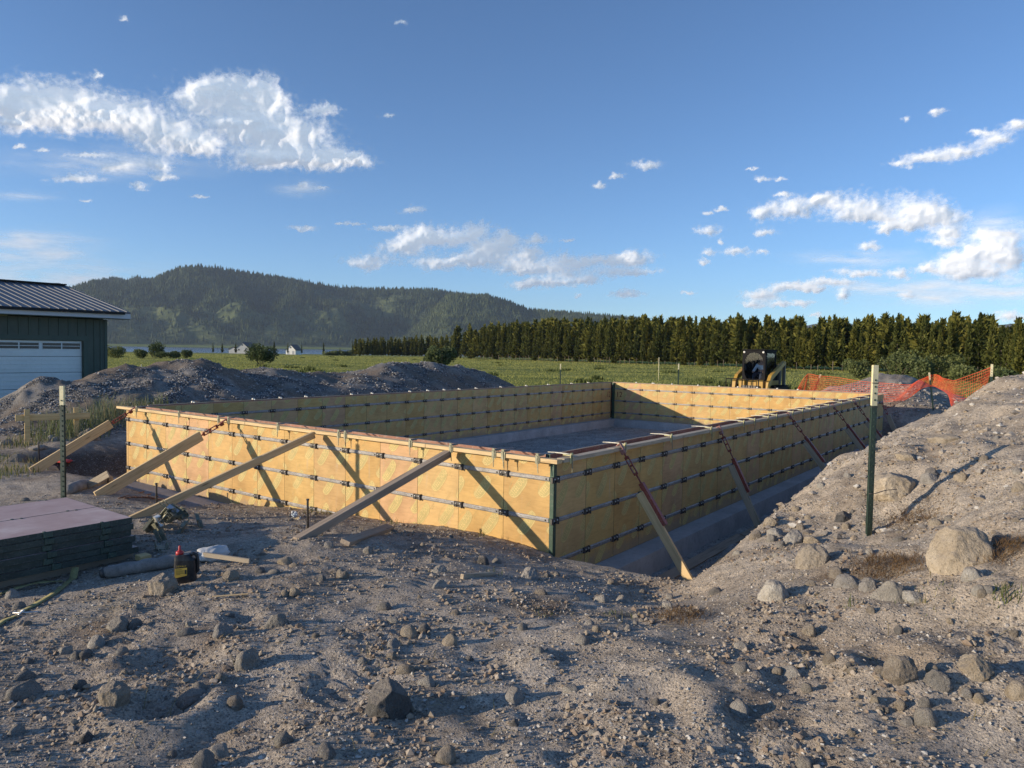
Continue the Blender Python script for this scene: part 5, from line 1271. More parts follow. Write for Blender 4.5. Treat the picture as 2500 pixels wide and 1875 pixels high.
# odds and ends by the left footing
a = Vector((-6.9, -1.05, H(-6.9, -1.05) + .06)); b = Vector((-5.75, -2.05, H(-5.75, -2.05) + .06))
m = MB(); m.tube([a.lerp(b, k / 10) + Vector((0, 0, .01 * math.sin(k))) for k in range(11)], [.06] + [.075 + .006 * math.sin(k * 2.3) for k in range(9)] + [.06], 14); tag(m.build('cardboard_tube', M_roll), 'dusty tube lying at the foot of the second brace', 'tube')
board('broken_board', (-6.1, -1.7, H(-6.1, -1.7) + .02), (-5.8, -1.55, H(-5.8, -1.55) + .22), (.02, .09), M_wdull, 'broken pale board standing up beside the dusty tube', 'board')
for k in range(6):
    x_, y_ = -5.1 + .04 * k, -1.75 + .05 * k
    m = MB(); m.tube([(x_, y_, H(x_, y_) + .02 + .01 * k), (x_ - .9 + .05 * k, y_ + .75, H(x_ - .9, y_ + .75) + .03)], .008, 6); tag(m.build('rebar', paintlike('rust_bar', (.20, .10, .06), .3, 20, .8) if k == 0 else MATS['rust_bar']), 'thin rusty bar in the bundle in front of the footing', 'rebar', 'bundle of thin bars by the footing')
lump_o = lump('red_rag', (-10.2, -.35, H(-10.2, -.35) + .02), .22, .12, .03, paintlike('red_netting', (.55, .06, .05), .3, 12, .8), 8); tag(lump_o, 'scrap of red netting on the bank left of the first brace', 'netting scrap')

# ------------------------------------------------------------------ orange net on three posts
M_net = paintlike('orange_net', (.85, .12, .035), .2, 6, .6, 0, .0); M_net.node_tree.nodes['Principled BSDF'].inputs['Subsurface Weight'].default_value = 0
def d_at(u_az, d): return (CAM[0] + d * math.sin(u_az), CAM[1] + d * math.cos(u_az))
tpost(-2.70, 18.9, .50, .14, 'leaning steel post at the left end of the orange net', lean=(.10, .30), rz=.6)
tpost(1.02, 18.0, .62, .22, 'green steel post under the peak of the orange net', lean=(0, -.14), rz=.5)
tpost(2.72, 12.6, .92, .26, 'steel post at the right end of the orange net on the berm', rz=.3)
def net(tops, bots, n_u, n_v, label):
    def curve(P, s_):
        n = len(P) - 1; f_ = s_ * n; i = min(int(f_), n - 1); f_ -= i
        p0 = Vector(P[max(i - 1, 0)]); p1 = Vector(P[i]); p2 = Vector(P[i + 1]); p3 = Vector(P[min(i + 2, n)])
        return 0.5 * ((2 * p1) + (-p0 + p2) * f_ + (2 * p0 - 5 * p1 + 4 * p2 - p3) * f_ ** 2 + (-p0 + 3 * p1 - 3 * p2 + p3) * f_ ** 3)
    G = []
    for i in range(n_u + 1):
        s_ = i / n_u; a_ = curve(tops, s_); b_ = curve(bots, s_); row = []
        for j in range(n_v + 1):
            w = j / n_v; p = a_.lerp(b_, w); p.y += .10 * math.sin(w * PI) * math.sin(s_ * 9); p.x += .02 * math.sin(s_ * 60 + w * 3); p.z += .012 * math.sin(s_ * 41 + w * 5); row.append(p)
        G.append(row)
    vs = []; fs = []
    def rib(path, r, flat):
        o = len(vs)
        for k, p in enumerate(path):
            d = (path[min(k + 1, len(path) - 1)] - path[max(k - 1, 0)]).normalized(); s1_ = d.cross(Vector((0, 1, .02))).normalized() * r; s2_ = Vector((0, 1, 0)) * r * flat
            vs.extend([p + s1_, p + s2_ * .9 - s1_ * .5, p - s2_ * .9 - s1_ * .5])
        for k in range(len(path) - 1):
            for e in range(3): fs.append((o + k * 3 + e, o + k * 3 + (e + 1) % 3, o + (k + 1) * 3 + (e + 1) % 3, o + (k + 1) * 3 + e))
    for j in range(n_v + 1): rib([G[i][j] for i in range(n_u + 1)], .008 if j in (0, n_v) else .0045, .6)
    for i in range(n_u + 1): rib([G[i][j] for j in range(n_v + 1)], .0034, .6)
    o = link('orange_safety_net', np_mesh('orange_safety_net', np.array([tuple(v) for v in vs]), np.array(fs), M_net, True)); return tag(o, label, 'safety net')
net([(-3.20, 18.3, -.85), (-2.76, 18.8, .30), (-2.66, 18.9, .42), (-2.3, 18.8, .40), (-1.6, 18.6, .34), (-.4, 18.0, .26), (.35, 17.9, .24), (.70, 17.95, .40), (1.02, 18.0, .56), (1.35, 17.3, .46), (1.85, 15.6, .50), (2.72, 12.6, .86)],
    [(-3.30, 18.4, -.95), (-3.0, 18.8, -.80), (-2.75, 18.9, -.60), (-2.3, 18.8, -.55), (-1.5, 18.5, -.55), (-.4, 17.8, -.50), (.20, 17.2, -.32), (.70, 17.6, .10), (1.05, 17.9, .22), (1.50, 16.6, .05), (2.00, 14.6, -.45), (2.62, 12.5, .05)], 190, 14, 'sagging orange plastic safety net slung over three posts')

# ------------------------------------------------------------------ clouds: azimuth, elevation, half width, half height, tilt (degrees)
CUM = [(-58.01, 17.63, 3.21, 1.3, 0.124), (-59.64, 17.16, 1.82, 1.17, 0.135), (-55.78, 17.5, 1.91, 1.19, 0.114), (-56.9, 15.76, 3.57, 1.61, 0.106), (-54.06, 15.23, 3.69, 1.38, 0.088), (-55.49, 13.42, 3.1, 1.25, 0.088), (-51.71, 13.74, 3.51, 1.08, 0.071), (-49.32, 13.77, 1.62, 0.57, 0.065), (-51.43, 17.13, 1.14, 0.55, 0.089), (-70.38, 15.55, 3.3, 1.08, 0.187), (-68.37, 14.93, 4.66, 1.48, 0.164), (-65.29, 14.92, 3.67, 1.27, 0.148), (-62.28, 14.04, 2.82, 1.32, 0.126), (-70.4, 14.09, 2.19, 1.22, 0.175), (-60.18, 13.63, 1.58, 0.68, 0.115), (-67.49, 10.87, 1.76, 0.36, 0.127), (-65.19, 11.95, 1.09, 0.4, 0.127), (-62.55, 12.14, 1.02, 0.67, 0.116), (-66.88, 12.38, 1.41, 0.21, 0.139), (-70.64, 12.33, 0.54, 0.2, 0.16), (-69.42, 12.34, 0.44, 0.15, 0.154), (-63.83, 10.78, 0.62, 0.27, 0.112), (-62.3, 11.49, 1.02, 0.27, 0.11), (-59.93, 10.49, 0.66, 0.14, 0.093), (-67.03, 9.48, 0.35, 0.11, 0.113), (-52.88, 8.77, 1.17, 0.24, 0.059), (-53.03, 11.77, 0.52, 0.23, 0.074), (-51.56, 11.79, 0.58, 0.17, 0.069), (-44.62, 10.5, 0.92, 0.33, 0.039), (-46.84, 9.11, 1.53, 0.24, 0.042), (-49.29, 9.36, 0.84, 0.18, 0.051), (-50.26, 9.31, 0.36, 0.15, 0.054), (-48.05, 6.53, 2.3, 0.67, 0.036), (-45.27, 7.71, 1.86, 0.77, 0.034), (-43.72, 8.53, 2.18, 0.86, 0.031), (-41.51, 8.6, 2.51, 0.92, 0.025), (-39.62, 9.26, 1.1, 0.73, 0.022), (-37.54, 8.68, 0.88, 0.62, 0.016), (-35.15, 8.56, 1.26, 0.46, 0.01), (-38.64, 7.89, 1.89, 0.62, 0.018), (-32.77, 8.52, 0.56, 0.18, 0.004), (-43.07, 6.54, 1.89, 0.62, 0.026), (-40.85, 6.75, 1.58, 0.62, 0.022), (-38.63, 7.11, 1.9, 0.68, 0.018), (-35.45, 7.32, 1.58, 0.75, 0.011), (-36.71, 6.37, 1.9, 0.56, 0.014), (-32.26, 7.04, 1.72, 0.56, 0.004), (-33.84, 6.25, 2.52, 0.56, 0.008), (-29.43, 6.89, 1.86, 0.56, -0.002), (-27.25, 7.2, 1.53, 0.67, -0.007), (-28.16, 6.12, 2.77, 0.37, -0.003), (-36.05, 5.12, 1.59, 0.38, 0.013), (-33.82, 5.31, 2.21, 0.5, 0.009), (-30.97, 5.49, 1.57, 0.44, 0.005), (-28.12, 4.47, 1.55, 0.37, 0.003), (-31.89, 4.32, 0.38, 0.22, 0.009), (-26.8, 13.92, 1.25, 0.41, -0.03), (-29.26, 13.24, 0.76, 0.26, -0.017), (-30.56, 12.61, 0.61, 0.27, -0.01), (-18.09, 10.13, 1.25, 0.86, -0.045), (-15.86, 10.45, 1.35, 0.85, -0.055), (-14.24, 10.92, 0.66, 0.56, -0.063), (-12.36, 10.39, 2.03, 1.05, -0.068), (-11.03, 9.48, 1.75, 0.5, -0.065), (-8.04, 9.95, 1.88, 1.07, -0.08), (-7.05, 9.08, 1.63, 0.8, -0.075), (-9.23, 8.82, 1.46, 0.41, -0.064), (-10.23, 8.55, 0.55, 0.36, -0.058), (-6.54, 8.24, 0.7, 0.27, -0.066), (-18.05, 8.82, 0.84, 0.29, -0.037), (-22.28, 9.09, 1.17, 0.51, -0.026), (-21.22, 8.32, 0.35, 0.18, -0.025), (-22.09, 7.44, 0.65, 0.3, -0.019), (-22.52, 6.78, 0.59, 0.24, -0.014), (-20.03, 7.55, 1.01, 0.39, -0.024), (-18.15, 7.5, 0.51, 0.21, -0.028), (-22.32, 10.43, 0.58, 0.18, -0.032), (-21.29, 10.69, 0.58, 0.18, -0.036), (-17.01, 11.51, 0.6, 0.2, -0.057), (-18.45, 12.58, 0.56, 0.23, -0.057), (-17.18, 12.64, 0.55, 0.14, -0.063), (-19.19, 13.41, 0.5, 0.11, -0.059), (-9.39, 12.99, 0.96, 0.26, -0.101), (-7.69, 13.21, 1.62, 0.41, -0.113), (-5.81, 13.38, 1.55, 0.46, -0.125), (-4.01, 13.78, 1.28, 0.5, -0.138), (-2.95, 14.49, 0.83, 0.49, -0.152), (-4.93, 14.4, 0.76, 0.25, -0.139), (-7.32, 15.96, 0.46, 0.38, -0.14), (-9.05, 15.75, 0.33, 0.23, -0.127), (-4.86, 6.81, 1.78, 0.66, -0.057), (-3.52, 7.0, 1.3, 0.78, -0.063), (-5.75, 6.06, 1.37, 0.67, -0.046), (-2.83, 6.18, 1.07, 0.65, -0.055), (-4.35, 5.46, 1.98, 0.53, -0.043), (-7.65, 6.0, 0.72, 0.33, -0.041), (-9.12, 5.64, 0.62, 0.39, -0.034), (-11.67, 5.86, 2.04, 0.34, -0.032), (-13.5, 5.2, 2.11, 0.35, -0.023), (-15.4, 4.94, 1.09, 0.35, -0.018), (-17.08, 4.82, 1.26, 0.53, -0.014), (-18.48, 4.24, 1.42, 0.42, -0.009), (-18.75, 3.64, 1.14, 0.3, -0.005), (-16.9, 3.69, 0.7, 0.27, -0.007), (-14.57, 4.63, 0.68, 0.29, -0.016), (-12.67, 4.17, 0.74, 0.58, -0.016), (-15.37, 3.76, 0.96, 0.29, -0.009), (-8.94, 4.19, 0.74, 0.28, -0.021), (-14.38, 2.96, 0.49, 0.18, -0.004), (-4.0, 7.94, 1.31, 0.39, -0.072), (-6.76, 7.72, 1.17, 0.32, -0.061), (-11.22, 7.68, 0.76, 0.36, -0.048), (-2.69, 2.78, 0.86, 0.32, -0.014), (-23.51, 4.6, 0.66, 0.15, -0.003), (-45.74, 23.31, 0.42, 0.2, 0.075), (-64.75, 21.06, 0.34, 0.19, 0.205), (-46.75, 17.07, 0.53, 0.22, 0.065), (-66.36, 17.38, 0.27, 0.34, 0.185)]
THIN = [(-70.5, 6.24, 3.42, 0.83, 0.088), (-69.16, 5.7, 1.85, 0.42, 0.08), (-71.37, 6.42, 1.31, 0.46, 0.095), (-69.18, 4.1, 7.87, 1.07, 0.059), (-70.46, 9.34, 1.55, 0.26, 0.124), (-11.97, 6.87, 3.04, 0.45, -0.041), (-3.65, 4.64, 3.0, 0.79, -0.036), (-6.63, 4.19, 3.65, 0.68, -0.026), (-10.35, 4.84, 2.97, 0.51, -0.026), (-3.57, 8.3, 1.72, 0.9, -0.078), (-52.89, 11.64, 1.74, 0.4, 0.071), (-64.82, 12.13, 5.06, 0.79, 0.119)]
RC = 10500.0
_az = np.radians(np.arange(-76, 3.2, .042)); _el = np.radians(np.arange(0.6, 29.5, .042))
AZ, EL = np.meshgrid(_az, _el); aD = np.degrees(AZ); eD = np.degrees(EL)
ce = np.cos(EL)
wx = fbm(aD * .42, eD * .6, 3, 201) * .55; wy = fbm(aD * .42 + 40, eD * .6, 3, 211) * .35
wx2 = fbm(aD * 2.2, eD * 2.6, 3, 221) * .16; wy2 = fbm(aD * 2.2 + 40, eD * 2.6, 3, 231) * .13
S = np.zeros_like(aD); SH = np.zeros_like(aD); VT = np.zeros_like(aD); BOT = np.zeros_like(aD)
for (a, e, w, h, tl) in CUM:
    if e < 12: w *= 1.02; h *= 1.08
    if a > -9 and e < 9: w *= 1.03; h *= 1.10
    k = min(1.0, h / .7)
    i0, i1 = np.searchsorted(_el, np.radians([e - 4 * h - 1, e + 4 * h + 1])); j0, j1 = np.searchsorted(_az, np.radians([a - 4 * w - 1, a + 4 * w + 1]))
    sl_ = (slice(i0, i1), slice(j0, j1))
    dx = (aD[sl_] - a) * ce[sl_] + wx[sl_] * k + wx2[sl_]; dy = eD[sl_] - e - tl * (aD[sl_] - a) * ce[sl_] + wy[sl_] * k + wy2[sl_]
    dyy = np.where(dy < 0, dy * 1.35, dy)                     # flatter undersides
    g = np.exp(-1.25 * ((dx / w) ** 2 + (dyy / h) ** 2)); S[sl_] += g; SH[sl_] += g * h; VT[sl_] += g * np.clip(dy / h, -1.3, 1.3)
size = np.where(S > 1e-4, SH / np.maximum(S, 1e-4), .3)
fr = 1 / np.clip(size, .3, 1.6)
def billow(x, y, o, seed): 
    s = 0; a = 1; f = 1; 
    for k in range(o): s = s + a * (1 - 2.2 * np.abs(vnoise(x * f + 11 * k, y * f + 5 * k, seed + k))); a *= .5; f *= 2.1
    return s
nb = billow(aD * 1.5, eD * 1.9, 5, 301); nbs = billow(aD * .8, eD * 1.1, 3, 301); nf = fbm(aD * 2.6, eD * 3.2, 5, 331, .48)
f = np.minimum(S, 1.25 + .2 * np.log1p(S)) - .30 + .10 * (nb - 1.0) + .15 * nf
alpha = sstep(-.14, .80, f + 0.03 * fbm(aD * 9, eD * 10, 3, 351)) ** .8
T_ = np.sqrt(np.clip(f, 0, 2.0))
fs = np.minimum(S, 1.25 + .2 * np.log1p(S)) - .36 + .10 * (nbs - .8) + .03 * (nb - nbs)
disp = RC * np.radians(size) * 1.15 * np.sqrt(np.clip(fs, 0, 1.6) ** 2 + .01) + RC * np.radians(np.minimum(size, .75)) * (.09 * nbs + .006 * nb) * sstep(0, .6, fs)
for _ in range(24):
    disp = (np.roll(disp, 1, 0) + np.roll(disp, -1, 0) + np.roll(disp, 1, 1) + np.roll(disp, -1, 1) + 2 * disp) / 6
vt_ = VT / np.maximum(S, .05)
disp *= (.78 + .42 * np.clip(vt_, -1, 1))
# flat bases: near the underside the face falls back quickly
Sx = np.gradient(S, axis=0)

# thin high veils
TS = np.zeros_like(aD)
for (a, e, w, h, tl) in THIN:
    dx = (aD - a) * ce + wx; dy = eD - e - tl * (aD - a) * ce + wy * .5
    TS += np.exp(-1.1 * ((dx / w) ** 2 + (dy / h) ** 2))
veil = np.clip(TS, 0, 1) * np.clip(.55 + .5 * fbm(aD * .35, eD * 1.8, 4, 401), 0, 1) * .9
alpha = np.clip(alpha + veil * (1 - alpha), 0, 1)
alpha = alpha * sstep(.6, 1.0, eD)
ny_, nx_ = aD.shape
R_c = RC - disp
CX = CAM[0] + R_c * np.sin(AZ) * ce; CY = CAM[1] + R_c * np.cos(AZ) * ce; CZ = R_c * np.sin(EL)
I = np.arange(ny_ * nx_).reshape(ny_, nx_)
q = np.stack([I[:-1, :-1].ravel(), I[:-1, 1:].ravel(), I[1:, 1:].ravel(), I[1:, :-1].ravel()], 1)
al = alpha.ravel(); keepf = al[q].max(1) > .012; q = q[keepf]
used = np.unique(q); remap = np.full(ny_ * nx_, -1); remap[used] = np.arange(len(used)); q = remap[q]
V = np.stack([CX.ravel()[used], CY.ravel()[used], CZ.ravel()[used]], 1)
t = NT('cloud'); t.t.nodes.remove(t.b)
ca_ = t.n('ShaderNodeAttribute'); ca_.attribute_name = 'cover'
df = t.n('ShaderNodeBsdfDiffuse'); df.inputs[0].default_value = (.97, .97, .97, 1); df.inputs['Roughness'].default_value = 0
tl_ = t.n('ShaderNodeBsdfTranslucent'); tl_.inputs[0].default_value = (.97, .97, .97, 1)
mx = t.n('ShaderNodeMixShader'); mx.inputs[0].default_value = .5; t.l(df.outputs[0], mx.inputs[1]); t.l(tl_.outputs[0], mx.inputs[2])
tp = t.n('ShaderNodeBsdfTransparent'); m2 = t.n('ShaderNodeMixShader'); em = t.n('ShaderNodeEmission'); em.inputs[0].default_value = (.80, .88, 1.0, 1); em.inputs[1].default_value = .24   # even glow added to lift the shaded cloud faces, standing in for inner scattering
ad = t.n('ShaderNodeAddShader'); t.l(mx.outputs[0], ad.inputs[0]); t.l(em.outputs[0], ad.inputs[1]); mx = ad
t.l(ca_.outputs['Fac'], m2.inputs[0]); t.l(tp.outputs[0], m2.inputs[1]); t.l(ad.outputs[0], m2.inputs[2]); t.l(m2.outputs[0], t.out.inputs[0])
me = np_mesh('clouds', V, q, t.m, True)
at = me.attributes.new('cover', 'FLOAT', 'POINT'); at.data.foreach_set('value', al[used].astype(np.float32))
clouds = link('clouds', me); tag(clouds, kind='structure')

# ------------------------------------------------------------------ far country (bearing, elevation in degrees)
MTN = [(-77.8, 2.66), (-71.84, 3.22), (-69.64, 3.24), (-67.77, 3.62), (-66.69, 4.12), (-64.88, 4.17), (-62.98, 4.5), (-61.57, 5.26), (-60.1, 5.61), (-58.88, 5.56), (-57.24, 5.3), (-55.34, 5.12), (-53.1, 4.86), (-50.66, 4.56), (-47.91, 4.43), (-44.93, 4.52), (-43.14, 4.54), (-42.0, 4.38), (-40.18, 4.13), (-38.58, 3.5), (-36.64, 2.1), (-34.69, 0.69)]
SPUR = [(-46.15, 0.5), (-44.59, 1.63), (-43.34, 2.86), (-41.99, 4.16), (-39.1, 4.21), (-37.37, 3.74), (-35.63, 3.13), (-32.72, 2.95), (-29.87, 2.80), (-27.73, 2.58), (-26.32, 2.30), (-22.82, 1.48), (-19.82, 0.44)]
LEFTH = [(-68.98, 1.28), (-67.77, 3.45), (-66.69, 4.17), (-65.6, 4.48), (-65.03, 4.44), (-64.13, 3.98), (-62.35, 2.36)]
LEFT2 = [(-66.37, 2.2), (-65.13, 4.21), (-64.03, 4.66), (-62.98, 4.55), (-61.55, 4.12), (-59.68, 2.45)]
FARL = [(-79.55, 3.72), (-75.91, 3.52), (-73.1, 3.97), (-71.83, 3.98), (-71.17, 3.76), (-70.53, 3.62), (-69.52, 3.89), (-68.61, 4.0), (-68.14, 3.76), (-67.56, 3.71), (-67.08, 3.49), (-64.89, 2.82), (-56.91, 1.35)]
FARR = [(-18.42, 1.97), (-15.59, 2.11), (-13.95, 2.32), (-12.61, 2.37), (-11.28, 2.06), (-6.53, 1.67), (-4.22, 1.99), (-2.67, 2.25), (-0.75, 2.36), (2.06, 2.21)]
TREELINE = [(-49.24, 415, 8.6), (-44.89, 425, 10.2), (-41.57, 400, 10.6), (-41.36, 335, 12.6), (-35.36, 270, 13.3), (-29.01, 215, 11.8), (-19.88, 172, 10.2), (-14.22, 150, 9.1), (-9.0, 135, 8.5), (-6.57, 128, 8.5), (-4.25, 120, 8.4), (-3.32, 118, 6.7), (-2.55, 112, 6.4), (-2.04, 104, 7.2), (2.01, 95, 8.1)]   # azimuth, distance, height
def rad(a): return math.radians(a)
def bear(a, d): return (CAM[0] + d * math.sin(rad(a)), CAM[1] + d * math.cos(rad(a)))
def landmat(name, a, b, c_, sc=.004):
    t = NT(name); v = t.coord(scale=(sc, sc, sc)); n1 = t.noise(v, 2.2, 7, .62, .4); n2 = t.noise(v, 14, 5, .7)
    c = t.ramp(n1, [(.34, a), (.52, b), (.68, c_)]); c = t.mix(1.0, c, t.ramp(n2, [(.3, (.7, .7, .7)), (.7, (1.2, 1.2, 1.15))]), 'MULTIPLY')
    return t.fin(c, .95, 0, t.bump(n2, .6, 12), .05)
M_hill = landmat('hill_grass', (.075, .095, .05), (.105, .13, .06), (.15, .17, .08)); M_farhill = landmat('far_hill', (.075, .085, .075), (.10, .11, .10), (.17, .165, .15)); M_shore = landmat('far_meadow', (.14, .19, .055), (.20, .245, .075), (.26, .28, .10), .01)
def mountain(name, prof, r0, r1, z0, mat, amp=.16, seed=0, curve=1.25, sc=1 / 620.):
    pa = np.array([p[0] for p in prof]); pe = np.array([p[1] for p in prof])
    az = np.arange(pa[0], pa[-1], .10); t_ = np.concatenate([np.linspace(0, 1, 80), np.linspace(1.03, 1.5, 12)])
    A, T = np.meshgrid(az, t_); R = r0 + (r1 - r0) * T
    el = np.interp(A, pa, pe) + .05 * fbm(A * 1.3, A * 0 + seed, 4, seed) 
    zr = CAM[2] + np.tan(np.radians(el)) * r1
    X = CAM[0] + R * np.sin(np.radians(A)); Y = CAM[1] + R * np.cos(np.radians(A))
    sh = np.where(T <= 1, T ** curve * (1.0) , 1 - (T - 1) * 1.4)
    rid = np.abs(fbm(X * sc, Y * sc, 5, 500 + seed)) ; hl = fbm(X * sc * 2.3, Y * sc * 2.3, 4, 520 + seed)
    w = np.clip(1 - T ** 5, 0, 1) * np.clip(T * 3, 0, 1)
    Z = z0 + (zr - z0) * sh + (zr - z0) * w * (amp * (.9 - 2.0 * rid) * .8 + amp * .35 * hl)
    Z = np.maximum(Z, z0 - 4)
    n, m = A.shape; I = np.arange(n * m).reshape(n, m)
    F_ = np.stack([I[:-1, :-1].ravel(), I[:-1, 1:].ravel(), I[1:, 1:].ravel(), I[1:, :-1].ravel()], 1)
    o = link(name, np_mesh(name, np.stack([X.ravel(), Y.ravel(), Z.ravel()], 1), F_, mat, True)); tag(o, kind='structure')
    return A, T, X, Y, Z
def cones(name, X, Y, Z, keepw, n, hgt, mat, seed, label):
    rg_ = np.random.default_rng(seed); ny, nx = X.shape
    i = rg_.uniform(0, ny - 1.001, n * 3); j = rg_.uniform(0, nx - 1.001, n * 3); i0 = i.astype(int); j0 = j.astype(int); fi = i - i0; fj = j - j0
    def bl(Q): return (Q[i0, j0] * (1 - fi) * (1 - fj) + Q[i0 + 1, j0] * fi * (1 - fj) + Q[i0, j0 + 1] * (1 - fi) * fj + Q[i0 + 1, j0 + 1] * fi * fj)
    px, py, pz, pw = bl(X), bl(Y), bl(Z), bl(keepw); k = rg_.random(len(px)) < pw; px, py, pz = px[k][:n], py[k][:n], pz[k][:n]; n = len(px)
    h = hgt * rg_.uniform(.55, 1.25, n); r = h * rg_.uniform(.17, .27, n); a0 = rg_.uniform(0, 6.28, n); K = 5
    ang = a0[:, None] + np.arange(K) * 2 * np.pi / K; rj = r[:, None] * rg_.uniform(.7, 1.3, (n, K))
    ring_ = np.stack([px[:, None] + rj * np.cos(ang), py[:, None] + rj * np.sin(ang), (pz - .5)[:, None] + 0 * ang + h[:, None] * .06], 2)
    apex = np.stack([px, py, pz + h], 1)[:, None]; V = np.concatenate([ring_, apex], 1).reshape(-1, 3)
    F_ = np.array([(q_, (q_ + 1) % K, K) for q_ in range(K)]); FF = (F_[None] + (np.arange(n) * (K + 1))[:, None, None]).reshape(-1, 3)
    o = link(name, np_mesh(name, V, FF, mat, False)); return tag(o, label, 'forest', kind='stuff')
def foliage(name, a, b, c_, trans=.12, sc=.9):
    t = NT(name); v = t.coord(scale=(1, 1, 1)); n = t.noise(v, sc, 4, .65); n2 = t.noise(v, sc * 7, 3, .6)
    oi = t.n('ShaderNodeObjectInfo')
    c = t.ramp(n, [(.3, a), (.5, b), (.72, c_)]); c = t.mix(1.0, c, t.ramp(n2, [(.3, (.7, .7, .7)), (.7, (1.25, 1.25, 1.2))]), 'MULTIPLY')
    c = t.mix(1.0, c, t.ramp(oi.outputs['Random'], [(0, (.55, .62, .62)), (.5, (1, 1, 1)), (1, (1.3, 1.18, .95))]), 'MULTIPLY'); t.fin(c, .8, spec=.1)
    tr = t.n('ShaderNodeBsdfTranslucent'); t.l(c, tr.inputs[0]); mx = t.n('ShaderNodeMixShader'); mx.inputs[0].default_value = trans
    t.l(t.b.outputs[0], mx.inputs[1]); t.l(tr.outputs[0], mx.inputs[2]); t.l(mx.outputs[0], t.out.inputs[0]); return t.m
M_hforest = foliage('hill_forest', (.030, .048, .024), (.060, .085, .038), (.115, .140, .060), 0, .05)
MR0, MR1 = 3450, 4500
for nm, prof, r0, r1, mt, sd, nt, hg in (('mountain', MTN, MR0, MR1, M_hill, 3, 21000, 23), ('mountain_spur', SPUR, MR0 - 100, 4050, M_hill, 9, 12000, 20), ('wooded_hill', LEFTH, 4300, 5000, M_hill, 15, 5000, 18), ('wooded_hill', LEFT2, 4900, 5600, M_hill, 19, 2500, 20)):
    A, T, X, Y, Z = mountain(nm, prof, r0, r1, -6.5, mt, .20 if sd < 10 else .1, sd)
    op = fbm(X / 420., Y / 420., 4, 600 + sd)
    dens = sstep(.10, .55, T + .75 * op - (.16 if sd != 3 else .16)) * (T < 1.04)
    dens = np.clip(dens + .10 * (T > .05) * (T < 1), 0, 1)
    cones('hillside_forest', X, Y, Z, dens, nt, hg, M_hforest, sd, 'dark conifer forest covering the %s' % {3: 'big mountain beyond the lake', 9: 'right hand spur of the mountain', 15: 'dark knoll left of the mountain', 19: 'rear knoll left of the mountain'}[sd])
mountain('far_hills', FARL, 6000, 6700, -5, M_farhill, .12, 23, 1.0, 1 / 900.)
mountain('far_hills', FARR, 6000, 6700, -5, M_farhill, .10, 27, 1.0, 1 / 900.)
A, T = np.meshgrid(np.arange(-84, -30, .25), np.linspace(0, 1, 24)); R = 2900 + 800 * T
X = CAM[0] + R * np.sin(np.radians(A)); Y = CAM[1] + R * np.cos(np.radians(A)); Z = -7.6 + 14 * T ** 1.3 + 1.2 * fbm(X / 200, Y / 200, 3, 71) * T
I = np.arange(A.size).reshape(A.shape); F_ = np.stack([I[:-1, :-1].ravel(), I[:-1, 1:].ravel(), I[1:, 1:].ravel(), I[1:, :-1].ravel()], 1)
tag(link('far_shore', np_mesh('far_shore', np.stack([X.ravel(), Y.ravel(), Z.ravel()], 1), F_, M_shore, True)), kind='structure')
t = NT('lake_water'); v = t.coord(scale=(.05, .05, .05)); n = t.noise(v, 4, 4, .6); t.fin((.03, .05, .075), .22, 0, t.bump(n, .5, 1.2), .5)
A, R = np.meshgrid(np.arange(-86, -34, 1.0), np.array([700, 1000, 1600, 2400, 3200.])); X = CAM[0] + R * np.sin(np.radians(A)); Y = CAM[1] + R * np.cos(np.radians(A))
I = np.arange(A.size).reshape(A.shape); F_ = np.stack([I[:-1, :-1].ravel(), I[:-1, 1:].ravel(), I[1:, 1:].ravel(), I[1:, :-1].ravel()], 1)
tag(link('lake', np_mesh('lake', np.stack([X.ravel(), Y.ravel(), 0 * X.ravel() + LAKE_Z], 1), F_, t.m, True)), kind='structure')

# ------------------------------------------------------------------ meadow grass
rg = np.random.default_rng(44)
n = 150000
d = 22 * (420 / 22) ** (rg.random(n) ** .85); a = np.radians(rg.uniform(-72, 6, n)); px, py = CAM[0] + d * np.sin(a), CAM[1] + d * np.cos(a)
pz = terrain(px, py); gm = (np.where(px < -15.4, 1, 0) | np.where(py > 19.8 + .5 * fbm(px * .5, py * .5, 2, 88), 1, 0)) & (pz < -.62) & ~((px > -24) & (px < -16) & (py < 3) & (d < 26))
hbm = (px < -21.6) & (px > -32) & (py > -5) & (py < 6.2); gm = (gm > 0) & ~hbm
px, py, pz, d = px[gm], py[gm], pz[gm], d[gm]
hh = (.06 + .00032 * d) * rg.uniform(.5, 1.5, len(d)) * (1 + .4 * sstep(.1, .6, fbm(px * .08, py * .08, 3, 89))); ww = .009 + .0008 * d
V, F_ = blades(np.stack([px, py, pz - .02], 1), hh, ww, rg, .5)
tag(link('meadow_grass', np_mesh('meadow_grass', V, F_, M_field, True)), 'long green meadow grass between the building site and the woods', 'grass', kind='stuff')
n = 7000; d = rg.uniform(19, 32, n); a = np.radians(rg.uniform(-52, -3, n)); px, py = CAM[0] + d * np.sin(a), CAM[1] + d * np.cos(a); pz = terrain(px, py)
gm = (py > 18.9) & (pz < -.66) & (fbm(px * .35, py * .35, 3, 93) + .25 * ((px < -8) | (px > 0)) > .05); px, py, pz = px[gm], py[gm], pz[gm]
V, F_ = blades(np.stack([px, py, pz - .02], 1), rg.uniform(.2, .5, len(px)), .02, rg, .4)
tag(link('tall_grass', np_mesh('tall_grass', V, F_, [M_gr, M_sage], True, np.repeat(rg.integers(0, 2, len(px)), 3))), 'taller green grass along the back edge of the site', 'grass', kind='stuff')
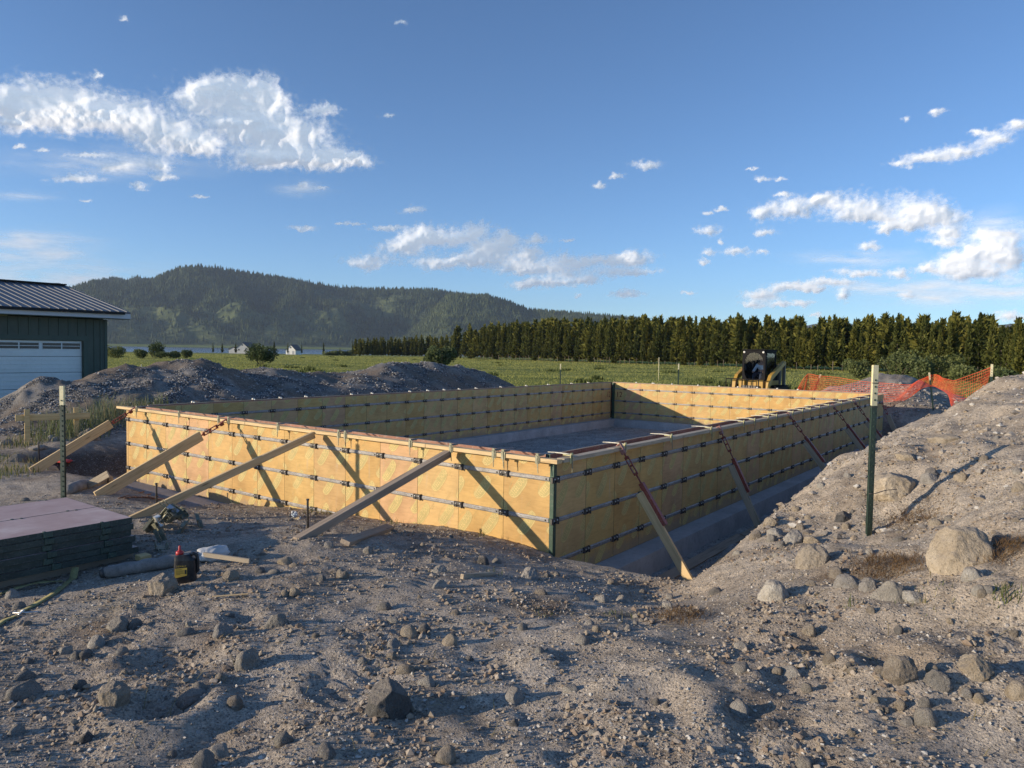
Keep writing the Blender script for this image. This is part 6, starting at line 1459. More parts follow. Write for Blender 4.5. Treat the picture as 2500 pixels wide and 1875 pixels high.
# low dark tussocks
Vs = []; Fs = []; off = 0
M_tus = leafmat('tussock_green', (.075, .10, .03), (.14, .16, .05), .2)
for k in range(80):
    d_ = 45 * (330 / 45) ** (rg.random()); a_ = rg.uniform(-66, -6); x_, y_ = bear(a_, d_)
    w_ = rg.uniform(.5, 1.6) * (d_ / 100) ** .4; m_ = 90; q_ = rg.normal(0, .35, (m_, 2)) * [w_ * 1.6, w_ * .6]
    zz = terrain(x_ + q_[:, 0], y_ + q_[:, 1]); V, F_ = blades(np.stack([x_ + q_[:, 0], y_ + q_[:, 1], zz - .03], 1), rg.uniform(.2, .45, m_), .10, rg, .5)
    Vs.append(V); Fs.append(F_ + off); off += len(V)
tag(link('meadow_tussocks', np_mesh('meadow_tussocks', np.vstack(Vs), np.vstack(Fs), M_tus, True)), 'scattered dark tussocks and low brush in the meadow', 'brush', kind='stuff')

# ------------------------------------------------------------------ trees
M_pine = foliage('pine_needles', (.062, .076, .022), (.112, .124, .034), (.185, .180, .055), .2, .55)
M_bark = paintlike('pine_bark', (.20, .165, .13), .35, 2.5, .9, 0, .3)
M_barkd = paintlike('bush_stems', (.09, .07, .05), .3, 3, .9)
def pine(seed, h=10.0, nb=620, lf=.42, full=1.0):
    r_ = np.random.default_rng(seed); base = h * r_.uniform(.03, .20); R0 = h * r_.uniform(.105, .16) * full
    V = []; F_ = []
    z = base + (h - base) * (r_.random(nb) ** 1.15); tt = (z - base) / (h - base)
    prof = np.clip((1 - tt) ** .9, 0.02, 1) * (0.72 + .28 * np.sin(tt * 23 + seed)) * np.clip(.45 + tt * 3, 0, 1)
    ang = r_.uniform(0, 2 * np.pi, nb); lob = 1 + .22 * np.sin(ang * 3 + z * 1.3 + seed) + r_.normal(0, .12, nb)
    rad_ = R0 * prof * lob * (r_.random(nb) ** .35)
    c = np.stack([rad_ * np.cos(ang), rad_ * np.sin(ang), z - .12 * rad_], 1)
    out = np.stack([np.cos(ang), np.sin(ang), .35 + .9 * tt], 1); out /= np.linalg.norm(out, axis=1)[:, None]
    s_ = lf * r_.uniform(.6, 1.25, nb) * (1 - .45 * tt)
    for q_ in range(2):
        rv = r_.normal(0, 1, (nb, 3)); sd = np.cross(out, rv); sd /= np.linalg.norm(sd, axis=1)[:, None] + 1e-9
        o2 = out + r_.normal(0, .35, (nb, 3)); tip = c + o2 * s_[:, None]
        p0 = c - o2 * s_[:, None] * .35 - sd * s_[:, None] * .30; p1 = c - o2 * s_[:, None] * .35 + sd * s_[:, None] * .30; pm = c + o2 * s_[:, None] * .2 + sd * s_[:, None] * .42; pn = c + o2 * s_[:, None] * .2 - sd * s_[:, None] * .42
        V.append(np.stack([p0, p1, pm, tip, pn], 1).reshape(-1, 3)); 
        fb = np.array([(0, 1, 2), (0, 2, 4), (4, 2, 3)]); F_.append((fb[None] + (np.arange(nb) * 5 + q_ * nb * 5)[:, None, None]).reshape(-1, 3))
    return np.vstack(V), np.vstack(F_), h
PV = []
for k in range(8):
    V, F_, h_ = pine(50 + k, 10.0, 800, .46, (1, .8, 1.15, .9, .7, 1.05, .95, .75)[k]); cm = np_mesh('crown', V, F_, M_pine, True)
    m = MB(); m.tube([(0, 0, -.3), (.03, .02, 3), (0, .04, 6.5), (0, 0, 9.6)], [.085, .075, .05, .012], 7)
    for j in range(7):
        zz = .8 + j * .35; an = j * 2.4 + k; m.tube([(0, 0, zz), (.7 * math.cos(an), .7 * math.sin(an), zz - .08)], [.018, .006], 4, cap=False)
    tm = m.mesh('trunk', M_bark); PV.append((cm, tm))
ta = np.array([q[0] for q in TREELINE]); td = np.array([q[1] for q in TREELINE]); th = np.array([q[2] for q in TREELINE])
tr_ = random.Random(3); trees = []
# walk along the wood's edge
ae, s_acc = -49.2, 0
pts_e = [bear(a_, float(np.interp(a_, ta, td))) for a_ in np.arange(-49.2, 2.0, .02)]
azs = np.arange(-49.2, 2.0, .02); pos = [0.0]
for i in range(1, len(pts_e)): pos.append(pos[-1] + math.hypot(pts_e[i][0] - pts_e[i - 1][0], pts_e[i][1] - pts_e[i - 1][1]))
s_ = 0.0
while s_ < pos[-1]:
    i = int(np.searchsorted(pos, s_)); i = min(i, len(azs) - 1); a_ = float(azs[i]); d_ = float(np.interp(a_, ta, td)); h_ = float(np.interp(a_, ta, th))
    trees.append((a_, d_ + tr_.uniform(-2.5, 3.0), h_ * tr_.choice((.5, .74, .88, 1.0, 1.04, 1.12, .95)) * tr_.uniform(.92, 1.06)))
    s_ += 1.35 + .0046 * d_ + tr_.uniform(-.4, .7)
_o = sorted(trees, key=lambda q: -q[2] / q[1]); front = _o[:284]; rest = _o[284:]
def place_tree(a_, d_, h_, k, label, group, near=True):
    x_, y_ = bear(a_, d_); z_ = H(x_, y_); cm, tm = PV[k % 8]
    t_ = thing('pine_tree', label, 'tree', (x_, y_, z_), (0, 0, tr_.uniform(0, 6.28)), group); s1 = h_ / 10.0; t_.scale = (s1 * tr_.uniform(.68, 1.15),) * 2 + (s1,)
    link('crown', cm, t_); link('trunk', tm, t_); return t_
for i, (a_, d_, h_) in enumerate(front): place_tree(a_, d_, h_, tr_.randrange(8), 'pine tree standing in the dense edge of the wood across the meadow', 'pines along the edge of the wood')
# single trees by the far houses and the garage
for a_, d_, h_, l in ((-59.14, 560, 7.5, 'small pine left of the first far house'), (-58.52, 600, 8, 'pine in front of the left end of the first far house'), (-57.60, 600, 8, 'pine in front of the middle of the first far house'), (-54.92, 560, 9.5, 'dark pine just right of the big round bush'), (-53.95, 590, 9, 'pine in front of the second far house'),
                      (-52.95, 600, 8, 'pine right of the second far house'), (-51.36, 520, 8.5, 'lone pine on the lake shore'), (-50.15, 520, 5.5, 'small pine on the lake shore left of the wood'), (-65.35, 34, .95, 'little dark spruce just right of the green garage'), (-64.95, 36, .7, 'smaller dark sapling beside the little spruce')):
    t_ = place_tree(a_, d_, h_, tr_.randrange(8), l, None)
    if h_ < 2: t_.scale = (h_ / 10 * 1.9,) * 2 + (h_ / 10,)
V, F_, h_ = pine(99, 10.0, 150, 1.15, 1.1); B_V = []; B_F = []; off = 0
for k in range(560 + len(rest)):
    a_ = tr_.uniform(-49, 2.0); d0 = float(np.interp(a_, ta, td)); d_ = d0 + 3 + 30 * tr_.random() ** .8; h_ = float(np.interp(a_, ta, th)) * tr_.uniform(.82, 1.14) * (1 + .10 * (d_ - d0) / 30)
    if k >= 560: a_, d_, h_ = rest[k - 560]
    x_, y_ = bear(a_, d_)
    an = tr_.uniform(0, 6.28); c_, s1 = math.cos(an), math.sin(an); sc = h_ / 10; W = V * [sc * 1.15, sc * 1.15, sc]
    W = np.stack([W[:, 0] * c_ - W[:, 1] * s1 + x_, W[:, 0] * s1 + W[:, 1] * c_ + y_, W[:, 2] + H(x_, y_)], 1); B_V.append(W); B_F.append(F_ + off); off += len(W)
tag(link('pine_wood', np_mesh('pine_wood', np.vstack(B_V), np.vstack(B_F), M_pine, True)), 'deep pine wood behind its front row of trees', 'wood', kind='stuff')
# bushes
M_wil = foliage('willow_leaves', (.070, .095, .040), (.125, .155, .065), (.21, .235, .12), .3, 1.6)
def bush(a_, d_, w_, h_, label, seed, mat=None, n=2200, group=None, lf=.16, xy=None):
    r_ = np.random.default_rng(seed); x_, y_ = xy or bear(a_, d_); t_ = thing('bush', label, 'bush', (x_, y_, H(x_, y_)), (0, 0, 0), group)
    lob = r_.uniform(-1, 1, (9, 3)) * [.5, .5, .25] + [0, 0, .58]; lr = r_.uniform(.28, .45, 9)
    k = r_.integers(0, 9, n); u_ = r_.normal(0, 1, (n, 3)); u_ /= np.linalg.norm(u_, axis=1)[:, None]; rr_ = r_.random(n) ** .3
    c = lob[k] + u_ * (lr[k] * rr_)[:, None] * [1, 1, 1]; c = c[c[:, 2] > .03]; u_ = u_[:len(c)]; n = len(c); c = c * [w_ / 1.55, w_ / 1.55, h_ / 1.05]
    s_ = lf * r_.uniform(.6, 1.3, n)[:, None]; a1 = r_.normal(0, 1, (n, 3)); a1 /= np.linalg.norm(a1, axis=1)[:, None]; b1 = np.cross(a1, r_.normal(0, 1, (n, 3))); b1 /= np.linalg.norm(b1, axis=1)[:, None]
    V = np.stack([c - a1 * s_, c + b1 * s_ * .5, c + a1 * s_, c - b1 * s_ * .5], 1).reshape(-1, 3); F_ = np.array([(0, 1, 2), (0, 2, 3)]); FF = (F_[None] + (np.arange(n) * 4)[:, None, None]).reshape(-1, 3)
    link('foliage', np_mesh('foliage', V, FF, mat or M_wil, True), t_)
    m = MB()
    for j in range(9):
        an = j * .7; m.tube([(0.05 * w_ * math.cos(an), .05 * w_ * math.sin(an), -.1), (.2 * w_ * math.cos(an), .2 * w_ * math.sin(an), h_ * .35), (.33 * w_ * math.cos(an), .33 * w_ * math.sin(an), h_ * .7)], [.03 * h_ / 2, .02 * h_ / 2, .006], 5)
    o = m.build('stems', M_barkd, t_); o['kind'] = 'stuff'; return t_
bush(-55.88, 108, 4.3, 2.6, 'large round willow bush in the left meadow', 1, n=3200)
bush(-42.47, 88, 3.9, 2.55, 'large round willow bush behind the right end of the spoil heap', 2, n=3200)
bush(-63.75, 170, 3.0, 1.9, 'small bush at the left of the trio right of the garage', 3); bush(-62.95, 185, 4.6, 3.2, 'tallest bush of the trio right of the garage', 4); bush(-62.05, 175, 5.0, 1.7, 'low spreading bush at the right of the trio', 5)
bush(-65.35, 175, 4.5, 2.6, 'round bush touching the garage corner in the view', 6); bush(-60.91, 190, 2.6, 1.9, 'lone small bush between the trio and the far house', 7)
for i, (a_, w_) in enumerate(((-50.9, 9), (-50.0, 7), (-49.4, 8), (-50.45, 6))): bush(a_, 480, w_, 3.0, 'dark shrubs along the lake shore left of the wood', 20 + i, n=500, lf=.6, group='shore shrubs')
for i, (a_, d_, w_, h_, l) in enumerate(((-11.6, 86, 3.2, 1.9, 'leftmost rounded willow in front of the right hand wood'), (-9.2, 88, 6.0, 2.9, 'biggest pale willow in front of the right hand wood'), (-7.6, 84, 2.4, 1.9, 'small dark willow between two pale ones'), (-6.3, 90, 3.6, 2.6, 'pale willow behind the peak of the orange net'), (-4.4, 80, 4.5, 1.5, 'low spreading willow at the right end of the net'), (-3.0, 72, 3.0, 1.2, 'low willow near the right edge'))):
    bush(a_, d_, w_, h_, l, 40 + i, n=2200, lf=.15)

# ------------------------------------------------------------------ far houses
M_wall_lit = paintlike('house_wall_lit', (.62, .56, .42), .08, .3, .8); M_wb = paintlike('house_grey', (.42, .43, .44), .08, .3, .8); M_rf = paintlike('house_roof', (.11, .10, .10), .15, .5, .8); M_wi = paintlike('house_window', (.03, .035, .045), .1, 1, .2); M_bright = paintlike('white_paint', (.75, .74, .70), .05, 1, .7)
def gable(name, w, d, h, r, wallm, parent, loc=(0, 0, 0), over=.5, wname='wall', rname='roof'):
    m = MB(); m.prism([(-w / 2, 0), (w / 2, 0), (w / 2, h), (0, h + r), (-w / 2, h)], 0, d); m.build(wname, wallm, parent, loc=loc)
    for s_ in (-1, 1):
        m = MB(); ww = w / 2 + over; zz = h - over * r / (w / 2)
        m.prism([(0, h + r + .05), (s_ * ww, zz + .05), (s_ * ww, zz + .35), (0, h + r + .38)], -over, d + over); m.build(rname, M_rf, parent, loc=loc)
x_, y_ = bear(-57.15, 655); hs = thing('house', 'far farmhouse with a steep gable and a low wing', 'house', (x_, y_, H(x_, y_)), (0, 0, rad(32)))
gable('main', 11, 16, 4.6, 4.6, M_wb, hs); gable('wing', 7, 10, 3.4, 1.9, M_wb, hs, loc=(-9.0, 1.5, 0))
for (wx_, wz, ww, wh) in ((0, 7.2, 1.2, 1.0), (3.0, 3.4, 1.2, 1.2), (-3, 3.2, 1.2, 1.2)): m = MB(); m.box((wx_, -.06, wz), (ww, .1, wh)); m.build('window', M_wi, hs)
m = MB(); m.box((-12.6, 6.5, 1.7), (.12, 8, 3.2)); m.build('lit_side_wall', M_wall_lit, hs)  # paler, warmer sheet on the wing: sunlight on this side put into the colour
x_, y_ = bear(-53.75, 600); hs = thing('house', 'small far white barn with a dark roof', 'barn', (x_, y_, H(x_, y_)), (0, 0, rad(28)))
gable('main', 8, 11, 3.6, 4.0, M_bright, hs)
for wx_ in (-2, 2): m = MB(); m.box((wx_, -.05, 1.5), (1.6, .1, 2.6)); m.build('door', M_wb, hs)
m = MB(); m.box((0, -.05, 5.4), (1.0, .1, 1.0)); m.build('window', M_wi, hs)

# ------------------------------------------------------------------ garage
M_sid = paintlike('green_siding', (.105, .118, .098), .12, 1.5, .75, 0, .08, None, .2); M_trimg = paintlike('green_trim', (.075, .095, .075), .1, 2, .7)
M_door = paintlike('garage_door_white', (.74, .74, .74), .05, 1.2, .6, 0, .05, ((.5, .49, .47), .2)); M_fas = paintlike('white_fascia', (.55, .56, .60), .05, 1, .6); M_dk = paintlike('black_gutter', (.012, .014, .018), .1, 1, .5, 0, 0, None, .2)
def roofmat():
    t = NT('slate_blue_metal'); v = t.coord(); n = t.noise(v, 1.2, 4, .6); return t.fin(t.ramp(n, [(.3, (.075, .085, .105)), (.7, (.12, .13, .15))]), .42, .25, None, .4)
M_roof = roofmat(); M_rib = paintlike('roof_rib', (.15, .165, .19), .1, 2, .4, .3)
GX_, GY1, GY0, GZ = -22.0, 5.70, -4.6, H(-21.5, 3) - .0
G = thing('garage', 'dark green garage with a white sectional door and metal roof', 'garage', (GX_, GY1, GZ))
def gl(x, y, z): return (x - GX_, y - GY1, z - GZ)
WT = 1.86; dz0 = GZ; dT = 1.13; dY1, dY0 = 4.93, .05
m = MB()
for y0_, y1_, z0_, z1_ in ((dY1, GY1, dz0, WT), (GY0, dY0, dz0, WT), (dY0, dY1, dT, WT)): m.box(gl(GX_ - .08, (y0_ + y1_) / 2, (z0_ + z1_) / 2), (.16, y1_ - y0_, z1_ - z0_))
m.build('front_wall', M_sid, G)
m = MB(); m.prism([(0, 0), (-9.2, 0), (-9.2, WT - GZ), (-4.6, WT - GZ + 1.12), (0, WT - GZ)], -.16, -.001); m.build('gable_wall', M_sid, G, loc=(-.165, 0, 0))
m = MB(); m.box((-9.3, (GY0 - GY1) / 2, (WT - GZ) / 2), (.12, GY1 - GY0, WT - GZ)); m.build('rear_wall', M_sid, G)
m = MB(); m.prism([(0, 0), (-9.2, 0), (-9.2, WT - GZ), (-4.6, WT - GZ + 1.12), (0, WT - GZ)], 0, .16); m.build('gable_wall', M_sid, G, loc=(-.165, GY0 - GY1, 0))
by = [onv for onv in (5.48, 5.12)] + [4.84 - .285 * k for k in range(34)]
for y_ in [5.66, 5.50, 5.30, 5.06]:
    m = MB(); m.box(gl(GX_ + .012, y_, (dz0 + WT) / 2), (.022, .045 if y_ < 5.6 else .09, WT - dz0 - .01)); m.build('batten', M_trimg, G)
y_ = 4.80
while y_ > GY0:
    zlo = dT + .14 if y_ > dY0 - .1 else dz0
    m = MB(); m.box(gl(GX_ + .012, y_, (zlo + WT) / 2), (.022, .045, WT - zlo - .01)); m.build('batten', M_trimg, G); y_ -= .285
m = MB(); m.box(gl(GX_ + .014, (dY0 + dY1) / 2, dT + .085), (.030, dY1 - dY0 + .36, .15)); m.box(gl(GX_ + .0135, dY1 + .09, (dz0 + dT) / 2), (.029, .14, dT - dz0)); m.box(gl(GX_ + .0135, dY0 - .09, (dz0 + dT) / 2), (.029, .14, dT - dz0)); m.build('door_trim', M_trimg, G)
D = thing('garage_door', None, None, gl(GX_ - .10, dY0, dz0)); D.name = 'garage_door'; D.parent = G
DWd = dY1 - dY0; sh_ = (dT - dz0) / 4
for k in range(4):
    m = MB(); z0_ = k * sh_ + .006; m.box((0, DWd / 2, z0_ + (sh_ - .012) / 2), (.05, DWd, sh_ - .012), ch=.006)
    if k < 3:
        for c4 in range(4):
            yc = (c4 + .5) * DWd / 4
            for zz in (.13, .27, .41): m.box((.026, yc, z0_ + zz), (.010, DWd / 4 - .03, .045), ch=.004)
    m.build('door_section', M_door, D)
zt_ = 3 * sh_ + .34
for c4 in range(4):
    yc = (c4 + .5) * DWd / 4
    m = MB(); m.box((.030, yc, zt_), (.012, DWd / 4 - .14, .24)); fr_ = m.build('window_frame', M_door, D)
    for p_ in (-1, 1):
        for q_ in (-1, 1): m = MB(); m.box((.037, yc + p_ * (DWd / 16 - .02), zt_ + q_ * .052), (.004, DWd / 8 - .075, .085)); o = m.build('pane', M_wi, D)
RZ0, RZ1, RX0, RX1 = 2.13, 3.24, GX_ + .48, -26.6
ry0, ry1 = GY0 - .5, 6.27
def slope(xa, za, xb, zb_, name, m_):
    vs = [gl(xa, ry0, za), gl(xa, ry1, za), gl(xb, ry1, zb_), gl(xb, ry0, zb_)]; vs += [(a_, b_, c_ - .05) for a_, b_, c_ in vs]
    m = MB(); m.add(vs, [(0, 1, 2, 3), (7, 6, 5, 4), (0, 4, 5, 1), (1, 5, 6, 2), (2, 6, 7, 3), (3, 7, 4, 0)]); return m.build(name, m_, G)
rf1 = slope(RX0, RZ0, RX1, RZ1, 'front_roof', M_roof); slope(RX1 - .001, RZ1, RX1 - 5.2, RZ1 - 1.14, 'rear_roof', M_roof)
y_ = ry1 - .12; me_r = None
while y_ > ry0 + .1:
    a_ = Vector((RX0 - GX_, 0, RZ0 - GZ)); b_ = Vector((RX1 - GX_, 0, RZ1 - GZ))
    if me_r is None:
        m = MB(); m.box(((b_ - a_).length / 2, 0, .012), ((b_ - a_).length, .022, .026)); me_r = m.mesh('roof_rib', M_rib)
    o = link('roof_rib', me_r, rf1); o.matrix_basis = Matrix.Translation((0, y_ - GY1, 0)) @ frame(a_, b_); y_ -= .262
m = MB(); m.box((RX1 - GX_, (ry0 + ry1) / 2 - GY1, RZ1 - GZ + .03), (.34, ry1 - ry0 - .04, .05), ch=.012); m.build('ridge_cap', M_dk, G)
m = MB(); m.box(gl(RX0 + .045, (ry0 + 6.05) / 2, RZ0 - .045), (.08, 6.05 - ry0, .085)); m.build('gutter', M_dk, G)
m = MB(); m.box(gl(RX0 - .03, (ry0 + ry1) / 2, RZ0 - .135), (.03, ry1 - ry0 + .01, .17)); m.build('fascia', M_fas, G)
m = MB(); m.box(gl((RX0 + GX_) / 2 - .02, (ry0 + ry1) / 2, RZ0 - .232), (RX0 - GX_, ry1 - ry0 - .02, .02)); m.build('soffit', M_trimg, G)

# ------------------------------------------------------------------ compact track loader with its driver
M_cy = paintlike('loader_yellow', (.42, .245, .035), .12, 3, .5, 0, .05, ((.25, .18, .10), .45)); M_ck = paintlike('loader_black', (.012, .012, .014), .2, 4, .75, 0, .05, ((.03, .028, .025), .3), .12); M_gr2 = paintlike('loader_arm_grey', (.16, .145, .13), .15, 3, .6)
tg = NT('cab_glass'); tg.t.nodes.remove(tg.b); a1 = tg.n('ShaderNodeBsdfTransparent'); a1.inputs[0].default_value = (.80, .84, .88, 1); a2 = tg.n('ShaderNodeBsdfGlossy'); a2.inputs['Roughness'].default_value = .04; a2.inputs[0].default_value = (.8, .85, .9, 1)
fr2 = tg.n('ShaderNodeFresnel'); fr2.inputs[0].default_value = 1.3; mx = tg.n('ShaderNodeMixShader'); ad_ = tg.math('ADD', fr2.outputs[0], .04); tg.l(ad_, mx.inputs[0]); tg.l(a1.outputs[0], mx.inputs[1]); tg.l(a2.outputs[0], mx.inputs[2]); tg.l(mx.outputs[0], tg.out.inputs[0])
lx_, ly_ = -6.60, 25.95; lz_ = H(lx_, ly_)
LD = thing('track_loader', 'yellow and black compact track loader parked behind the forms', 'loader', (lx_, ly_, lz_), (0, 0, rad(-2)))
def lb(name, mat, fn, parent=None): m = MB(); fn(m); return m.build(name, mat, parent or LD)
for s_ in (-1, 1):
    pf = [(-.95, .18), (-.80, .02), (.85, .02), (1.10, .22), (1.02, .46), (.70, .58), (-.70, .52), (-.95, .36)]
    m = MB(); n_ = len(pf); y0_, y1_ = s_ * .58, s_ * .98
    vs = [(y0_, -a_ * 1 if False else a_, b_) for a_, b_ in pf] + [(y1_, a_, b_) for a_, b_ in pf]
    m.add(vs, [tuple(range(n_)), tuple(range(n_, 2 * n_))[::-1]] + [(i, (i + 1) % n_, n_ + (i + 1) % n_, n_ + i) for i in range(n_)])
    for k in range(12): m.box((s_ * .78, -.86 + k * .155, .555 if k > 0 else .45), (.42, .05, .05))
    tk = m.build('track', M_ck, LD)
    for k in range(4): m2_ = MB(); m2_.tube([(s_ * .985, -.6 + k * .42, .24), (s_ * 1.0, -.6 + k * .42, .24)], .15, 14); m2_.build('roller', M_gr2, tk)
lb('chassis', M_cy, lambda m: (m.box((0, .1, .52), (1.14, 1.7, .50), ch=.03), m.box((-.40, -.82, .62), (.26, .16, .46), ch=.02), m.box((.40, -.82, .62), (.26, .16, .46), ch=.02)))
lb('engine_cover', M_ck, lambda m: m.box((0, 1.05, 1.05), (1.05, .75, .75), ch=.06))
# cab: frame with an arched opening
def arch(m, y0_, y1_):
    out = [(-.50, .62), (.50, .62), (.50, 2.07), (-.50, 2.07)]
    N = 28; inn = []
    for k in range(N):
        t_ = 2 * PI * k / N; cx_, cz_ = math.cos(t_), math.sin(t_); inn.append((.415 * math.copysign(abs(cx_) ** .72, cx_), 1.33 + (.64 if cz_ > 0 else .58) * math.copysign(abs(cz_) ** .85, cz_)))
    outer = []
    for x_, z_ in inn:
        dx_, dz_ = x_, z_ - 1.33; s1 = min(.50 / abs(dx_) if abs(dx_) > 1e-6 else 1e9, ((.74 if dz_ > 0 else .71) / abs(dz_)) if abs(dz_) > 1e-6 else 1e9); outer.append((dx_ * s1, 1.33 + dz_ * s1))
    vs = [(a_, y0_, b_) for a_, b_ in inn] + [(a_, y0_, b_) for a_, b_ in outer] + [(a_, y1_, b_) for a_, b_ in inn] + [(a_, y1_, b_) for a_, b_ in outer]
    fs = []
    for k in range(N):
        j = (k + 1) % N; fs += [(k, j, N + j, N + k), (2 * N + j, 2 * N + k, 3 * N + k, 3 * N + j), (j, k, 2 * N + k, 2 * N + j), (N + k, N + j, 3 * N + j, 3 * N + k)]
    m.add(vs, fs); return inn
m = MB(); inn = arch(m, -.62, -.55); cab = m.build('cab_frame', M_ck, LD)
m = MB(); m.add([(a_, -.585, b_) for a_, b_ in inn], [tuple(range(len(inn)))]); m.build('windscreen', tg.m, LD)
m = MB(); m.box((0, .05, 2.085), (1.04, 1.40, .05), ch=.015); m.build('cab_roof', M_ck, LD)
for s_ in (-1, 1):
    m = MB(); m.box((s_ * .485, .62, 1.35), (.05, .10, 1.42)); m.box((s_ * .485, .02, .80), (.045, 1.10, .34)); m.box((s_ * .485, .02, 2.0), (.045, 1.10, .12)); m.box((s_ * .485, -.50, 1.35), (.045, .09, 1.42)); m.build('cab_side', M_ck, LD)
    m = MB(); m.box((s_ * .485, .06, 1.45), (.008, 1.0, 1.0)); m.build('side_window', tg.m, LD)
m = MB(); m.box((0, .66, 1.35), (.92, .03, 1.4)); m.build('rear_panel', M_ck, LD)
m = MB(); m.box((0, .35, .92), (.50, .46, .12), ch=.03); m.box((0, .56, 1.25), (.48, .10, .62), ch=.03); m.build('seat', M_ck, LD)
for x_ in (-.415, .415):
    m = MB(); m.tube([(x_, -.62, 1.985), (x_, -.655, 1.985)], .045, 14); m.build('work_light', M_bright, LD)
for s_ in (-1, 1):
    pf = [(-.98, .30), (-.92, .72), (-.66, 1.02), (.95, 1.62), (1.10, 1.50), (-.52, .84), (-.70, .62), (-.74, .26)]
    m = MB(); n_ = len(pf); y0_, y1_ = s_ * .66, s_ * .80; vs = [(y0_, a_, b_) for a_, b_ in pf] + [(y1_, a_, b_) for a_, b_ in pf]
    m.add(vs, [(0, 1, 6, 7), (1, 2, 5, 6), (2, 3, 4, 5), (n_ + 7, n_ + 6, n_ + 1, n_), (n_ + 6, n_ + 5, n_ + 2, n_ + 1), (n_ + 5, n_ + 4, n_ + 3, n_ + 2)] + [(i, (i + 1) % n_, n_ + (i + 1) % n_, n_ + i) for i in range(n_)])
    m.build('lift_arm', M_cy, LD)
    m = MB(); m.box((s_ * .73, 1.05, 1.02), (.13, .10, 1.15), ch=.01); m.box((s_ * .73, .55, .95), (.08, .09, .7)); m.build('rear_link', M_gr2, LD)
    m = MB(); m.tube([(s_ * .60, -.55, .55), (s_ * .60, .5, 1.12)], .035, 10); m.tube([(s_ * .60, -.8, .40), (s_ * .60, -.5, .57)], .02, 8); m.build('cylinder', M_ck, LD)
# carriage of bars hung in front
m = MB(); m.box((-.18, -1.12, .84), (1.66, .04, .04)); m.build('carriage_rail', M_ck, LD)
for k in range(8): m = MB(); m.box((-1.0 + k * .235, -1.12, .46), (.028, .03, .74)); m.build('carriage_bar', M_ck, LD)
m = MB(); m.box((-.18, -1.12, .22), (1.70, .05, .06)); m.build('carriage_rail', M_ck, LD)
m = MB(); m.box((0, -.95, .42), (.80, .08, .30), ch=.02); m.build('coupler', M_gr2, LD)
# driver: one skinned figure
M_skin = paintlike('skin', (.42, .25, .18), .08, 6, .6); M_shirt = paintlike('pale_blue_shirt', (.66, .72, .80), .3, 9, .85); M_jean = paintlike('dark_trousers', (.05, .06, .09), .2, 9, .9); M_hair = paintlike('dark_cap', (.03, .028, .03), .2, 9, .9)
PS = thing('person', 'person in a pale blue shirt and dark cap seated in the loader cab', 'person', (lx_, ly_, lz_), (0, 0, rad(-2)))
def skinned(name, vs, es, rs, mat, parent, lv=2):
    me = bpy.data.meshes.new(name + '_base'); me.from_pydata(vs, es, []); o = bpy.data.objects.new(name + '_tmp', me); COL.objects.link(o)
    md = o.modifiers.new('s', 'SKIN'); md.use_smooth_shade = True
    for i, r in enumerate(rs): me.skin_vertices[0].data[i].radius = r if isinstance(r, tuple) else (r, r)
    me.skin_vertices[0].data[0].use_root = True
    sb = o.modifiers.new('b', 'SUBSURF'); sb.levels = lv; sb.render_levels = lv
    dg = bpy.context.evaluated_depsgraph_get(); nm = bpy.data.meshes.new_from_object(o.evaluated_get(dg)); bpy.data.objects.remove(o)
    nm.name = name; nm.materials.clear(); nm.materials.append(mat); nm.polygons.foreach_set('use_smooth', [True] * len(nm.polygons)); return link(name, nm, parent)
bv = [(0, .34, 1.02), (0, .36, 1.18), (0, .34, 1.36), (0, .31, 1.48), (0, .29, 1.55), (0, .27, 1.64), (0, .26, 1.74), (0, .265, 1.80),
      (-.17, .32, 1.44), (-.27, .20, 1.22), (-.24, -.05, 1.13), (-.23, -.13, 1.13), (.17, .32, 1.44), (.27, .20, 1.22), (.24, -.05, 1.13), (.23, -.13, 1.13),
      (-.10, .30, 1.01), (-.15, -.12, 1.03), (-.15, -.22, .74), (-.15, -.34, .72), (.10, .30, 1.01), (.15, -.12, 1.03), (.15, -.22, .74), (.15, -.34, .72)]
be = [(0, 1), (1, 2), (2, 3), (3, 4), (4, 5), (5, 6), (6, 7), (3, 8), (8, 9), (9, 10), (10, 11), (3, 12), (12, 13), (13, 14), (14, 15), (0, 16), (16, 17), (17, 18), (18, 19), (0, 20), (20, 21), (21, 22), (22, 23)]
br = [(.15, .11), (.145, .10), (.16, .11), (.11, .08), .055, (.078, .09), (.085, .10), .06, .06, .048, .036, .036, .06, .048, .036, .036, .085, .065, .05, .04, .085, .065, .05, .04]
skinned('body', bv, be, br, M_skin, PS)
si = [1, 2, 3, 8, 9, 10, 12, 13, 14]; mp = {k: i for i, k in enumerate(si)}
skinned('shirt', [bv[k] for k in si], [(mp[a_], mp[b_]) for a_, b_ in be if a_ in mp and b_ in mp], [(.17, .125), (.18, .125), (.13, .10), .075, .062, .046, .075, .062, .046], M_shirt, PS)
ti = [0, 16, 17, 18, 20, 21, 22]; mp = {k: i for i, k in enumerate(ti)}
skinned('trousers', [bv[k] for k in ti], [(mp[a_], mp[b_]) for a_, b_ in be if a_ in mp and b_ in mp], [(.17, .13), .10, .08, .065, .10, .08, .065], M_jean, PS)
m = MB(); m.lathe([(.098, 1.76), (.105, 1.80), (.085, 1.86), (.03, 1.885)], 18); m.box((0, -.10, 1.765), (.15, .10, .012), ch=.005); m.build('cap', M_hair, PS, loc=(0, .265, 0))
for s_ in (-1, 1): m = MB(); m.tube([(s_ * .03, .175, 1.735), (s_ * .03, .168, 1.735)], .009, 8); m.build('eye', M_hair, PS)
m = MB(); m.prism([(-.012, 1.69), (.012, 1.69), (0, 1.73)], .15, .19); m.build('nose', M_skin, PS)

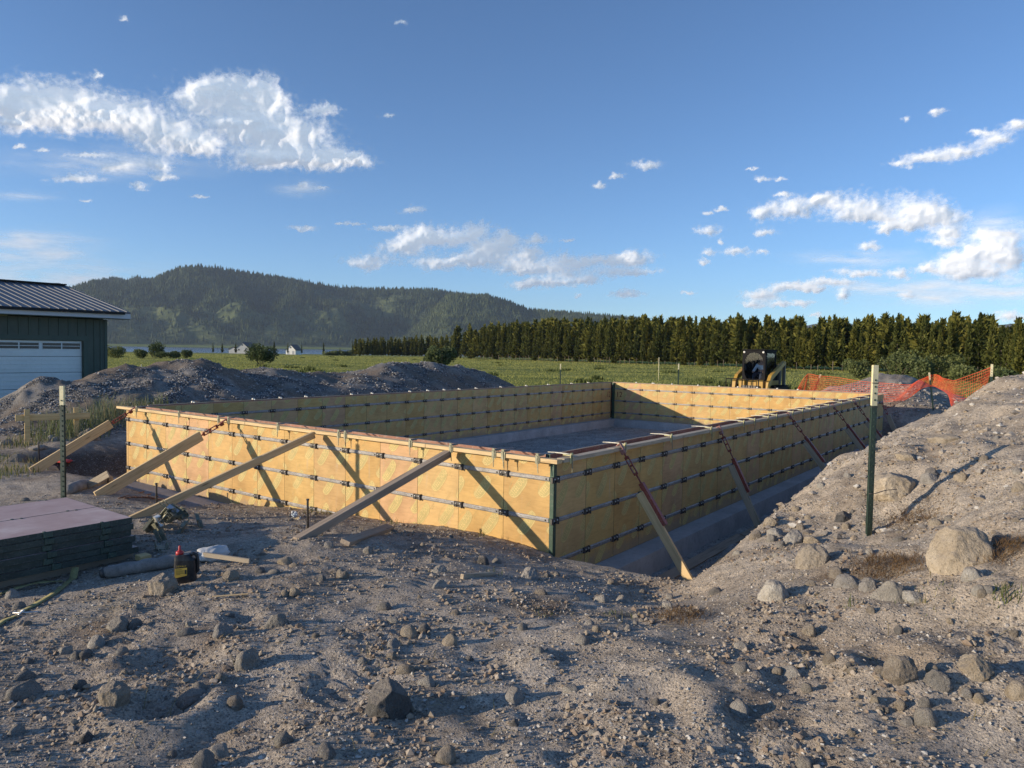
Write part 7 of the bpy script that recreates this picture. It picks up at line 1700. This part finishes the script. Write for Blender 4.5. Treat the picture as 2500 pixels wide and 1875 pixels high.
# ------------------------------------------------------------------ odds and ends behind the forms
x_, y_ = bear(-26.5, 28.0); z_ = H(x_, y_); m = MB(); m.box((0, 0, .30), (1.15, .7, .62), ch=.02); m.box((-.02, 0, .64), (1.45, .8, .06), ch=.015)
U = thing('utility_box', 'low dark box with a grey lid behind the back form', 'box', (x_, y_, z_), (0, 0, .2))
m = MB(); m.box((0, 0, .22), (1.1, .7, .44), ch=.02); m.build('box_body', M_ck, U)
m = MB(); m.box((-.1, 0, .475), (1.35, .78, .05), ch=.015); m.build('lid', paintlike('grey_lid', (.28, .30, .34), .1, 2, .5), U)
x_, y_ = bear(-25.55, 60); m = MB(); m.tube([(x_, y_, H(x_, y_) - .1), (x_, y_, H(x_, y_) + 1.9)], .022, 6); tag(m.build('thin_marker', M_tip), 'thin pale marker stake in the meadow behind the grey lidded box', 'stake')
x_, y_ = bear(-63.79, 45); m = MB(); m.tube([(x_, y_, H(x_, y_) - .1), (x_, y_, H(x_, y_) + .95)], .022, 6); tag(m.build('thin_marker', M_tip), 'thin pale marker stake in the meadow right of the garage', 'stake')
for a_, d_, w_, h_, l in ((-32.0, 27, .42, .34, 'dark boulder in the grass just beyond the back form'), (-28.95, 27.5, .28, .38, 'grey boulder just behind the far inner corner')):
    x_, y_ = bear(a_, d_); put_stone(x_, y_, w_ , h_, 'dark' if a_ < -30 else 'grey', l, None, int(d_ * 10)).location.z += .12
for a_, d_, l in ((-57.0, 26.5, 'lone dark rock in the grass behind the spoil heap'), (-56.4, 26.0, 'flat dark rock beside the lone one behind the spoil heap')):
    x_, y_ = bear(a_, d_); put_stone(x_, y_, .35, .22, 'dark', l, None, int(d_ * 10 + 7))

# ------------------------------------------------------------------ air
m = MB(); hx0, hx1, hy0, hy1, hz0, hz1 = -6750, 900, -420, 7050, -14.0, 560
m.box(((hx0 + hx1) / 2, (hy0 + hy1) / 2, (hz0 + hz1) / 2), (hx1 - hx0, hy1 - hy0, hz1 - hz0))
hm = bpy.data.materials.new('haze_air'); hm.use_nodes = True; ht = hm.node_tree
for n_ in list(ht.nodes): ht.nodes.remove(n_)
ho = ht.nodes.new('ShaderNodeOutputMaterial'); pv = ht.nodes.new('ShaderNodeVolumePrincipled'); pv.inputs['Color'].default_value = (.62, .75, .95, 1); pv.inputs['Density'].default_value = 0.00005; pv.inputs['Anisotropy'].default_value = .1
ht.links.new(pv.outputs[0], ho.inputs['Volume'])
hz = m.build('haze', hm); hz['kind'] = 'stuff'
